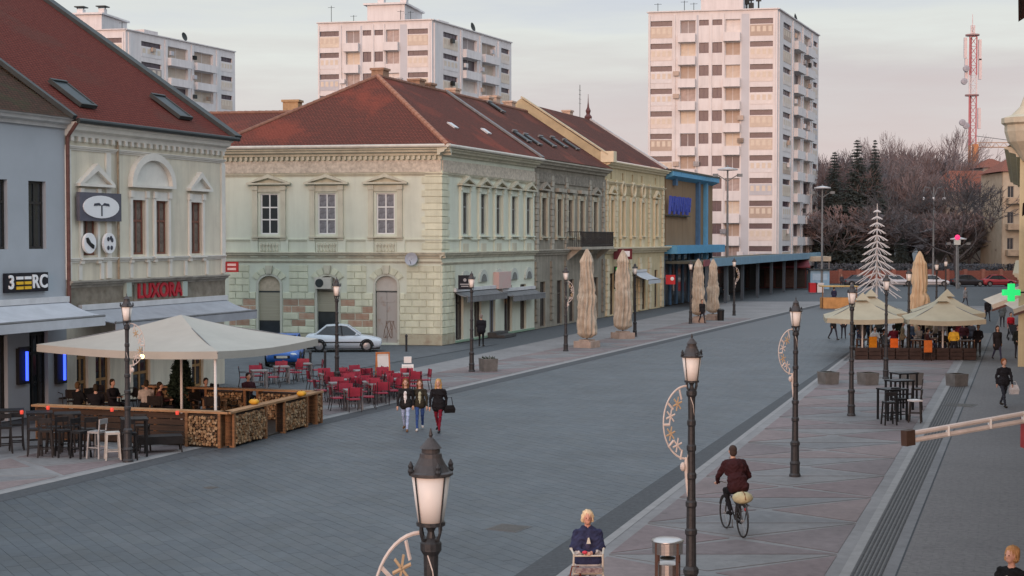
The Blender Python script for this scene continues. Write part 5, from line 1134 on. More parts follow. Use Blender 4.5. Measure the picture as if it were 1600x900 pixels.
def make_arc():
    t = thing('light_arc', '', 'decoration', group='christmas light arcs'); wm = mat('garland_white', (.58, .50, .45), .6, .15, 6); gm = mat('garland_gold', (.46, .33, .20), .6, .2, 6)
    Rr = .55; n = 22
    mb = MB(); mb.tube([(-.12 - Rr * math.sin(math.pi * i / n), 0, Rr * math.cos(math.pi * i / n) + .03) for i in range(n + 1)], .017, 6); mb.obj('arc_tube', wm, t)
    mb = MB(); mb.tube([(-.12, 0, -.5 - .0), (-.13, 0, -.62), (-.1, 0, -.95), (-.08, 0, -1.1)], [.03, .05, .03, .02], 6); mb.ball((-.2, 0, -.64), .07, 8); mb.obj('tassel', wm, t)
    for k, (an, r) in enumerate(((35, .38), (72, .40), (110, .40), (145, .38))):
        c = Vector((-.12 - r * math.sin(R(an)), 0, r * math.cos(R(an)))); mb = MB()
        for q in range(3): a = q * math.pi / 3 + .3; d = Vector((math.cos(a), 0, math.sin(a))) * .11; mb.tube([c - d, c + d], .016, 5)
        mb.obj('star', gm if k % 2 == 0 else wm, t)
    for an in (18, 54, 90, 128, 165): mb = MB(); a = R(an); mb.tube([(-.12 - Rr * math.sin(a), 0, Rr * math.cos(a)), (-.12 - Rr * .72 * math.sin(a), 0, Rr * .72 * math.cos(a))], .022, 6); mb.obj('light_rod', wm, t)
    mb = MB(); mb.tube([(-.12, 0, .58), (.0, -.1, .3), (.08, 0, 0), (.0, .1, -.3), (-.1, -.02, -.5)], .008, 5); mb.obj('cable', wm, t)
    for o in bpy.data.objects:
        if o.parent == t: o.data.transform(Matrix.Diagonal((.70, .8, 1.06, 1)))
    return t
LAMP = Repeat(make_lamp()); ARC = Repeat(make_arc())
top = lambda px, py: az(px, py, 4.66)
def flat(v): return Vector((v.x, v.y, 0))
RL = [flat(top(673, 673)), flat(top(1081, 523)), az(1242, 745), az(1330, 650), az(1384, 592)]
st = RL[4] - RL[3]; RL += [RL[4] + st * (k + 1) for k in range(4)]
rl_lab = ['street lamp whose lantern rises before the three walking women', 'street lamp beside the metal litter bin', 'street lamp standing just past the cyclist', 'street lamp beside the black bar tables', 'street lamp in front of the open cream parasols',
          'street lamp just behind the open cream parasols', 'street lamp further along behind the parasols', 'street lamp near the white wire tree', 'street lamp at the far end of the paved promenade']
for p, l in zip(RL, rl_lab): LAMP.at(p, 0, l)
LL = [az(200, 722), flat(top(526, 433)), az(737, 581), az(884, 549), az(992, 526), az(1079, 506), az(1147, 493)]
ll_lab = ['street lamp in front of the big cream parasol by the beer bar', 'street lamp behind the red chairs near the white car', 'street lamp beside the concrete planter before the green house', 'street lamp before the weathered grey brown house', 'street lamp before the ochre house beside a closed parasol', 'street lamp beside the farther pair of closed parasols', 'street lamp before the blue canopy']
for p, l in zip(LL, ll_lab): LAMP.at(p, 0, l)
for i, (p, a, l) in enumerate(((RL[0], 0, 'pale light arc with stars on the lamp before the three women'), (RL[1], 0, 'pale light arc with stars on the lamp beside the litter bin'), (RL[2], 0, 'pale light arc with stars on the lamp past the cyclist'),
                 (LL[0], 180, 'light arc on the lamp before the big cream parasol'), (LL[3], 180, 'light arc on the lamp before the grey brown house'), (LL[6], 180, 'light arc on the lamp before the blue canopy'))):
    ARC.at(p + Vector((0, 0, 3.23)), R(a + (12 if a == 0 else 20)), l)
# tall masts of the square
def tall_mast(px, base, toppy, label, heads, Y=None):
    p = az(px, base) if not Y else Vector(((px - 800) / F * Y, Y, 0)); z = ad_(800, toppy, p.y).z; t = thing('tall_lamp', label, 'street lamp', p)
    gm = mat('mast_grey', (.17, .19, .20), .6, .15, 3, metal=.3)
    mb = MB(); mb.tube([(0, 0, 0), (0, 0, z)], [.16, .08], 8); mb.lathe([(.3, 0), (.3, .5), (.18, .6)], 10); mb.obj('post', gm, t)
    if heads == 'ring':
        mb = MB(); mb.lathe([(.2, -.05), (1.0, 0), (1.0, .12), (.2, .3)], 16, (0, 0, z - .5)); mb.obj('lamp_disc', mat('disc_pale', (.42, .44, .45), .5, .1, 3), t)
        for s in (-1, 1): mb = MB(); mb.tube([(0, 0, z - 1.6), (s * .6, 0, z - 1.2), (s * 1.1, 0, z - .9)], .05, 6); mb.cbox((s * 1.2, 0, z - 1.0), .5, .4, .3); mb.obj('floodlight', gm, t)
    else:
        for s in (-1, 0, 1):
            mb = MB(); mb.tube([(0, 0, z - 1.5), (s * .5, 0, z - .1), (s * 1.15, 0, z + .1), (s * 1.4, 0, z - .6), (s * 1.4, 0, z - 1.3)], .06, 6); mb.ball((s * 1.4, 0, z - 1.5), .24, 10, 1); mb.obj('lamp_arm', [gm, mat('globe_white', (.68, .68, .68), .4, .05, 3)], t)
tall_mast(1136, 470, 258, 'very tall grey light mast before the brown store', 'ring'); tall_mast(1284, 452, 288, 'tall disc topped light mast beside the white tower', 'ring'); tall_mast(1458, 0, 293, 'tall three armed globe lamp before the grove', 'tri', 205); tall_mast(1497, 0, 368, 'slim pole with a small lamp beneath the gnarled tree', 'ring', 190)
mb = MB(); p = ad_(1496, 371, 188); mb.ball((0, 0, 0), .42, 12); mb.ball((0, 0, -.55), .42, 12); 
tl = thing('traffic_light', 'glowing red round light on a pole under the gnarled tree', 'light', p); mb = MB(); mb.ball((0, 0, 0), .34, 12, 0, (1, .5, 1)); mb.obj('red_lens', mat('red_glow', (.6, .03, .12), .5, .05, emit=((1.0, .05, .2), .8)), tl); mb = MB(); mb.cbox((0, .1, -.6), .75, .3, .6); mb.obj('lamp_box', paint((.45, .5, .48)), tl); mb = MB(); mb.tube([(0, .2, -.9), (0, .2, -p.z)], .12, 8); mb.obj('pole', MATS['mast_grey'], tl)
# white wire christmas tree
p = Vector(((1370 - 800) / F * 138, 138, 0)); z = ad_(800, 318, 138).z; xt = thing('wire_christmas_tree', 'tall white wire christmas tree with drooping tiers beyond the parasols', 'decoration', p); wm = mat('wire_white', (.55, .53, .52), .6, .1, 4)
mb = MB(); mb.tube([(0, 0, 0), (0, 0, z)], [.12, .03], 8); mb.obj('pole', wm, xt)
for k in range(13):
    zz = z * (.12 + .80 * k / 12); rr = 2.1 * (1 - k / 13.5) + .12; mb = MB()
    for q in range(14):
        a = q * 2 * math.pi / 14 + k * .2; c, s = math.cos(a), math.sin(a); mb.tube([(0, 0, zz + rr * .42), (c * rr * .5, s * rr * .5, zz + rr * .2), (c * rr, s * rr, zz - rr * .12)], [.045, .04, .025], 4)
    mb.obj('tier', wm, xt)
# ================================================================ parasols
canvas = mat('parasol_canvas', (.38, .37, .33), .9, .07, .8, bump=.12, bscale=6, trans=0)
def quadsol(name, label, pts, zE_, zP, post_at, m=canvas, vent=True, group=None):
    """square parasol from its four eave corners (world xy, in order)"""
    c = sum(pts, Vector((0, 0, 0))) / 4; c.z = 0; t = thing(name, label, 'parasol', c, 0, group)
    E = [Vector((p.x - c.x, p.y - c.y, zE_)) for p in pts]; A = Vector((0, 0, zP)); mb = MB(); n = 6
    for i in range(4):
        a, b = E[i], E[(i + 1) % 4]; k = 6
        rows = []
        for r in range(n + 1):
            f = r / n; row = []
            for q in range(k + 1):
                g_ = q / k; e = a.lerp(b, g_); pnt = e.lerp(A, f); sag = -.10 * math.sin(math.pi * g_) * (1 - f) - .10 * math.sin(math.pi * f); pnt.z += sag; row.append(pnt)
            rows.append(row)
        for r in range(n):
            for q in range(k): mb.add([rows[r][q], rows[r][q + 1], rows[r + 1][q + 1], rows[r + 1][q]], [(0, 1, 2, 3)])
    mb.obj('canopy', m, t, smooth=True)
    mb = MB()
    for i in range(4):
        a, b = E[i], E[(i + 1) % 4]; k = 6
        for q in range(k):
            p0 = a.lerp(b, q / k); p1 = a.lerp(b, (q + 1) / k); p0.z -= .10 * math.sin(math.pi * q / k); p1.z -= .10 * math.sin(math.pi * (q + 1) / k); dz = Vector((0, 0, -.24))
            mb.add([p0, p1, p1 + dz, p0 + dz], [(0, 1, 2, 3)])
    mb.obj('valance', m, t)
    if vent:
        mb = MB(); V = [e.lerp(A, .8) + Vector((0, 0, .08)) for e in E]; top_ = A + Vector((0, 0, .3))
        for i in range(4): mb.add([V[i], V[(i + 1) % 4], top_], [(0, 1, 2)])
        mb.obj('vent_cap', m, t)
    for i in range(4):
        mb = MB(); mb.tube([E[i] - Vector((0, 0, .06)), A - Vector((0, 0, .12))], .022, 5); mb.obj('rib', zinc, t)
    for q in post_at:
        mb = MB(); mb.tube([(q.x - c.x, q.y - c.y, 0), (q.x - c.x, q.y - c.y, zP - .1 if q is post_at[0] and len(post_at) == 1 else zE_)], .045, 8); mb.obj('post', white, t)
    return t
zE0 = 2.72; a, b, c = az(57, 538, zE0), az(340, 549, zE0), az(497, 529, zE0); d = a + c - b
quadsol('big_parasol', 'huge open cream parasol over the beer terrace', [a, b, c, d], zE0, 3.62, [b * .97 + d * .03, (a + c) / 2], vent=False)
def eave_sq(pl, pr, py, z, dep):
    a, b = az(pl, py, z), az(pr, py, z); b.y = a.y; e = Vector((.16, 1, 0)) * dep; return [a, b, b + e, a + e]
for i, (pl, pr, py, ex, l) in enumerate(((1292, 1412, 497, 0, 'open cream parasol over the crowded terrace beside the wire tree'), (1421, 1541, 499, 0, 'open cream parasol over the crowded terrace nearest the pharmacy'), (1310, 1420, 489, 4.4, 'open cream parasol half hidden behind the wire tree side one'), (1434, 1540, 489, 4.4, 'open cream parasol half hidden behind the pharmacy side one'))):
    q = eave_sq(pl, pr, py, 2.1, 4.1); quadsol('open_parasol', l, q, 2.1, 3.05, [sum(q, Vector((0, 0, 0))) / 4], mat('beige_canvas', (.37, .335, .245), .9, .1, 1.0, bump=.15, bscale=6))
def closed_parasol(px, base, toppy, label, rad, Y=None, basew=.55, seed=1, m=None):
    p = az(px, base) if not Y else Vector(((px - 800) / F * Y, Y, 0)); z = ad_(800, toppy, p.y).z; rg = random.Random(seed)
    t = thing('closed_parasol', label, 'parasol', p, seed); m = m or mat('folded_canvas', (.42, .365, .29), .95, .3, 2.2, bump=.5, bscale=7)
    if basew: mb = MB(); mb.box(-basew, basew, -basew, basew, 0, .38); mb.box(-basew * .6, basew * .6, -basew * .6, basew * .6, .38, .46); mb.obj('base_block', mat('base_stone', (.34, .27, .225), .9, .2, 3, bump=.3), t)
    mb = MB(); mb.tube([(0, 0, .1), (0, 0, z)], .05, 8); mb.obj('pole', zinc, t)
    n = 66; prof = [(.40, .12), (.95, .16), (1, .25), (.9, .40), (.93, .5), (.78, .62), (.72, .72), (.62, .84), (.66, .87), (.35, .95), (.06, 1.0)]
    z0 = .55; vs = []; mb = MB()
    sub = []
    for (r0, h0), (r1, h1) in zip(prof, prof[1:]):
        for k in range(4): f = k / 4; sub.append((r0 + (r1 - r0) * f, h0 + (h1 - h0) * f))
    sub.append(prof[-1]); ph = [rg.uniform(0, 6.28) for _ in range(4)]
    for r, h in sub:
        for k in range(n):
            a = 2 * math.pi * k / n; f = (1 + .20 * (abs(math.sin(a * 5.5 + ph[0] + .5 * math.sin(h * 9))) * 2 - 1) + .10 * math.sin(a * 13 + ph[1] + 2 * math.sin(h * 11 + ph[2])) + .07 * math.sin(a * 2 + h * 16 + ph[3]) + .05 * math.sin(h * 42 + 3 * math.sin(a * 3)) + rg.uniform(-.03, .03)) * (.86 if abs(h - .55) < .015 else 1); vs.append((math.cos(a) * r * rad * f, math.sin(a) * r * rad * f, z0 + (z - z0) * (h - .12) / .88))
    fs = [(i * n + k, i * n + (k + 1) % n, (i + 1) * n + (k + 1) % n, (i + 1) * n + k) for i in range(len(sub) - 1) for k in range(n)]
    mb.add(vs, fs); mb.obj('folded_canopy', m, t, smooth=True)
    return t
closed_parasol(917, 543, 388, 'folded beige parasol on stone block before the grey brown house', .50, seed=1); closed_parasol(973, 529, 390, 'folded beige parasol on stone block before the ochre house', .50, seed=2)
closed_parasol(1091, 504, 404, 'slim folded parasol beside the far street lamp', .44, seed=3); closed_parasol(1114, 500, 404, 'slim folded parasol next to the round black bin', .40, seed=4)
closed_parasol(1437, 0, 392, 'tall folded tan parasol standing between the open parasols', .50, Y=90, basew=.5, seed=6, m=mat('folded_tan', (.50, .38, .25), .95, .12, 1.2, stretch=(3, 3, .3)))

# ================================================================ terrace of the beer bar
black_m = mat('stool_black', (.010, .010, .011), .55, .4, 8)
def make_stool(m, backrest=True):
    t = thing('bar_stool', '', 'stool', group=None)
    mb = MB(); mb.box(-.19, .19, -.19, .19, .72, .78); mb.obj('seat', m, t)
    for sx_ in (-1, 1):
        for sy in (-1, 1): mb = MB(); mb.bar((sx_ * .16, sy * .16, .72), (sx_ * .2, sy * .2, 0), .045, .045); mb.obj('leg', m, t)
    mb = MB()
    for s in (-1, 1): mb.bar((-.19, s * .18, .25), (.19, s * .18, .25), .03, .03); mb.bar((s * .18, -.19, .32), (s * .18, .19, .32), .03, .03)
    mb.obj('footrest', m, t)
    if backrest: mb = MB(); mb.bar((-.17, .18, .78), (-.17, .22, 1.12), .035, .035); mb.bar((.17, .18, .78), (.17, .22, 1.12), .035, .035); mb.box(-.19, .19, .19, .23, .98, 1.12); mb.obj('backrest', m, t)
    return t
def make_table(m, w=.75, h=1.08, legs4=True, l=None):
    t = thing('bar_table', '', 'table'); l = l or w; mb = MB(); mb.box(-w / 2, w / 2, -l / 2, l / 2, h - .05, h); mb.obj('table_top', m, t)
    for sx_ in (-1, 1):
        for sy in (-1, 1): mb = MB(); a, b = sx_ * (w / 2 - .05), sy * (l / 2 - .05); mb.box(a - .03, a + .03, b - .03, b + .03, 0, h - .05); mb.obj('leg', m, t)
    mb = MB(); mb.box(-w / 2 + .08, w / 2 - .08, -.015, .015, .22, .27); mb.obj('stretcher', m, t)
    return t
def rep(proto, items, group):
    r_ = Repeat(proto)
    for loc, rz, lab in items: o = r_.at(loc, rz, lab); o['group'] = group
lab = 'black high stool in the row of bar tables before the beer terrace'
rep(make_stool(black_m), [(az(px, py), R(a), lab) for px, py, a in ((8, 708, 20), (26, 703, 200), (55, 712, 15), (72, 714, 190), (84, 708, 100), (100, 714, 30), (112, 706, 170), (126, 716, 60), (140, 712, 210), (202, 719, 20), (222, 706, 180))], 'black stools at the beer terrace')
lab = 'black high bar table before the beer terrace'
rep(make_table(black_m), [(az(px, py), R(18), lab) for px, py in ((18, 696), (62, 700), (106, 702), (210, 712))], 'black tables at the beer terrace')
galv = mat('galvanised_steel', (.36, .36, .36), .45, .2, 5, metal=.6)
s1 = make_stool(galv); place(s1, az(152, 716), R(250)); s1['label'] = 'grey metal stool with backrest beside the black stools'
s2 = make_stool(mat('pale_steel', (.50, .48, .44), .5, .15, 5, metal=.3), False); place(s2, az(176, 718), R(20)); s2['label'] = 'pale metal backless stool at the terrace corner'
for i, (px, py) in enumerate(((250, 706), (310, 690))):           # dark lounge seats
    t = thing('lounge_seat', ['low black bench seat beside the pale metal stool', 'black padded armchair on wooden legs at the fence corner'][i], 'seat', az(px, py), R(18)); w_ = 1.25 if i == 0 else .8
    mb = MB(); mb.box(-w_ / 2, w_ / 2, -.3, .3, .25, .48); mb.obj('seat', black_m, t)
    if i: mb = MB(); mb.box(-w_ / 2, w_ / 2, .25, .42, .4, .95); mb.obj('backrest', black_m, t)
    for a in (-1, 1):
        for b in (-1, 1): mb = MB(); mb.tube([(a * (w_ / 2 - .06), b * .25, .25), (a * (w_ / 2 - .02), b * .28, 0)], .025, 6); mb.obj('leg', wood if i else black_m, t)
# fence of stacked logs with a plank rail
FC, FRr, FLl = az(355, 700), flat(az(497, 612, 1.05)), flat(az(58, 633, 1.05))
plank = mat('rail_plank', (.30, .17, .085), .7, .3, 2.5, bump=.3, stretch=(1, 1, 1)); logm = [mat('log_end_%d' % i, c, .9, .3, 6, bump=.4) for i, c in enumerate([(.30, .20, .11), (.22, .13, .065), (.36, .26, .16), (.13, .08, .045)])]
def logfence(label, A_, B_, panels, seed, boards=False):
    t = thing('log_fence', label, 'fence', A_, math.atan2(*(B_ - A_).yx)); L = (B_ - A_).length; rg = random.Random(seed)
    mb = MB(); mb.box(-.1, L + .1, -.17, .17, 1.02, 1.08); mb.obj('rail', plank, t)
    for a, b in panels:
        a *= L; b *= L; mb = MB(); mb.box(a, b, -.1, .12, .05, .98); mb.obj('panel_back', mat('panel_dark', (.035, .025, .02), .9, .3, 4), t)
        for x in (a, b - .09): mb = MB(); mb.box(x, x + .09, -.17, .15, 0, 1.02); mb.obj('post', wood, t)
        mb = MB(); z = .11
        while z < .95:
            x = a + .14
            while x < b - .14:
                r_ = rg.uniform(.028, .055); n = rg.choice((5, 6, 7)); cx, cz = x + rg.uniform(-.02, .02), z + rg.uniform(-.02, .02)
                mb.prism([(cx + math.cos(2 * math.pi * k / n + seed) * r_ * rg.uniform(.8, 1.15), cz + math.sin(2 * math.pi * k / n + seed) * r_) for k in range(n)][::-1], lambda u, v, w_: (u, w_, v), -.14 - rg.uniform(0, .06), 0, rg.choice((0, 0, 1, 1, 2, 3))); x += r_ * 2 + .004
            z += .078
        o = mb.obj('stacked_logs', logm, t, uv=False); o['kind'] = 'stuff'
    if boards:
        for q in range(5): mb = MB(); mb.box(0, L * .79, -.05, -.02, .06 + q * .19, .22 + q * .19); mb.obj('board', mat('fence_board_dark', (.055, .033, .022), .8, .35, 3, stretch=(.4, 1, 6)), t)
        for q in range(6): mb = MB(); mb.box(L * .79 * q / 5 - .05, L * .79 * q / 5 + .05, -.02, .08, 0, 1.02); mb.obj('post', wood, t)
    k = 0
    for x in [p for pr in panels for p in pr]:
        mb = MB(); mb.box(x * L - .2, x * L - .02, -.14, .14, 0, 1.02) if k % 2 else mb.box(x * L - .12, x * L, -.14, .14, 0, 1.02)
        k += 1
    return t
logfence('log filled fence of the beer terrace facing the street', FC, FRr, [(.02, .36), (.55, .82), (.93, 1.0)], 3)
logfence('log filled fence behind the black stools of the beer terrace', FLl, FC, [(.80, .98)], 4, True)
bkA, bkB = FLl + (FRr - FC) * 1.0, FRr.copy()
logfence('log filled back fence of the beer terrace beside the red chairs', bkA, bkB, [(.05, .3), (.36, .6), (.66, .95)], 5)
mb = MB(); dq = [FLl, FC, FRr, bkA]; mb.slab([(p.x, p.y) for p in dq], .005, .05); tag(mb.obj('terrace_shade_deck', mat('deck_shade_dark', (.045, .036, .03), .8, .3, 3, stretch=(1, 6, 1))), 'added dark deck painting in the shade under the big cream parasol', 'deck')  # deck added, its near-black colour stands for the shade under the parasol
def pumpkin(px, py, z, l):
    p = az(px, py, z); t = thing('pumpkin', l, 'pumpkin', p); mb = MB(); n = 20
    pr = [(.02, 0), (.1, .01), (.15, .06), (.15, .11), (.1, .16), (.02, .165)]
    vs = [((r * (1 + .07 * math.cos(k * 2 * math.pi / n * 7))) * math.cos(2 * math.pi * k / n), (r * (1 + .07 * math.cos(k * 2 * math.pi / n * 7))) * math.sin(2 * math.pi * k / n), zz) for r, zz in pr for k in range(n)]
    mb.add(vs, [(i * n + k, i * n + (k + 1) % n, (i + 1) * n + (k + 1) % n, (i + 1) * n + k) for i in range(5) for k in range(n)]); mb.obj('body', mat('pumpkin_skin', (.55, .30, .03), .6, .2, 5), t, smooth=True); mb = MB(); mb.tube([(0, 0, .15), (.02, 0, .21)], .015, 6); mb.obj('stem', wood, t)
pumpkin(397, 632, 1.08, 'yellow pumpkin on the plank rail of the street fence'); pumpkin(471, 619, 1.08, 'small yellow pumpkin near the far end of the fence rail')
# inner tables, little fir
lab = 'wooden table under the big cream parasol'
tb = make_table(mat('table_wood', (.26, .15, .08), .6, .25, 3), .8, .76); rep(tb, [(az(px, py, .76) * 1 - Vector((0, 0, .76)), R(15), lab) for px, py in ((170, 616), (250, 622), (335, 623), (240, 604))], 'wooden terrace tables')
ft, fcw = conifer_mesh(9, 2.2, .55, mat('xmas_fir', (.022, .04, .026), .9, .4, 3)); t = thing('christmas_tree', 'small dark fir christmas tree under the big parasol', 'tree', flat(az(283, 652)), 0); O('trunk', ft, t); O('crown', fcw, t)
mb = MB(); mb.ball((0, 0, 0), .07, 10); blb = thing('hanging_bulb', 'lit warm bulb hanging from the edge of the big cream parasol', 'light', ad_(222, 557, 47.5)); mb.obj('bulb', mat('bulb_glow', (1, .7, .35), .4, 0, emit=((1, .62, .25), 6)), blb); mb = MB(); mb.tube([(0, 0, .06), (0, 0, .3)], .012, 5); mb.obj('flex', black, blb)
# small red candle lights and cups on tables and rail
for i, (px, py, z) in enumerate(((75, 640, 1.1), (175, 643, 1.1), (277, 648, 1.1), (34, 647, 1.09))):
    t = thing('candle_jar', 'small glowing red candle jar on the terrace rail or table', 'candle', az(px, py, z), 0, 'red candle jars'); mb = MB(); mb.lathe([(.045, 0), (.055, .06), (.05, .11)], 10); mb.obj('jar', mat('candle_red', (.45, .03, .03), .4, .1, emit=((1, .12, .06), .5)), t)
# red chairs
def make_chair(rm=None):
    t = thing('terrace_chair', '', 'chair'); rm = rm or mat('chair_red', (.30, .030, .055), .6, .2, 4); fm = mat('chair_frame', (.03, .025, .028), .5, .3, 6)
    mb = MB(); mb.box(-.22, .22, -.21, .21, .43, .47); mb.obj('seat', rm, t)
    mb = MB()
    for q in range(6): a = (q - 2.5) / 2.5; mb.add([(a * .22 - .045, .215 - .03 * a * a, .56), (a * .22 + .045, .215 - .03 * a * a, .56), (a * .22 + .045, .26 - .03 * a * a, .88), (a * .22 - .045, .26 - .03 * a * a, .88), (a * .22 - .045, .235 - .03 * a * a, .56), (a * .22 + .045, .235 - .03 * a * a, .56), (a * .22 + .045, .28 - .03 * a * a, .88), (a * .22 - .045, .28 - .03 * a * a, .88)], [(0, 1, 2, 3), (7, 6, 5, 4), (3, 2, 6, 7), (0, 4, 5, 1)])
    mb.obj('backrest', rm, t)
    for sx_ in (-1, 1):
        mb = MB(); mb.tube([(sx_ * .21, .19, .43), (sx_ * .23, .27, 0)], .015, 6); mb.tube([(sx_ * .21, .2, .43), (sx_ * .215, .25, .9)], .014, 6); mb.obj('leg', fm, t)
        mb = MB(); mb.tube([(sx_ * .21, -.19, .43), (sx_ * .22, -.23, 0)], .015, 6); mb.obj('leg', fm, t)
        mb = MB(); mb.tube([(sx_ * .22, .22, .66), (sx_ * .25, 0, .66), (sx_ * .22, -.2, .62), (sx_ * .22, -.21, .43)], .014, 6); mb.obj('armrest', fm, t)
    return t
items = []; rg = random.Random(12)
tabs = []
def tset(px, py, n=4, rot=18):
    c = az(px, py); tabs.append(c)
    for k in range(n):
        a = R(rot + 90 * k + rg.uniform(-12, 12)); r_ = rg.uniform(.55, .68); o = c + Vector((math.cos(a), math.sin(a), 0)) * r_
        items.append((o, a + R(-90) + R(rg.uniform(-15, 15)), 'red cafe chair with dark frame on the open terrace'))
for q in ((528, 628), (568, 618), (602, 610), (552, 640), (590, 630), (622, 621), (405, 606), (440, 599), (475, 594), (512, 612), (640, 612), (545, 622), (578, 626), (612, 615), (536, 611), (566, 606)): tset(*q, n=4 if q[0] > 500 else 3)
rep(make_chair(), items, 'red chairs of the open terrace')
rep(make_table(mat('cafe_table_grey', (.20, .19, .19), .5, .2, 4), .65, .74), [(c, R(18), 'small grey cafe table among the red chairs') for c in tabs], 'small cafe tables')
lab = 'added dark wicker chair deepening the shade under the big parasol'; di_ = []  # extra near-black chairs, added to make the terrace under the parasol darker
for px, py in ((170, 616), (250, 622), (335, 623), (240, 604), (120, 612), (300, 610)):
    c_ = flat(az(px, py, .76))
    for k in range(3): a_ = R(40 + 120 * k + rg.uniform(-25, 25)); di_.append((c_ + Vector((math.cos(a_), math.sin(a_), 0)) * .72 + Vector((0, 0, .05)), a_ - R(90), lab))
rep(make_chair(mat('wicker_shade_dark', (.022, .017, .014), .8, .4, 14, bump=.4)), di_, 'added dark wicker chairs of the beer terrace')
# A-boards
def aboard(px, py, w_, h, label, face, frame, rz):
    t = thing('menu_board', label, 'sign', az(px, py), R(rz))
    for s in (-1, 1):
        mb = MB(); A_ = Matrix.Rotation(R(9 * s), 4, 'X'); 
        mb.box(-w_ / 2, w_ / 2, -.02, .02, 0, h); mb2 = MB(); mb2.box(-w_ / 2 + .06, w_ / 2 - .06, -.03, .03, .12, h - .07)
        M = T((0, s * .2, 0)) @ Matrix.Rotation(R(11 * s), 4, 'X'); o = mb.obj('board_frame', frame, t, M); mb2.obj('board_sheet', face, o)
    return t
aboard(598, 592, .62, 1.2, 'menu board with orange frame and white sheet beside the red chairs', paint((.62, .60, .57)), mat('board_orange', (.50, .17, .05), .6, .2, 4), 18)
t = aboard(637, 598, .5, .8, 'white figure shaped menu stand behind the three walking women', paint((.62, .62, .60)), white, 5); mb = MB(); mb.box(-.16, .16, -.05, .05, .85, 1.12); mb.obj('head_panel', white, t)
# planters
def planter(px, py, label, w_=.68, h=.52, flowers=False):
    t = thing('planter', label, 'planter', az(px, py), R(20)); mb = MB(); a = w_ / 2
    mb.add([(-a * .92, -a * .92, 0), (a * .92, -a * .92, 0), (a * .92, a * .92, 0), (-a * .92, a * .92, 0), (-a, -a, h), (a, -a, h), (a, a, h), (-a, a, h)], [(0, 3, 2, 1), (0, 1, 5, 4), (1, 2, 6, 5), (2, 3, 7, 6), (3, 0, 4, 7)])
    b = a - .07; mb.add([(-a, -a, h), (a, -a, h), (a, a, h), (-a, a, h), (-b, -b, h), (b, -b, h), (b, b, h), (-b, b, h)], [(0, 1, 5, 4), (1, 2, 6, 5), (2, 3, 7, 6), (3, 0, 4, 7)]); mb.obj('tub', concrete, t)
    mb = MB(); mb.box(-b, b, -b, b, h - .15, h - .06); mb.obj('soil', mat('soil', (.04, .03, .025), .95, .3, 6), t)
    rg = random.Random(px); mb = MB()
    for k in range(90 if flowers else 40):
        p = Vector((rg.uniform(-b, b), rg.uniform(-b, b), h - .08)); an = rg.uniform(0, 6.28); d = Vector((math.cos(an) * .08, math.sin(an) * .08, rg.uniform(.05, .22 if flowers else .1))); e = d.orthogonal().normalized() * .03; mb.add([p, p + d * .6 + e, p + d, p + d * .6 - e], [(0, 1, 2, 3)], 1 if flowers and k % 4 == 0 else 0)
    mb.obj('plants', [mat('planter_leaf', (.05, .06, .035), .9, .3, 5), mat('planter_flower', (.55, .55, .52), .8, .1, 5)], t)
for px, py, l in ((1294, 600, 'concrete planter at the promenade edge left of lamp and bar tables'), (1356, 601, 'concrete planter between two street lamps near parasols'), (1425, 601, 'concrete planter behind the black bar tables'), (1495, 603, 'concrete planter on the ribbed guide strip')): planter(px, py, l)
planter(763, 580, 'concrete planter with pale flowers before the green house', .72, .6, True)
mb = MB(); mb.lathe([(.24, 0), (.27, .75), (.29, .78), (.24, .8)], 14); p = az(1126, 501); t = thing('waste_bin', 'round black bin beside the slim folded parasols', 'bin', p); mb.obj('drum', black, t); mb = MB(); mb.lathe([(.29, .8), (.2, .9), (.02, .92)], 14); mb.obj('lid', iron, t)
# bar tables on the right
lab = 'black high bar table of the row on the promenade'
rep(make_table(black_m, .85, 1.08, l=.7), [(az(px, py), R(20), lab) for px, py in ((1394, 656), (1405, 640), (1412, 626))], 'black bar tables on the promenade')
lab = 'black high stool beside the promenade bar tables'
st2 = make_stool(black_m); rep(st2, [(az(px, py), R(a), lab) for px, py, a in ((1389, 664, 185), (1430, 660, 250), (1405, 658, 20), (1432, 640, 255))], 'black stools on the promenade')
for i, (px, py) in enumerate(((1430, 627), (1391, 630))):
    p = az(px, py, .80); mb = MB(); mb.box(-.18, .18, -.18, .18, 0, .05); tag(mb.obj('seat_cushion', paint((.55, .53, .52), .9), None, T(p) @ Rz(R(20))), ['white cushion on the stool beside the bar tables', 'white cushion on the stool in front of the bar tables'][i], 'cushion') if i == 0 else None
# litter bin of brushed steel
p = az(1043, 936); t = thing('litter_bin', 'brushed steel litter bin with domed rain lid beside the lamp', 'bin', p); stl_ = mat('brushed_steel', (.50, .47, .45), .3, .12, 3, metal=.9, stretch=(1, 1, 12))
mb = MB(); mb.lathe([(.2, .05), (.2, .62)], 20); mb.obj('liner', stl_, t, smooth=False)
for k in range(4): a = k * math.pi / 2 + .6; mb = MB(); mb.bar((math.cos(a) * .25, math.sin(a) * .25, 0), (math.cos(a) * .25, math.sin(a) * .25, 1.0), .05, .05); mb.obj('post', mat('bin_brown', (.10, .06, .05), .5, .2, 4, metal=.4), t)
mb = MB(); mb.lathe([(.255, .80), (.265, .80), (.265, 1.0), (.255, 1.0)], 24); mb.obj('band', stl_, t); mb = MB(); mb.lathe([(.28, 1.0), (.28, 1.02), (.2, 1.05), (.02, 1.06)], 24); mb.obj('lid', stl_, t, smooth=True)
mb = MB(); mb.lathe([(.13, .70), (.13, .72), (.02, .74)], 16); mb.tube([(0, 0, .7), (0, 0, .84)], .02, 6); mb.obj('ashtray', darkm, t)
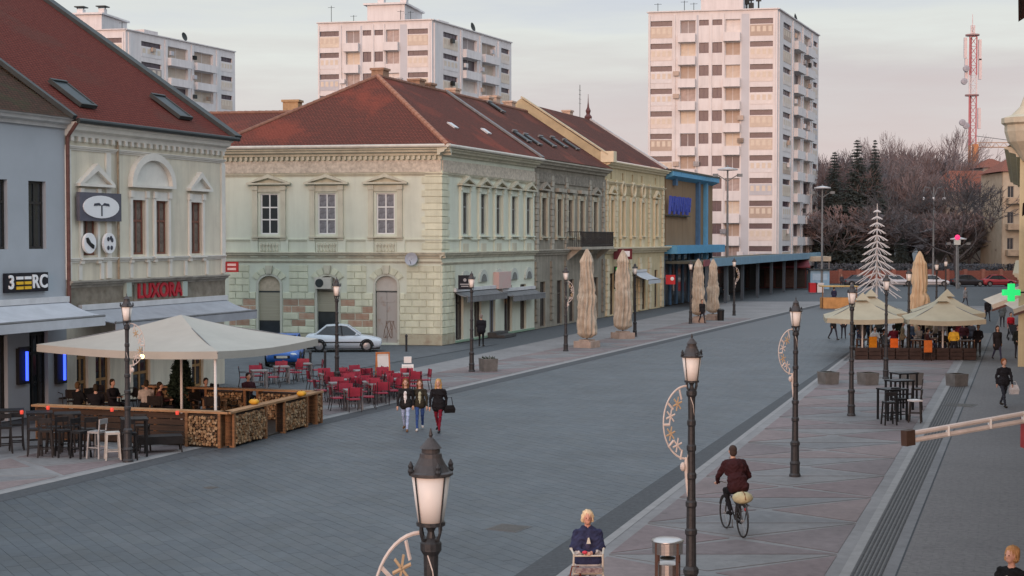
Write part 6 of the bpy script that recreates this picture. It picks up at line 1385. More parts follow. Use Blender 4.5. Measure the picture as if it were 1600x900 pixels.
# bollards by the side street
for i, (px, py) in enumerate(((485, 580), (508, 577), (635, 549))): mb = MB(); mb.lathe([(.06, 0), (.06, .8), (.075, .82), (.075, .88), (.03, .94)], 12); tag(mb.obj('bollard', iron, None, T(az(px, py))), 'thin dark bollard at the edge of the side street', 'bollard', 'bollards of the side street')

# ================================================================ cars
def car(label, loc, rz, pm, L=4.2, plate=None, group=None, hatch=False):
    t = thing('parked_car', label, 'car', loc, rz, group)       # x forward
    h = L / 2
    st_ = [(-h, .42, .80, .70), (-h + .12, .25, .93, .79), (-h + .6, .2, .97, .83), (-h + 1.2, .19, .95, .845), (0, .19, .93, .85), (h - 1.25, .19, .90, .845), (h - .55, .2, .80, .82), (h - .12, .25, .70, .74), (h, .40, .60, .62)]
    if hatch: st_[0] = (-h, .42, .95, .72); st_[1] = (-h + .12, .25, 1.0, .8)
    mb = MB(); rings = []
    for x, zb_, zt_, w_ in st_:
        zm_ = (zb_ + zt_) / 2; rings.append([(x, -w_ * .92, zb_), (x, -w_, zm_ - .08), (x, -w_ * .985, zm_ + .1), (x, -w_ * .9, zt_ - .03), (x, -w_ * .75, zt_), (x, w_ * .75, zt_), (x, w_ * .9, zt_ - .03), (x, w_ * .985, zm_ + .1), (x, w_, zm_ - .08), (x, w_ * .92, zb_)])
    n = 10; vs = [v for r_ in rings for v in r_]; fs = [(i * n + k, i * n + (k + 1) % n, (i + 1) * n + (k + 1) % n, (i + 1) * n + k) for i in range(len(rings) - 1) for k in range(n)] + [tuple(range(n - 1, -1, -1)), tuple((len(rings) - 1) * n + k for k in range(n))]
    mb.add(vs, fs); mb.obj('body', pm, t, smooth=True)
    cabx = [(-h + (.15 if hatch else .55), .93, .72), (-h + (.55 if hatch else 1.15), 1.40, .58), (-.15, 1.44, .60), (h - 1.85, 1.40, .58), (h - 1.15, .90, .72)]
    mb = MB(); vs = []; 
    for x, z, w_ in cabx: vs += [(x, -w_, z), (x, w_, z)]
    base = [(cabx[0][0], .9), (cabx[-1][0], .88)]
    # greenhouse glass: front, rear, two sides
    mb.add([vs[0], vs[1], vs[3], vs[2]], [(3, 2, 1, 0)]); o = mb.obj('rear_window', GLASS(), t)
    mb = MB(); mb.add([vs[6], vs[7], vs[9], vs[8]], [(3, 2, 1, 0)]); mb.obj('windscreen', GLASS(), t)
    for s, i in ((-1, 0), (1, 1)):
        mb = MB(); mb.add([vs[i], vs[i + 2], vs[i + 4], vs[i + 6], vs[i + 8], (0, s * .80, .91)], [(0, 1, 2, 3, 4, 5)]); mb.obj('side_window', GLASS(), t)
        for a, b in ((0, 2), (6, 8)): mb = MB(); mb.tube([vs[a + i], vs[b + i]], .045, 6); mb.obj('pillar', pm, t)
        mb = MB(); mb.tube([(-.05, s * .80, .9), (-.12, s * .61, 1.43)], .035, 6); mb.obj('pillar', black, t)
        mb = MB(); mb.ball((h - 1.35, s * .93, .95), .1, 8, 0, (.7, 1, .7)); mb.obj('mirror', pm, t)
        mb = MB(); mb.box(-h + .4, h - .5, s * .855 - .01, s * .855 + .01, .50, .56); mb.obj('side_trim', black, t)
    mb = MB(); mb.add([vs[2], vs[3], vs[5], vs[4]], [(3, 2, 1, 0)]); mb.add([vs[4], vs[5], vs[7], vs[6]], [(3, 2, 1, 0)]); mb.add([(v[0], v[1] * .98, v[2] + .035) for v in (vs[2], vs[3], vs[5], vs[4])], [(3, 2, 1, 0)]); mb.add([(v[0], v[1] * .98, v[2] + .035) for v in (vs[4], vs[5], vs[7], vs[6])], [(3, 2, 1, 0)])
    for i in (0, 1):
        for a, b in ((2, 4), (4, 6)): mb.tube([vs[a + i], vs[b + i]], .04, 6)
    mb.obj('roof', pm, t)
    for x in (-h + .78, h - .80):
        for s in (-1, 1):
            mb = MB(); mb.lathe([(.20, -.1), (.30, -.1), (.32, -.06), (.32, .06), (.30, .1), (.20, .1)], 20, cap=False); W_ = O('wheel', mb.mesh('wheel', mat('tyre', (.02, .02, .02), .9, .2, 6)), t, T((x, s * .76, .32)) @ Matrix.Rotation(R(90), 4, 'X'))
            mb = MB(); mb.lathe([(.21, -.085), (.21, .085), (.06, .10), (.02, .10)], 14); mb.lathe([(.21, .085), (.21, -.085), (.06, -.10), (.02, -.10)], 14); O('rim', mb.mesh('rim', mat('alloy', (.35, .35, .36), .35, .2, 5, metal=.7)), W_)
            mb = MB(); nn = 12; mb.tube([(x + math.cos(math.pi * k / nn) * .36, s * .835, .32 + math.sin(math.pi * k / nn) * .36) for k in range(nn + 1)], .035, 5); mb.obj('wheel_arch', black, t)
    for s in (-1, 1):
        mb = MB(); mb.ball((h - .1, s * .52, .60), .17, 10, 0, (.55, 1.1, .5)); mb.obj('headlight', mat('headlight', (.6, .66, .7), .15, .05, 3, spec=.7), t)
        mb = MB(); mb.box(-h - .015, -h + .06, s * .58 - .14, s * .58 + .14, .62, .78); mb.obj('tail_light', mat('tail_red', (.28, .015, .015), .3, .1, 3), t)
    mb = MB(); mb.box(h - .06, h + .015, -.38, .38, .42, .56); mb.obj('grille', black, t); mb = MB(); mb.box(h + .01, h + .03, -.26, .26, .44, .55); mb.obj('number_plate', paint((.62, .60, .52)), t)
    mb = MB(); mb.box(-h + .1, h - .1, -.7, .7, .14, .24); mb.obj('underbody', black, t)
    return t
a = az(505, 551); b = az(588, 549); m = (a + b) / 2; m.y += .8; m.x -= .42
car('white saloon car parked before the pale green house', m, R(4), mat('car_white', (.58, .63, .68), .3, .05, 2, spec=.5), 4.15)
car('bright blue car facing the street beside the red chairs', az(436, 574) + Vector((0, 2.0, 0)), R(-86), mat('car_blue', (.025, .12, .42), .3, .08, 2, spec=.5), 4.0, hatch=True)
for i, (px, c) in enumerate(((1456, (.55, .56, .58)), (1400, (.45, .47, .50)), (1512, (.03, .03, .035)), (1345, (.08, .09, .11)), (1560, (.30, .04, .05)))):
    car(['silver white car before the far red wall', 'pale grey car before the red wall behind the wire tree', 'black car before the far red wall', 'dark grey car before the red wall near the blue booth', 'dark red car before the far red wall'][i], Vector(((px - 800) / F * 198, 198, 0)), R(3), paint(c, .35), 4.3, group='cars before the far wall')
# little booth and bins far away
p = az(1281, 452); t = thing('booth', 'light blue market booth at the far square', 'booth', p); mb = MB(); mb.box(-1.15, 1.15, 0, 1.6, 0, 2.3); mb.obj('booth_body', mat('booth_blue', (.22, .38, .52), .7, .1, 2), t); mb = MB(); mb.box(-1.35, 1.35, -.3, 1.8, 2.3, 2.45); mb.obj('booth_roof', darkm, t); mb = MB(); mb.box(-.9, .9, -.03, 0, 1.1, 1.9); mb.obj('shutter', mat('booth_pale', (.32, .46, .58), .7, .1, 2), t)
for px, c, l in ((1270, (.42, .02, .03), 'bright red bin before the light blue booth'), (1280, (.6, .6, .6), 'white bin before the light blue booth')):
    p = az(px, 458); t = thing('bin', l, 'bin', p); mb = MB(); mb.box(-.42, .42, -.4, .4, .08, 1.05); mb.obj('tub', paint(c), t); mb = MB(); mb.box(-.46, .46, -.44, .44, 1.05, 1.15); mb.obj('lid', paint(c), t)
p = az(1312, 482); t = thing('market_stall', 'small yellow and orange covered stall near the far square', 'stall', p)
mb = MB(); mb.box(-1.5, 1.5, 0, 1.2, .0, .95); mb.obj('counter', mat('stall_orange', (.48, .26, .10), .8, .3, 1.5), t); mb = MB(); mb.box(-1.6, 1.6, -.2, 1.4, 1.9, 2.0); mb.obj('stall_roof', mat('stall_yellow', (.42, .30, .12), .85, .3, 2), t)
for s in (-1.5, 1.5): mb = MB(); mb.box(s - .04, s + .04, 0, .08, 0, 1.9); mb.obj('post', wood, t)
# ================================================================ people
def cap_mesh(p0, p1, r0, r1, mb, n=10):
    p0, p1 = Vector(p0), Vector(p1); d = (p1 - p0); L = d.length; d = d.normalized() if L > 1e-5 else Vector((0, 0, 1)); x = d.orthogonal().normalized(); y = d.cross(x)
    pr = [(-r0 * math.cos(a), r0 * math.sin(a)) for a in (0.02, .5, 1.05, 1.57)] + [(L + r1 * math.sin(a), r1 * math.cos(a)) for a in (0, .5, 1.05, 1.55)]
    vs = [p0 + d * t_ + (x * math.cos(2 * math.pi * k / n) + y * math.sin(2 * math.pi * k / n)) * max(r_, .001) for t_, r_ in pr for k in range(n)]
    m = len(pr); mb.add(vs, [(i * n + k, i * n + (k + 1) % n, (i + 1) * n + (k + 1) % n, (i + 1) * n + k) for i in range(m - 1) for k in range(n)] + [tuple(range(n - 1, -1, -1)), tuple((m - 1) * n + k for k in range(n))])
def body_mesh(prims, mats, vox, folds=False):
    """one continuous skin grown round tapered limbs and ellipsoids; each face takes the colour of its nearest limb"""
    mb = MB()
    for p in prims:
        if p[0] == 'c': cap_mesh(*p[1:5], mb)
        else: mb.ball(p[1], 1.0, 12, 0, p[2])
    me = mb.mesh('body', list(mats.values()), uv=False); o = bpy.data.objects.new('body', me); col.objects.link(o)
    r_ = o.modifiers.new('r', 'REMESH'); r_.mode = 'VOXEL'; r_.voxel_size = vox
    s = o.modifiers.new('s', 'SMOOTH'); s.factor = .5; s.iterations = 2
    nm = bpy.data.meshes.new_from_object(o.evaluated_get(bpy.context.evaluated_depsgraph_get())); bpy.data.objects.remove(o); bpy.data.meshes.remove(me)
    n = len(nm.polygons); c = np.zeros(n * 3, 'f'); nm.polygons.foreach_get('center', c); c = c.reshape(-1, 3); best = np.full(n, 1e9); idx = np.zeros(n, 'i'); keys = list(mats)
    for p in prims:
        if p[0] == 'c':
            a, b = np.array(p[1]), np.array(p[2]); ab = b - a; t_ = np.clip(((c - a) @ ab) / max(1e-8, ab @ ab), 0, 1); dd = np.linalg.norm(c - (a + t_[:, None] * ab), axis=1) - (p[3] + (p[4] - p[3]) * t_); kk = p[5]
        else:
            rr = np.array(p[2]); dd = (np.linalg.norm((c - np.array(p[1])) / rr, axis=1) - 1) * rr.min(); kk = p[3]
        w_ = dd < best; best[w_] = dd[w_]; idx[w_] = keys.index(kk)
    nm.materials.clear()
    for m in mats.values(): nm.materials.append(m)
    nm.polygons.foreach_set('material_index', idx); nm.polygons.foreach_set('use_smooth', [True] * n); nm.update(); nm.name = 'body'
    if folds:                                 # cloth folds, loose strands of hair
        nv = len(nm.vertices); co = np.zeros(nv * 3, 'f'); nm.vertices.foreach_get('co', co); co = co.reshape(-1, 3); no = np.zeros(nv * 3, 'f'); nm.vertices.foreach_get('normal', no); no = no.reshape(-1, 3); x, y, z = co.T
        if 'hair' in mats: am = .010 * np.sin(np.arctan2(y - y.mean(), x) * 19 + z * 30) + .006 * np.sin(x * 90 + z * 55) + np.random.RandomState(1).uniform(-.004, .004, nv)
        else:
            am = .009 * np.sin(z * 34 + x * 22 + 2.5 * np.sin(y * 17)) * np.sin(x * 19 - z * 13 + 1) + .006 * np.sin(z * 75 + 6 * np.sin(x * 14)) * np.sin(y * 30 + x * 11)
            mk = np.ones(nv); si = keys.index('skin')
            for p in nm.polygons:
                if p.material_index == si:
                    for v in p.vertices: mk[v] = 0
            am = am * mk
        co = co + no * am[:, None]; nm.vertices.foreach_set('co', co.astype('f').ravel()); nm.update()
    return nm
def head_prims(c, look=(0, -1)):
    cx, cy, cz = c; fx, fy = look
    return [('e', (cx, cy, cz), (.076, .092, .112), 'skin'), ('e', (cx + fx * .03, cy + fy * .03, cz - .065), (.056, .062, .05), 'skin'), ('c', (cx + fx * .088, cy + fy * .088, cz + .01), (cx + fx * .108, cy + fy * .108, cz - .02), .01, .015, 'skin'),
            ('e', (cx + fy * .078, cy - fx * .078, cz - .01), (.014, .02, .032), 'skin'), ('e', (cx - fy * .078, cy + fx * .078, cz - .01), (.014, .02, .032), 'skin'), ('c', (cx - fx * .015, cy - fy * .015, cz - .09), (cx - fx * .03, cy - fy * .03, cz - .19), .052, .06, 'skin')]
def hand_prims(wr, d, fine):
    wr, d = Vector(wr), Vector(d).normalized(); s = d.orthogonal().normalized(); P = [('c', wr, wr + d * .08, .026, .032, 'skin')]
    if fine:
        for k, L in enumerate((.065, .075, .07, .055)): b = wr + d * .09 + s * (-.027 + .018 * k); P += [('c', b, b + d * L * .55 , .0105, .010, 'skin'), ('c', b + d * L * .55, b + d * L * .95 + d.cross(s) * .02, .010, .009, 'skin')]
        P += [('c', wr + d * .03 + s * .03, wr + d * .07 + s * .06, .012, .010, 'skin')]
    else: P += [('c', wr + d * .08, wr + d * .14, .028, .018, 'skin')]
    return P
SK = (.50, .30, .22)
def person(label, loc, face, h=1.72, pose='stand', top=(.03, .03, .035), legs=(.03, .03, .04), shoes=(.03, .025, .02), hair=(.06, .04, .03), coat=0, hairlen=0, fine=False, vox=.026, group=None, bag=None, ph=1, inner=None, name='person', arms=None, extra=None, skin=SK, wide=1.0, hairfat=1.04, trim=None):
    t = thing(name, label, 'person', loc, R(face), group, h / 1.74); P = []
    hz = .90 if pose != 'sit' else .52; lean = 0
    sh = hz + .50; dy = 0
    P += [('c', (-.05, 0, hz + .02), (.05, 0, hz + .02), .125 * wide, .125 * wide, 'legs'), ('e', (0, .0, hz + .16), (.165 * wide, .115 * wide, .17), 'top'), ('e', (0, .0, hz + .36), (.19 * wide, .12 * wide, .20), 'top'), ('c', (-.13, 0, sh - .02), (.13, 0, sh - .02), .075, .075, 'top')]
    if coat: P += [('c', (-.05, .01, hz + .1), (-.06, .01, hz + .1 - coat), .15 * wide, .16 * wide, 'top'), ('c', (.05, .01, hz + .1), (.06, .01, hz + .1 - coat), .15 * wide, .16 * wide, 'top')]
    if inner: P += [('c', (0, -.085, hz + .05), (0, -.085, hz + .40), .055, .055, 'inner')]
    for s in (-1, 1):
        hip = (s * .09, 0, hz)
        if pose == 'sit': kn, an = (s * .11, -.42, hz), (s * .11, -.42, .09)
        elif pose == 'walk': f = ph * s; kn, an = (s * .09, -.12 * f - .04, .50), (s * .085, -.26 * f + (.08 if f < 0 else 0), .09 + (.05 if f < 0 else 0))
        else: kn, an = (s * .10, -.01, .49), (s * .11, .01, .09)
        P += [('c', hip, kn, .088, .058, 'legs'), ('c', kn, (an[0], an[1], an[2] + .03), .056, .042, 'legs'), ('c', (an[0], an[1] + .03, an[2] - .04), (an[0] + s * .02, an[1] - .15, an[2] - .055), .042, .034, 'shoes')]
        shd = (s * .19 * wide, 0, sh - .03)
        if arms: el, wr = arms[0 if s < 0 else 1]
        elif pose == 'walk': el, wr = (s * .245, .10 * ph * s, sh - .30), (s * .25, -.05 + .10 * ph * s, sh - .54)
        elif pose == 'sit': el, wr = (s * .24, -.1, sh - .27), (s * .14, -.32, sh - .26)
        else: el, wr = (s * .25, .02, sh - .30), (s * .17, -.14, sh - .46)
        P += [('c', shd, el, .062, .05, 'top'), ('c', el, wr, .048, .036, 'top')] + hand_prims(wr, Vector(wr) - Vector(el), fine)
    hc = (0, -.025, sh + .235); P += head_prims(hc)
    if extra: P += extra
    mats = {'skin': mat('skin_%02x' % int(skin[0] * 255), skin, .55, .1, 6), 'top': cloth(top), 'legs': cloth(legs), 'shoes': cloth(shoes)}
    if inner: mats['inner'] = cloth(inner)
    if trim: mats['trim'] = cloth(trim)
    O('body', body_mesh(P, mats, vox, fine), t)
    hk = hairfat; hp = [('e', (hc[0], hc[1] + .022 + (hk - .96) * .14, hc[2] + .045), (.09 * hk, .098 * hk, .095 * hk), 'hair'), ('e', (hc[0], hc[1] + .055, hc[2] - .02), (.086 * hk, .07 * hk, .10 * hk), 'hair')]
    if hk > 1.1: hp += [('e', (s * .085, hc[1] + .03, hc[2] - .01), (.032, .05, .075), 'hair') for s in (-1, 1)]
    if hairlen:
        for s in (-1, 0, 1): hp += [('c', (s * .065, hc[1] + .045, hc[2]), (s * .08, hc[1] + .07 - (abs(s) * .05), hc[2] - hairlen), .045, .035, 'hair')]
    O('hair', body_mesh(hp, {'hair': cloth(hair)}, max(.010, vox * .7), fine), t)
    if fine:
        for s in (-1, 1): mb = MB(); mb.ball((s * .031, hc[1] - .083, hc[2] + .012), .010, 8); mb.obj('eye', mat('eye_dark', (.03, .02, .02), .3, .1, 3), t)
    return t
def held_bag(label, loc, face, c, w_=.3, h=.26, strap=.25):
    t = thing('bag', label, 'bag', loc, R(face)); mb = MB(); n = 10
    mb.add([(-w_ / 2, -.06, 0), (w_ / 2, -.06, 0), (w_ / 2, .06, 0), (-w_ / 2, .06, 0), (-w_ * .55, -.08, h * .5), (w_ * .55, -.08, h * .5), (w_ * .55, .08, h * .5), (-w_ * .55, .08, h * .5), (-w_ * .42, -.03, h), (w_ * .42, -.03, h), (w_ * .42, .03, h), (-w_ * .42, .03, h)],
           [(0, 3, 2, 1), (0, 1, 5, 4), (1, 2, 6, 5), (2, 3, 7, 6), (3, 0, 4, 7), (4, 5, 9, 8), (5, 6, 10, 9), (6, 7, 11, 10), (7, 4, 8, 11), (8, 9, 10, 11)]); mb.obj('pouch', cloth(c), t)
    mb = MB(); mb.tube([(-w_ * .35, 0, h - .01), (-w_ * .2, 0, h + strap), (w_ * .2, 0, h + strap), (w_ * .35, 0, h - .01)], .012, 6); mb.obj('strap', cloth(c), t)
# three women walking up the street
person('woman in open black jacket, white top and pale blue jeans walking', az(634, 673), -4, 1.66, 'walk', (.02, .02, .022), (.30, .38, .56), (.14, .075, .04), (.16, .075, .035), .12, .28, True, .014, inner=(.62, .60, .60), ph=1)
person('woman in dark olive jacket, pale top and blue jeans walking', az(656, 672), 2, 1.62, 'walk', (.035, .033, .025), (.035, .075, .22), (.60, .58, .56), (.11, .05, .03), .10, .24, True, .014, inner=(.36, .38, .28), ph=-1)
q = az(685, 675); person('blonde woman in black coat and dark red trousers walking', q, -10, 1.68, 'walk', (.014, .014, .016), (.14, .012, .025), (.02, .02, .02), (.42, .27, .12), .16, .20, True, .014, ph=1, wide=1.08)
held_bag('black handbag carried by the blonde woman', q + Vector((.36, -.02, .62)), 20, (.012, .012, .013), .32, .24)
# man at the green shop
person('man in black jacket and trousers standing at the green shop door', az(752, 541), 165, 1.82, 'stand', (.016, .016, .02), (.014, .014, .018), hair=(.22, .19, .17), coat=.15, vox=.02, wide=1.2)
# walker on the right with a white bag
q = az(1568, 636); person('person in black jacket and jeans walking with a white carrier bag', q, 12, 1.76, 'walk', (.02, .02, .024), (.03, .034, .045), hair=(.22, .09, .04), coat=.1, fine=True, vox=.016, ph=-1, wide=1.1)
held_bag('white carrier bag in the hand of the black clad walker', q + Vector((.36, -.05, .48)), 10, (.55, .55, .56), .32, .34, .12)
person('woman in long dark coat and dark blue trousers walking past the parasols', az(1558, 563), 8, 1.74, 'walk', (.028, .026, .03), (.05, .05, .085), hair=(.05, .035, .03), coat=.32, vox=.022, hairlen=.15)
q = az(1579, 531); person('person in bright red jacket behind a dark pushchair', q, 5, 1.66, 'walk', (.40, .02, .035), (.03, .03, .035), hair=(.04, .03, .03), vox=.024)
t = thing('pushchair', 'dark pushchair pushed by the red jacketed person', 'pushchair', q + Vector((0, -.75, 0)), R(5))
mb = MB(); mb.add([(-.22, -.3, .35), (.22, -.3, .35), (.22, .25, .35), (-.22, .25, .35), (-.24, -.1, .6), (.24, -.1, .6), (.24, .3, .95), (-.24, .3, .95)], [(0, 3, 2, 1), (0, 1, 5, 4), (1, 2, 6, 5), (2, 3, 7, 6), (3, 0, 4, 7), (4, 5, 6, 7)]); mb.obj('seat_pod', cloth((.03, .03, .035)), t)
for s in (-1, 1):
    for y in (-.35, .3): mb = MB(); mb.lathe([(.08, -.02), (.1, -.02), (.1, .02), (.08, .02)], 14); O('wheel', mb.mesh('wheel', black), t, T((s * .26, y, .1)) @ Matrix.Rotation(R(90), 4, 'Y'))
    mb = MB(); mb.tube([(s * .25, -.35, .1), (s * .23, .1, .5), (s * .22, .55, 1.0)], .014, 6); mb.tube([(s * .25, .3, .1), (s * .24, -.05, .4)], .014, 6); mb.obj('frame_side', galv, t)
mb = MB(); mb.tube([(-.22, .55, 1.0), (.22, .55, 1.0)], .018, 6); mb.obj('handle', black, t)
for i, (px, py, f, c, l) in enumerate(((1303, 478, 150, (.03, .03, .06), 'person in dark coat near the yellow stall'), (1302, 531, 30, (.02, .02, .02), 'person in black walking beside the parasol edge toward the street'), (1318, 529, -20, (.03, .03, .035), 'person in charcoal walking under the parasol edge'),
                                       (1543, 502, 0, (.02, .02, .025), 'person in black walking behind the pharmacy side parasol'), (1566, 511, 160, (.10, .12, .13), 'person in grey green jacket near the striped awning'), (1508, 478, 20, (.20, .22, .24), 'person in pale grey far behind the parasols'), (1590, 560, 10, (.025, .03, .028), 'person in dark green seated on a parked bicycle by the house front'),
                                       (1315, 450, 0, (.05, .05, .06), 'tiny dark figure by the far booth'), (1132, 466, 0, (.03, .03, .035), 'figure in black under the tall grey mast'), (1097, 505, 20, (.02, .02, .02), 'figure in black between the slim folded parasols'))):
    person(l.replace(' seated on a parked bicycle by', ' standing by'), az(px, py), f, 1.72, 'walk' if i % 2 else 'stand', c, (.03, .03, .04), vox=.03, coat=.15)
# old woman with a wheeled walking frame in the foreground
q = flat(az(918, 800, 1.60)); fa = 2
sh = 1.40
person('elderly blonde woman in navy poncho with pale hem facing the camera', q, fa, 1.60, 'stand', (.035, .04, .085), (.06, .07, .12), (.03, .03, .03), (.66, .52, .34), .16, 0, True, .013, wide=1.12, skin=(.56, .28, .20), hairfat=1.12, extra=[('c', (s * .05, .0, 1.40), (s * .20, -.02, 1.12), .10, .13, 'top') for s in (-1, 1)] + [('c', (s * .2, -.10, 1.0), (s * .14, -.17, 1.04), .062, .058, 'trim') for s in (-1, 1)] + [('c', (-.14, -.06, .86), (.14, -.06, .86), .13, .13, 'top'), ('c', (-.15, -.05, .74), (.15, -.05, .74), .145, .145, 'trim')], trim=(.50, .47, .45),
       arms=[((-.27, -.04, 1.10), (-.09, -.24, 1.06)), ((.27, -.04, 1.10), (.07, -.23, 1.05))], inner=(.05, .05, .10))
ro = thing('walking_frame', 'wheeled walking frame with pale grips before the elderly woman', 'walking frame', q + Vector((.0, -.30, 0)), R(fa)); pt = mat('frame_cream', (.55, .50, .42), .5, .12, 4)
for s in (-1, 1):
    mb = MB(); mb.tube([(s * .26, .2, .06), (s * .25, .05, .55), (s * .24, .0, .95), (s * .27, .18, 1.0), (s * .27, .3, .98)], .017, 8); mb.tube([(s * .26, -.25, .06), (s * .25, 0, .6)], .017, 8); mb.obj('side_frame', pt, ro)
    mb = MB(); mb.tube([(s * .27, .18, 1.0), (s * .27, .31, .98)], .024, 8); mb.obj('grip', mat('grip_pale', (.60, .54, .45), .7, .1, 5), ro)
    for y in (-.25, .2): mb = MB(); mb.lathe([(.06, -.018), (.085, -.018), (.085, .018), (.06, .018)], 16); O('wheel', mb.mesh('wheel', black), ro, T((s * .26, y, .085)) @ Matrix.Rotation(R(90), 4, 'Y'))
mb = MB(); mb.tube([(-.25, .02, .62), (.25, .02, .62)], .016, 8); mb.tube([(-.24, 0, .92), (.24, 0, .92)], .014, 8); mb.obj('crossbar', pt, ro)
mb = MB(); mb.box(-.22, .22, -.12, .02, .66, .74); mb.obj('patterned_tray', mat('tray_pattern', (.42, .36, .32), .8, .6, 14, c2=(.10, .05, .07)), ro)
held_bag('red brown handbag hanging at the walking frame', q + Vector((-.22, -.36, .30)), 10, (.16, .035, .02), .26, .3, .16)
mb = MB(); mb.ball((0, 0, 0), .042, 10, 0, (1.1, .8, .7)); tag(mb.obj('red_purse', mat('purse_red', (.55, .04, .07), .5, .1, 4), None, T(q + Vector((-.06, -.33, .985)))), 'small bright red purse in the elderly woman\'s hand', 'purse')
mb = MB(); mb.prism([(-.035, 0), (.035, 0), (.012, .1), (-.012, .1)][::-1], lambda u, v, w_: (u, w_, v), 0, -.012); tag(mb.obj('pendant', paint((.6, .58, .5)), None, T(q + Vector((.01, -.178, 1.10)))), 'pale pendant on the navy poncho of the elderly woman', 'pendant')
# woman cut off by the corner of the picture
person('fair haired woman in black coat walking along the pavement edge', flat(az(1581, 857, 1.66)), -55, 1.66, 'walk', (.012, .012, .013), (.02, .02, .025), hair=(.40, .22, .10), coat=.25, hairlen=.06, fine=True, vox=.014, hairfat=1.15, inner=(.42, .38, .34), skin=(.55, .30, .22), wide=1.1)
# cyclist
R0, R1 = az(1160, 840), az(1131, 824); hd = (R1 - R0).normalized(); rz = math.atan2(hd.x, -hd.y)
bk = thing('bicycle', 'black city bicycle with rear carrier ridden up the promenade', 'bicycle', R0, rz)     # forward is -y
def wheel(y):
    mb = MB(); n = 28; mb.tube([(0, y + .33 * math.cos(2 * math.pi * k / n), .345 + .33 * math.sin(2 * math.pi * k / n)) for k in range(n)], .018, 6, closed=True); o = mb.obj('wheel', mat('tyre', (.02, .02, .02), .9, .2, 6), bk)
    mb = MB(); mb.tube([(-.04, y, .345), (.04, y, .345)], .025, 8)
    for k in range(14): a = 2 * math.pi * k / 14; mb.tube([(.02 * (-1) ** k, y, .345), (0, y + .32 * math.cos(a), .345 + .32 * math.sin(a))], .0025, 3)
    mb.obj('spokes', galv, o)
    mb = MB(); mb.tube([(0, y + .37 * math.cos(a), .345 + .37 * math.sin(a)) for a in [R(20 + 14 * k) for k in range(11)]], .02, 5); mb.obj('mudguard', iron, bk)
wheel(0); wheel(-1.06)
mb = MB()
for p in (((0, 0, .345), (0, -.45, .30)), ((0, -.45, .30), (0, -.33, .82)), ((0, 0, .345), (0, -.34, .74)), ((0, -.45, .30), (0, -.86, .72)), ((0, -.36, .62), (0, -.86, .82)), ((0, -.88, .90), (0, -1.06, .345))): mb.tube(p, .017, 6)
mb.obj('frame', iron, bk)
mb = MB(); mb.tube([(-.29, -.66, 1.02), (-.2, -.84, 1.05), (0, -.87, 1.0), (.2, -.84, 1.05), (.29, -.66, 1.02)], .013, 6); mb.tube([(0, -.86, .85), (0, -.87, 1.0)], .016, 6); mb.obj('handlebar', galv, bk)
mb = MB(); mb.ball((0, -.30, .88), .1, 10, 0, (1.0, 1.4, .5)); mb.obj('saddle', black, bk)
mb = MB()
for s in (-1, 1): mb.bar((s * .07, .2, .70), (s * .07, -.28, .70), .015, .015); mb.bar((s * .07, .1, .70), (s * .05, 0, .36), .012, .012)
for k in range(4): mb.bar((-.08, .18 - .14 * k, .705), (.08, .18 - .14 * k, .705), .015, .015)
mb.obj('carrier', iron, bk)
mb = MB(); mb.ball((0, .2, .62), .04, 8); mb.obj('rear_light', MATS['tail_red'], bk)
for s in (-1, 1): mb = MB(); mb.bar((s * .06, -.45, .30), (s * .08, -.45 + s * .05, .30 - s * .15), .018, .018); mb.bar((s * .06, -.45 + s * .05, .30 - s * .15), (s * .17, -.45 + s * .05, .30 - s * .15), .06, .02); mb.obj('pedal', iron, bk)
t = thing('saddle_bag', 'pale yellowish soft bag strapped on the bicycle carrier', 'bag', R0 + Vector((0, 0, .71)), rz); mb = MB(); mb.ball((0, .0, .12), .15, 14, 0, (1.5, 1.2, .85)); mb.obj('pouch', mat('bag_khaki', (.46, .42, .26), .9, .25, 6, bump=.5, bscale=14), t, smooth=True); mb = MB(); mb.tube([(0, -.19, .10), (0, -.12, .22), (0, .0, .25), (0, .12, .22), (0, .19, .10)], .012, 5); mb.obj('buckle_strap', wood, t)
cy = thing('person', 'cyclist in dark red jacket and black trousers seen from behind', 'person', R0, rz)
P = [('c', (-.07, -.28, .98), (.07, -.28, .98), .14, .14, 'legs'), ('e', (0, -.33, 1.14), (.225, .18, .19), 'top'), ('e', (0, -.45, 1.36), (.25, .18, .23), 'top'), ('c', (-.15, -.52, 1.48), (.15, -.52, 1.48), .09, .09, 'top'), ('c', (-.08, -.27, 1.02), (.08, -.27, 1.02), .155, .155, 'top')]
for s, kn, an in ((-1, (-.13, -.66, .72), (-.12, -.46, .30)), (1, (.13, -.68, .88), (.12, -.42, .50))):
    P += [('c', (s * .1, -.30, .96), kn, .10, .065, 'legs'), ('c', kn, (an[0], an[1], an[2] + .02), .065, .045, 'legs'), ('c', (an[0], an[1] + .04, an[2] - .06), (an[0], an[1] - .15, an[2] - .07), .042, .036, 'shoes')]
    el, wr = (s * .34, -.56, 1.20), (s * .29, -.72, 1.05); P += [('c', (s * .2, -.52, 1.46), el, .078, .062, 'top'), ('c', el, wr, .058, .042, 'top')] + hand_prims(wr, (0, -.9, -.25), True)
P += head_prims((0, -.62, 1.72))
O('body', body_mesh(P, {'skin': MATS['skin_7f'], 'top': cloth((.040, .015, .017)), 'legs': cloth((.014, .014, .018)), 'shoes': cloth((.015, .014, .014))}, .014, True), cy)
O('hair', body_mesh([('e', (0, -.60, 1.755), (.087, .10, .095), 'hair'), ('e', (0, -.575, 1.70), (.084, .07, .10), 'hair')], {'hair': cloth((.055, .04, .035))}, .012), cy)
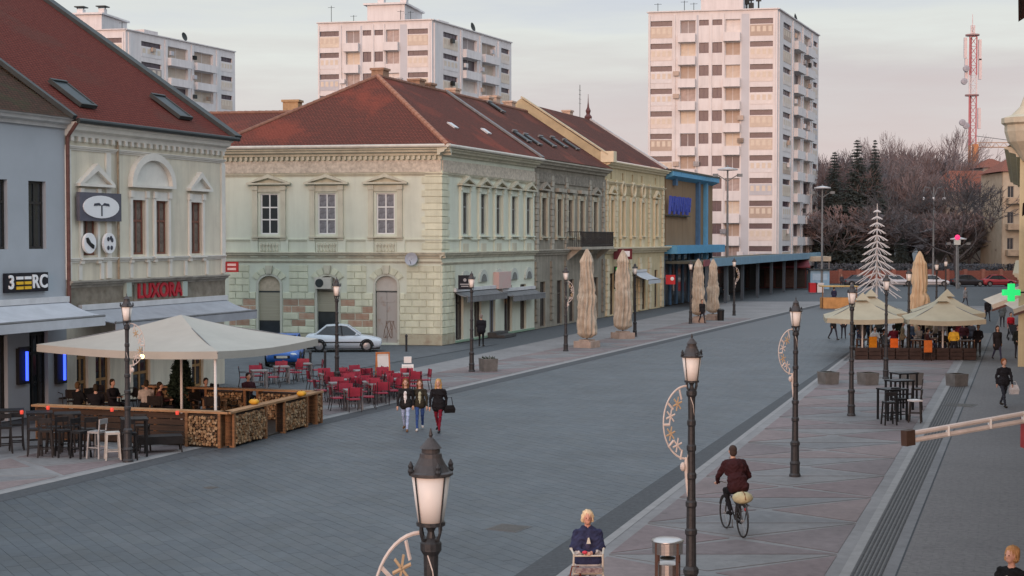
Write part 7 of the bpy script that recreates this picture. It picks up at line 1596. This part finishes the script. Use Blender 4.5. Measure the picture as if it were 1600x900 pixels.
# guests under the big parasol
for i, (px, py, f, c, l) in enumerate(((122, 660, 150, (.013, .013, .015), 'guest in black jacket seated with back to the street'), (150, 664, 190, (.016, .015, .017), 'broad guest in black coat seated beside the black jacketed one'), (176, 654, 60, (.03, .025, .03), 'guest in dark clothes seated behind the terrace tables'), (229, 656, 200, (.42, .38, .34), 'guest in pale cream coat seated under the big parasol'),
                                       (250, 660, 100, (.09, .03, .03), 'guest in maroon top seated under the big parasol'), (322, 652, 30, (.02, .02, .03), 'guest in black seated at the table by the parasol post'), (388, 642, 40, (.05, .02, .025), 'guest in dark plum jacket seated near the yellow pumpkin'))):
    person(l, az(px, py), f, 1.72, 'sit', c, (.02, .02, .025), vox=.026, hair=random.Random(i).choice([(.04, .03, .02), (.10, .06, .03), (.03, .02, .02)]), wide=1.15)
# crowd under the open parasols on the right
rg = random.Random(21)
spec = [(1333, 548, (.02, .02, .024), 'man in black jacket standing at the left post of the crowded terrace'), (1367, 549, (.50, .49, .48), 'guest in white top sitting on the crowded terrace'), (1490, 563, (.62, .36, .04), 'person in bright mustard yellow jacket on the crowded terrace'), (1396, 548, (.16, .02, .03), 'guest in dark red on the crowded terrace'),
        (1528, 558, (.018, .018, .02), 'man in black carrying a tray at the terrace edge'), (1410, 553, (.24, .22, .16), 'guest in khaki coat between the two front parasols'), (1424, 549, (.06, .08, .12), 'guest in navy on the crowded terrace'), (1449, 553, (.10, .04, .04), 'guest in brown red on the crowded terrace'),
        (1461, 550, (.22, .18, .15), 'guest in beige scarf on the crowded terrace'), (1473, 556, (.03, .03, .03), 'guest in black vest on the crowded terrace'), (1506, 552, (.07, .025, .03), 'guest in maroon coat on the crowded terrace'), (1518, 549, (.05, .05, .06), 'guest in charcoal coat on the crowded terrace'), (1381, 556, (.05, .07, .09), 'guest in slate blue seated by the lamp'), (1348, 546, (.13, .12, .12), 'guest in grey on the crowded terrace'), (1436, 545, (.28, .26, .24), 'guest in pale grey jumper on the crowded terrace'), (1497, 545, (.3, .05, .08), 'guest in raspberry top on the crowded terrace'),
        (1342, 541, (.04, .03, .03), 'guest in dark brown jacket behind the white topped guest'), (1358, 540, (.02, .03, .05), 'guest in midnight blue coat under the wire tree side parasol'), (1374, 538, (.08, .07, .06), 'guest in taupe jacket under the wire tree side parasol'), (1404, 541, (.03, .04, .03), 'guest in bottle green jacket between parasols'), (1442, 541, (.02, .02, .02), 'guest in jet black coat before the tall folded parasol'), (1457, 538, (.14, .10, .06), 'guest in camel coat under the pharmacy side parasol'),
        (1482, 541, (.03, .03, .05), 'guest in dark indigo top beside the mustard jacket'), (1510, 540, (.02, .018, .02), 'guest in black hooded top at the terrace back'), (1470, 546, (.2, .2, .21), 'guest in light grey hoodie on the crowded terrace')]
for i, (px, py, c, l) in enumerate(spec):
    person(l, az(px, py), rg.uniform(-180, 180) if i not in (2, 4) else (170 if i == 2 else -30), rg.uniform(1.66, 1.82), 'sit' if i in (1, 3, 7, 9, 12, 14) else 'stand', c, rg.choice([(.02, .02, .025), (.04, .05, .09), (.03, .028, .03)]), hair=rg.choice([(.03, .02, .02), (.08, .045, .03), (.14, .09, .05), (.03, .03, .03)]), vox=.028, coat=.12 if i % 2 else 0)
# terrace boxes, tables, and orange blankets there
lab = 'dark wooden planter box edging the crowded terrace'
bxm = mat('terrace_box', (.045, .027, .022), .8, .3, 3)
xa, xb = az(1335, 562), az(1525, 563); n = 9
for i in range(n):
    p = xa.lerp(xb, (i + .5) / n); t = thing('terrace_box', lab, 'planter', p, 0, 'dark boxes edging the terrace'); w_ = (xb - xa).length / n - .06
    for k in range(3): mb = MB(); mb.box(-w_ / 2, w_ / 2, -.14, .14, .03 + k * .2, .21 + k * .2); mb.obj('board', bxm, t)
lab = 'brown table on the crowded terrace'
rep(make_table(mat('terrace_table', (.13, .075, .045), .6, .25, 3), .8, .8), [(az(px, py), R(8), lab) for px, py in ((1352, 553), (1392, 554), (1432, 554), (1468, 551), (1508, 555), (1380, 543), (1450, 543))], 'brown tables of the crowded terrace')
for i, (px, py, c) in enumerate(((1397, 533, (.62, .12, .02)), (1450, 536, (.50, .13, .03)), (1364, 530, (.55, .22, .02)))):
    p = az(px, py, .92); t = thing('chair_blanket', ['bright orange blanket hung beside the khaki coat guest', 'orange blanket hung on a chair under the pharmacy side parasol', 'amber blanket hung under the wire tree side parasol'][i], 'blanket', flat(p)); mb = MB(); mb.box(-.2, .2, -.05, .04, .45, 1.02); mb.box(-.2, .2, -.02, .1, 1.02, 1.05); mb.obj('cloth', cloth(c), t)
    for s in (-1, 1): mb = MB(); mb.box(s * .18 - .02, s * .18 + .02, -.01, .02, 0, 1.02); mb.obj('chair_post', bxm, t)
    mb = MB(); mb.box(-.22, .22, .05, .45, .42, .46); mb.obj('chair_seat', bxm, t)
    for s in (-1, 1): mb = MB(); mb.box(s * .2 - .02, s * .2 + .02, .40, .44, 0, .42); mb.obj('chair_leg', bxm, t)
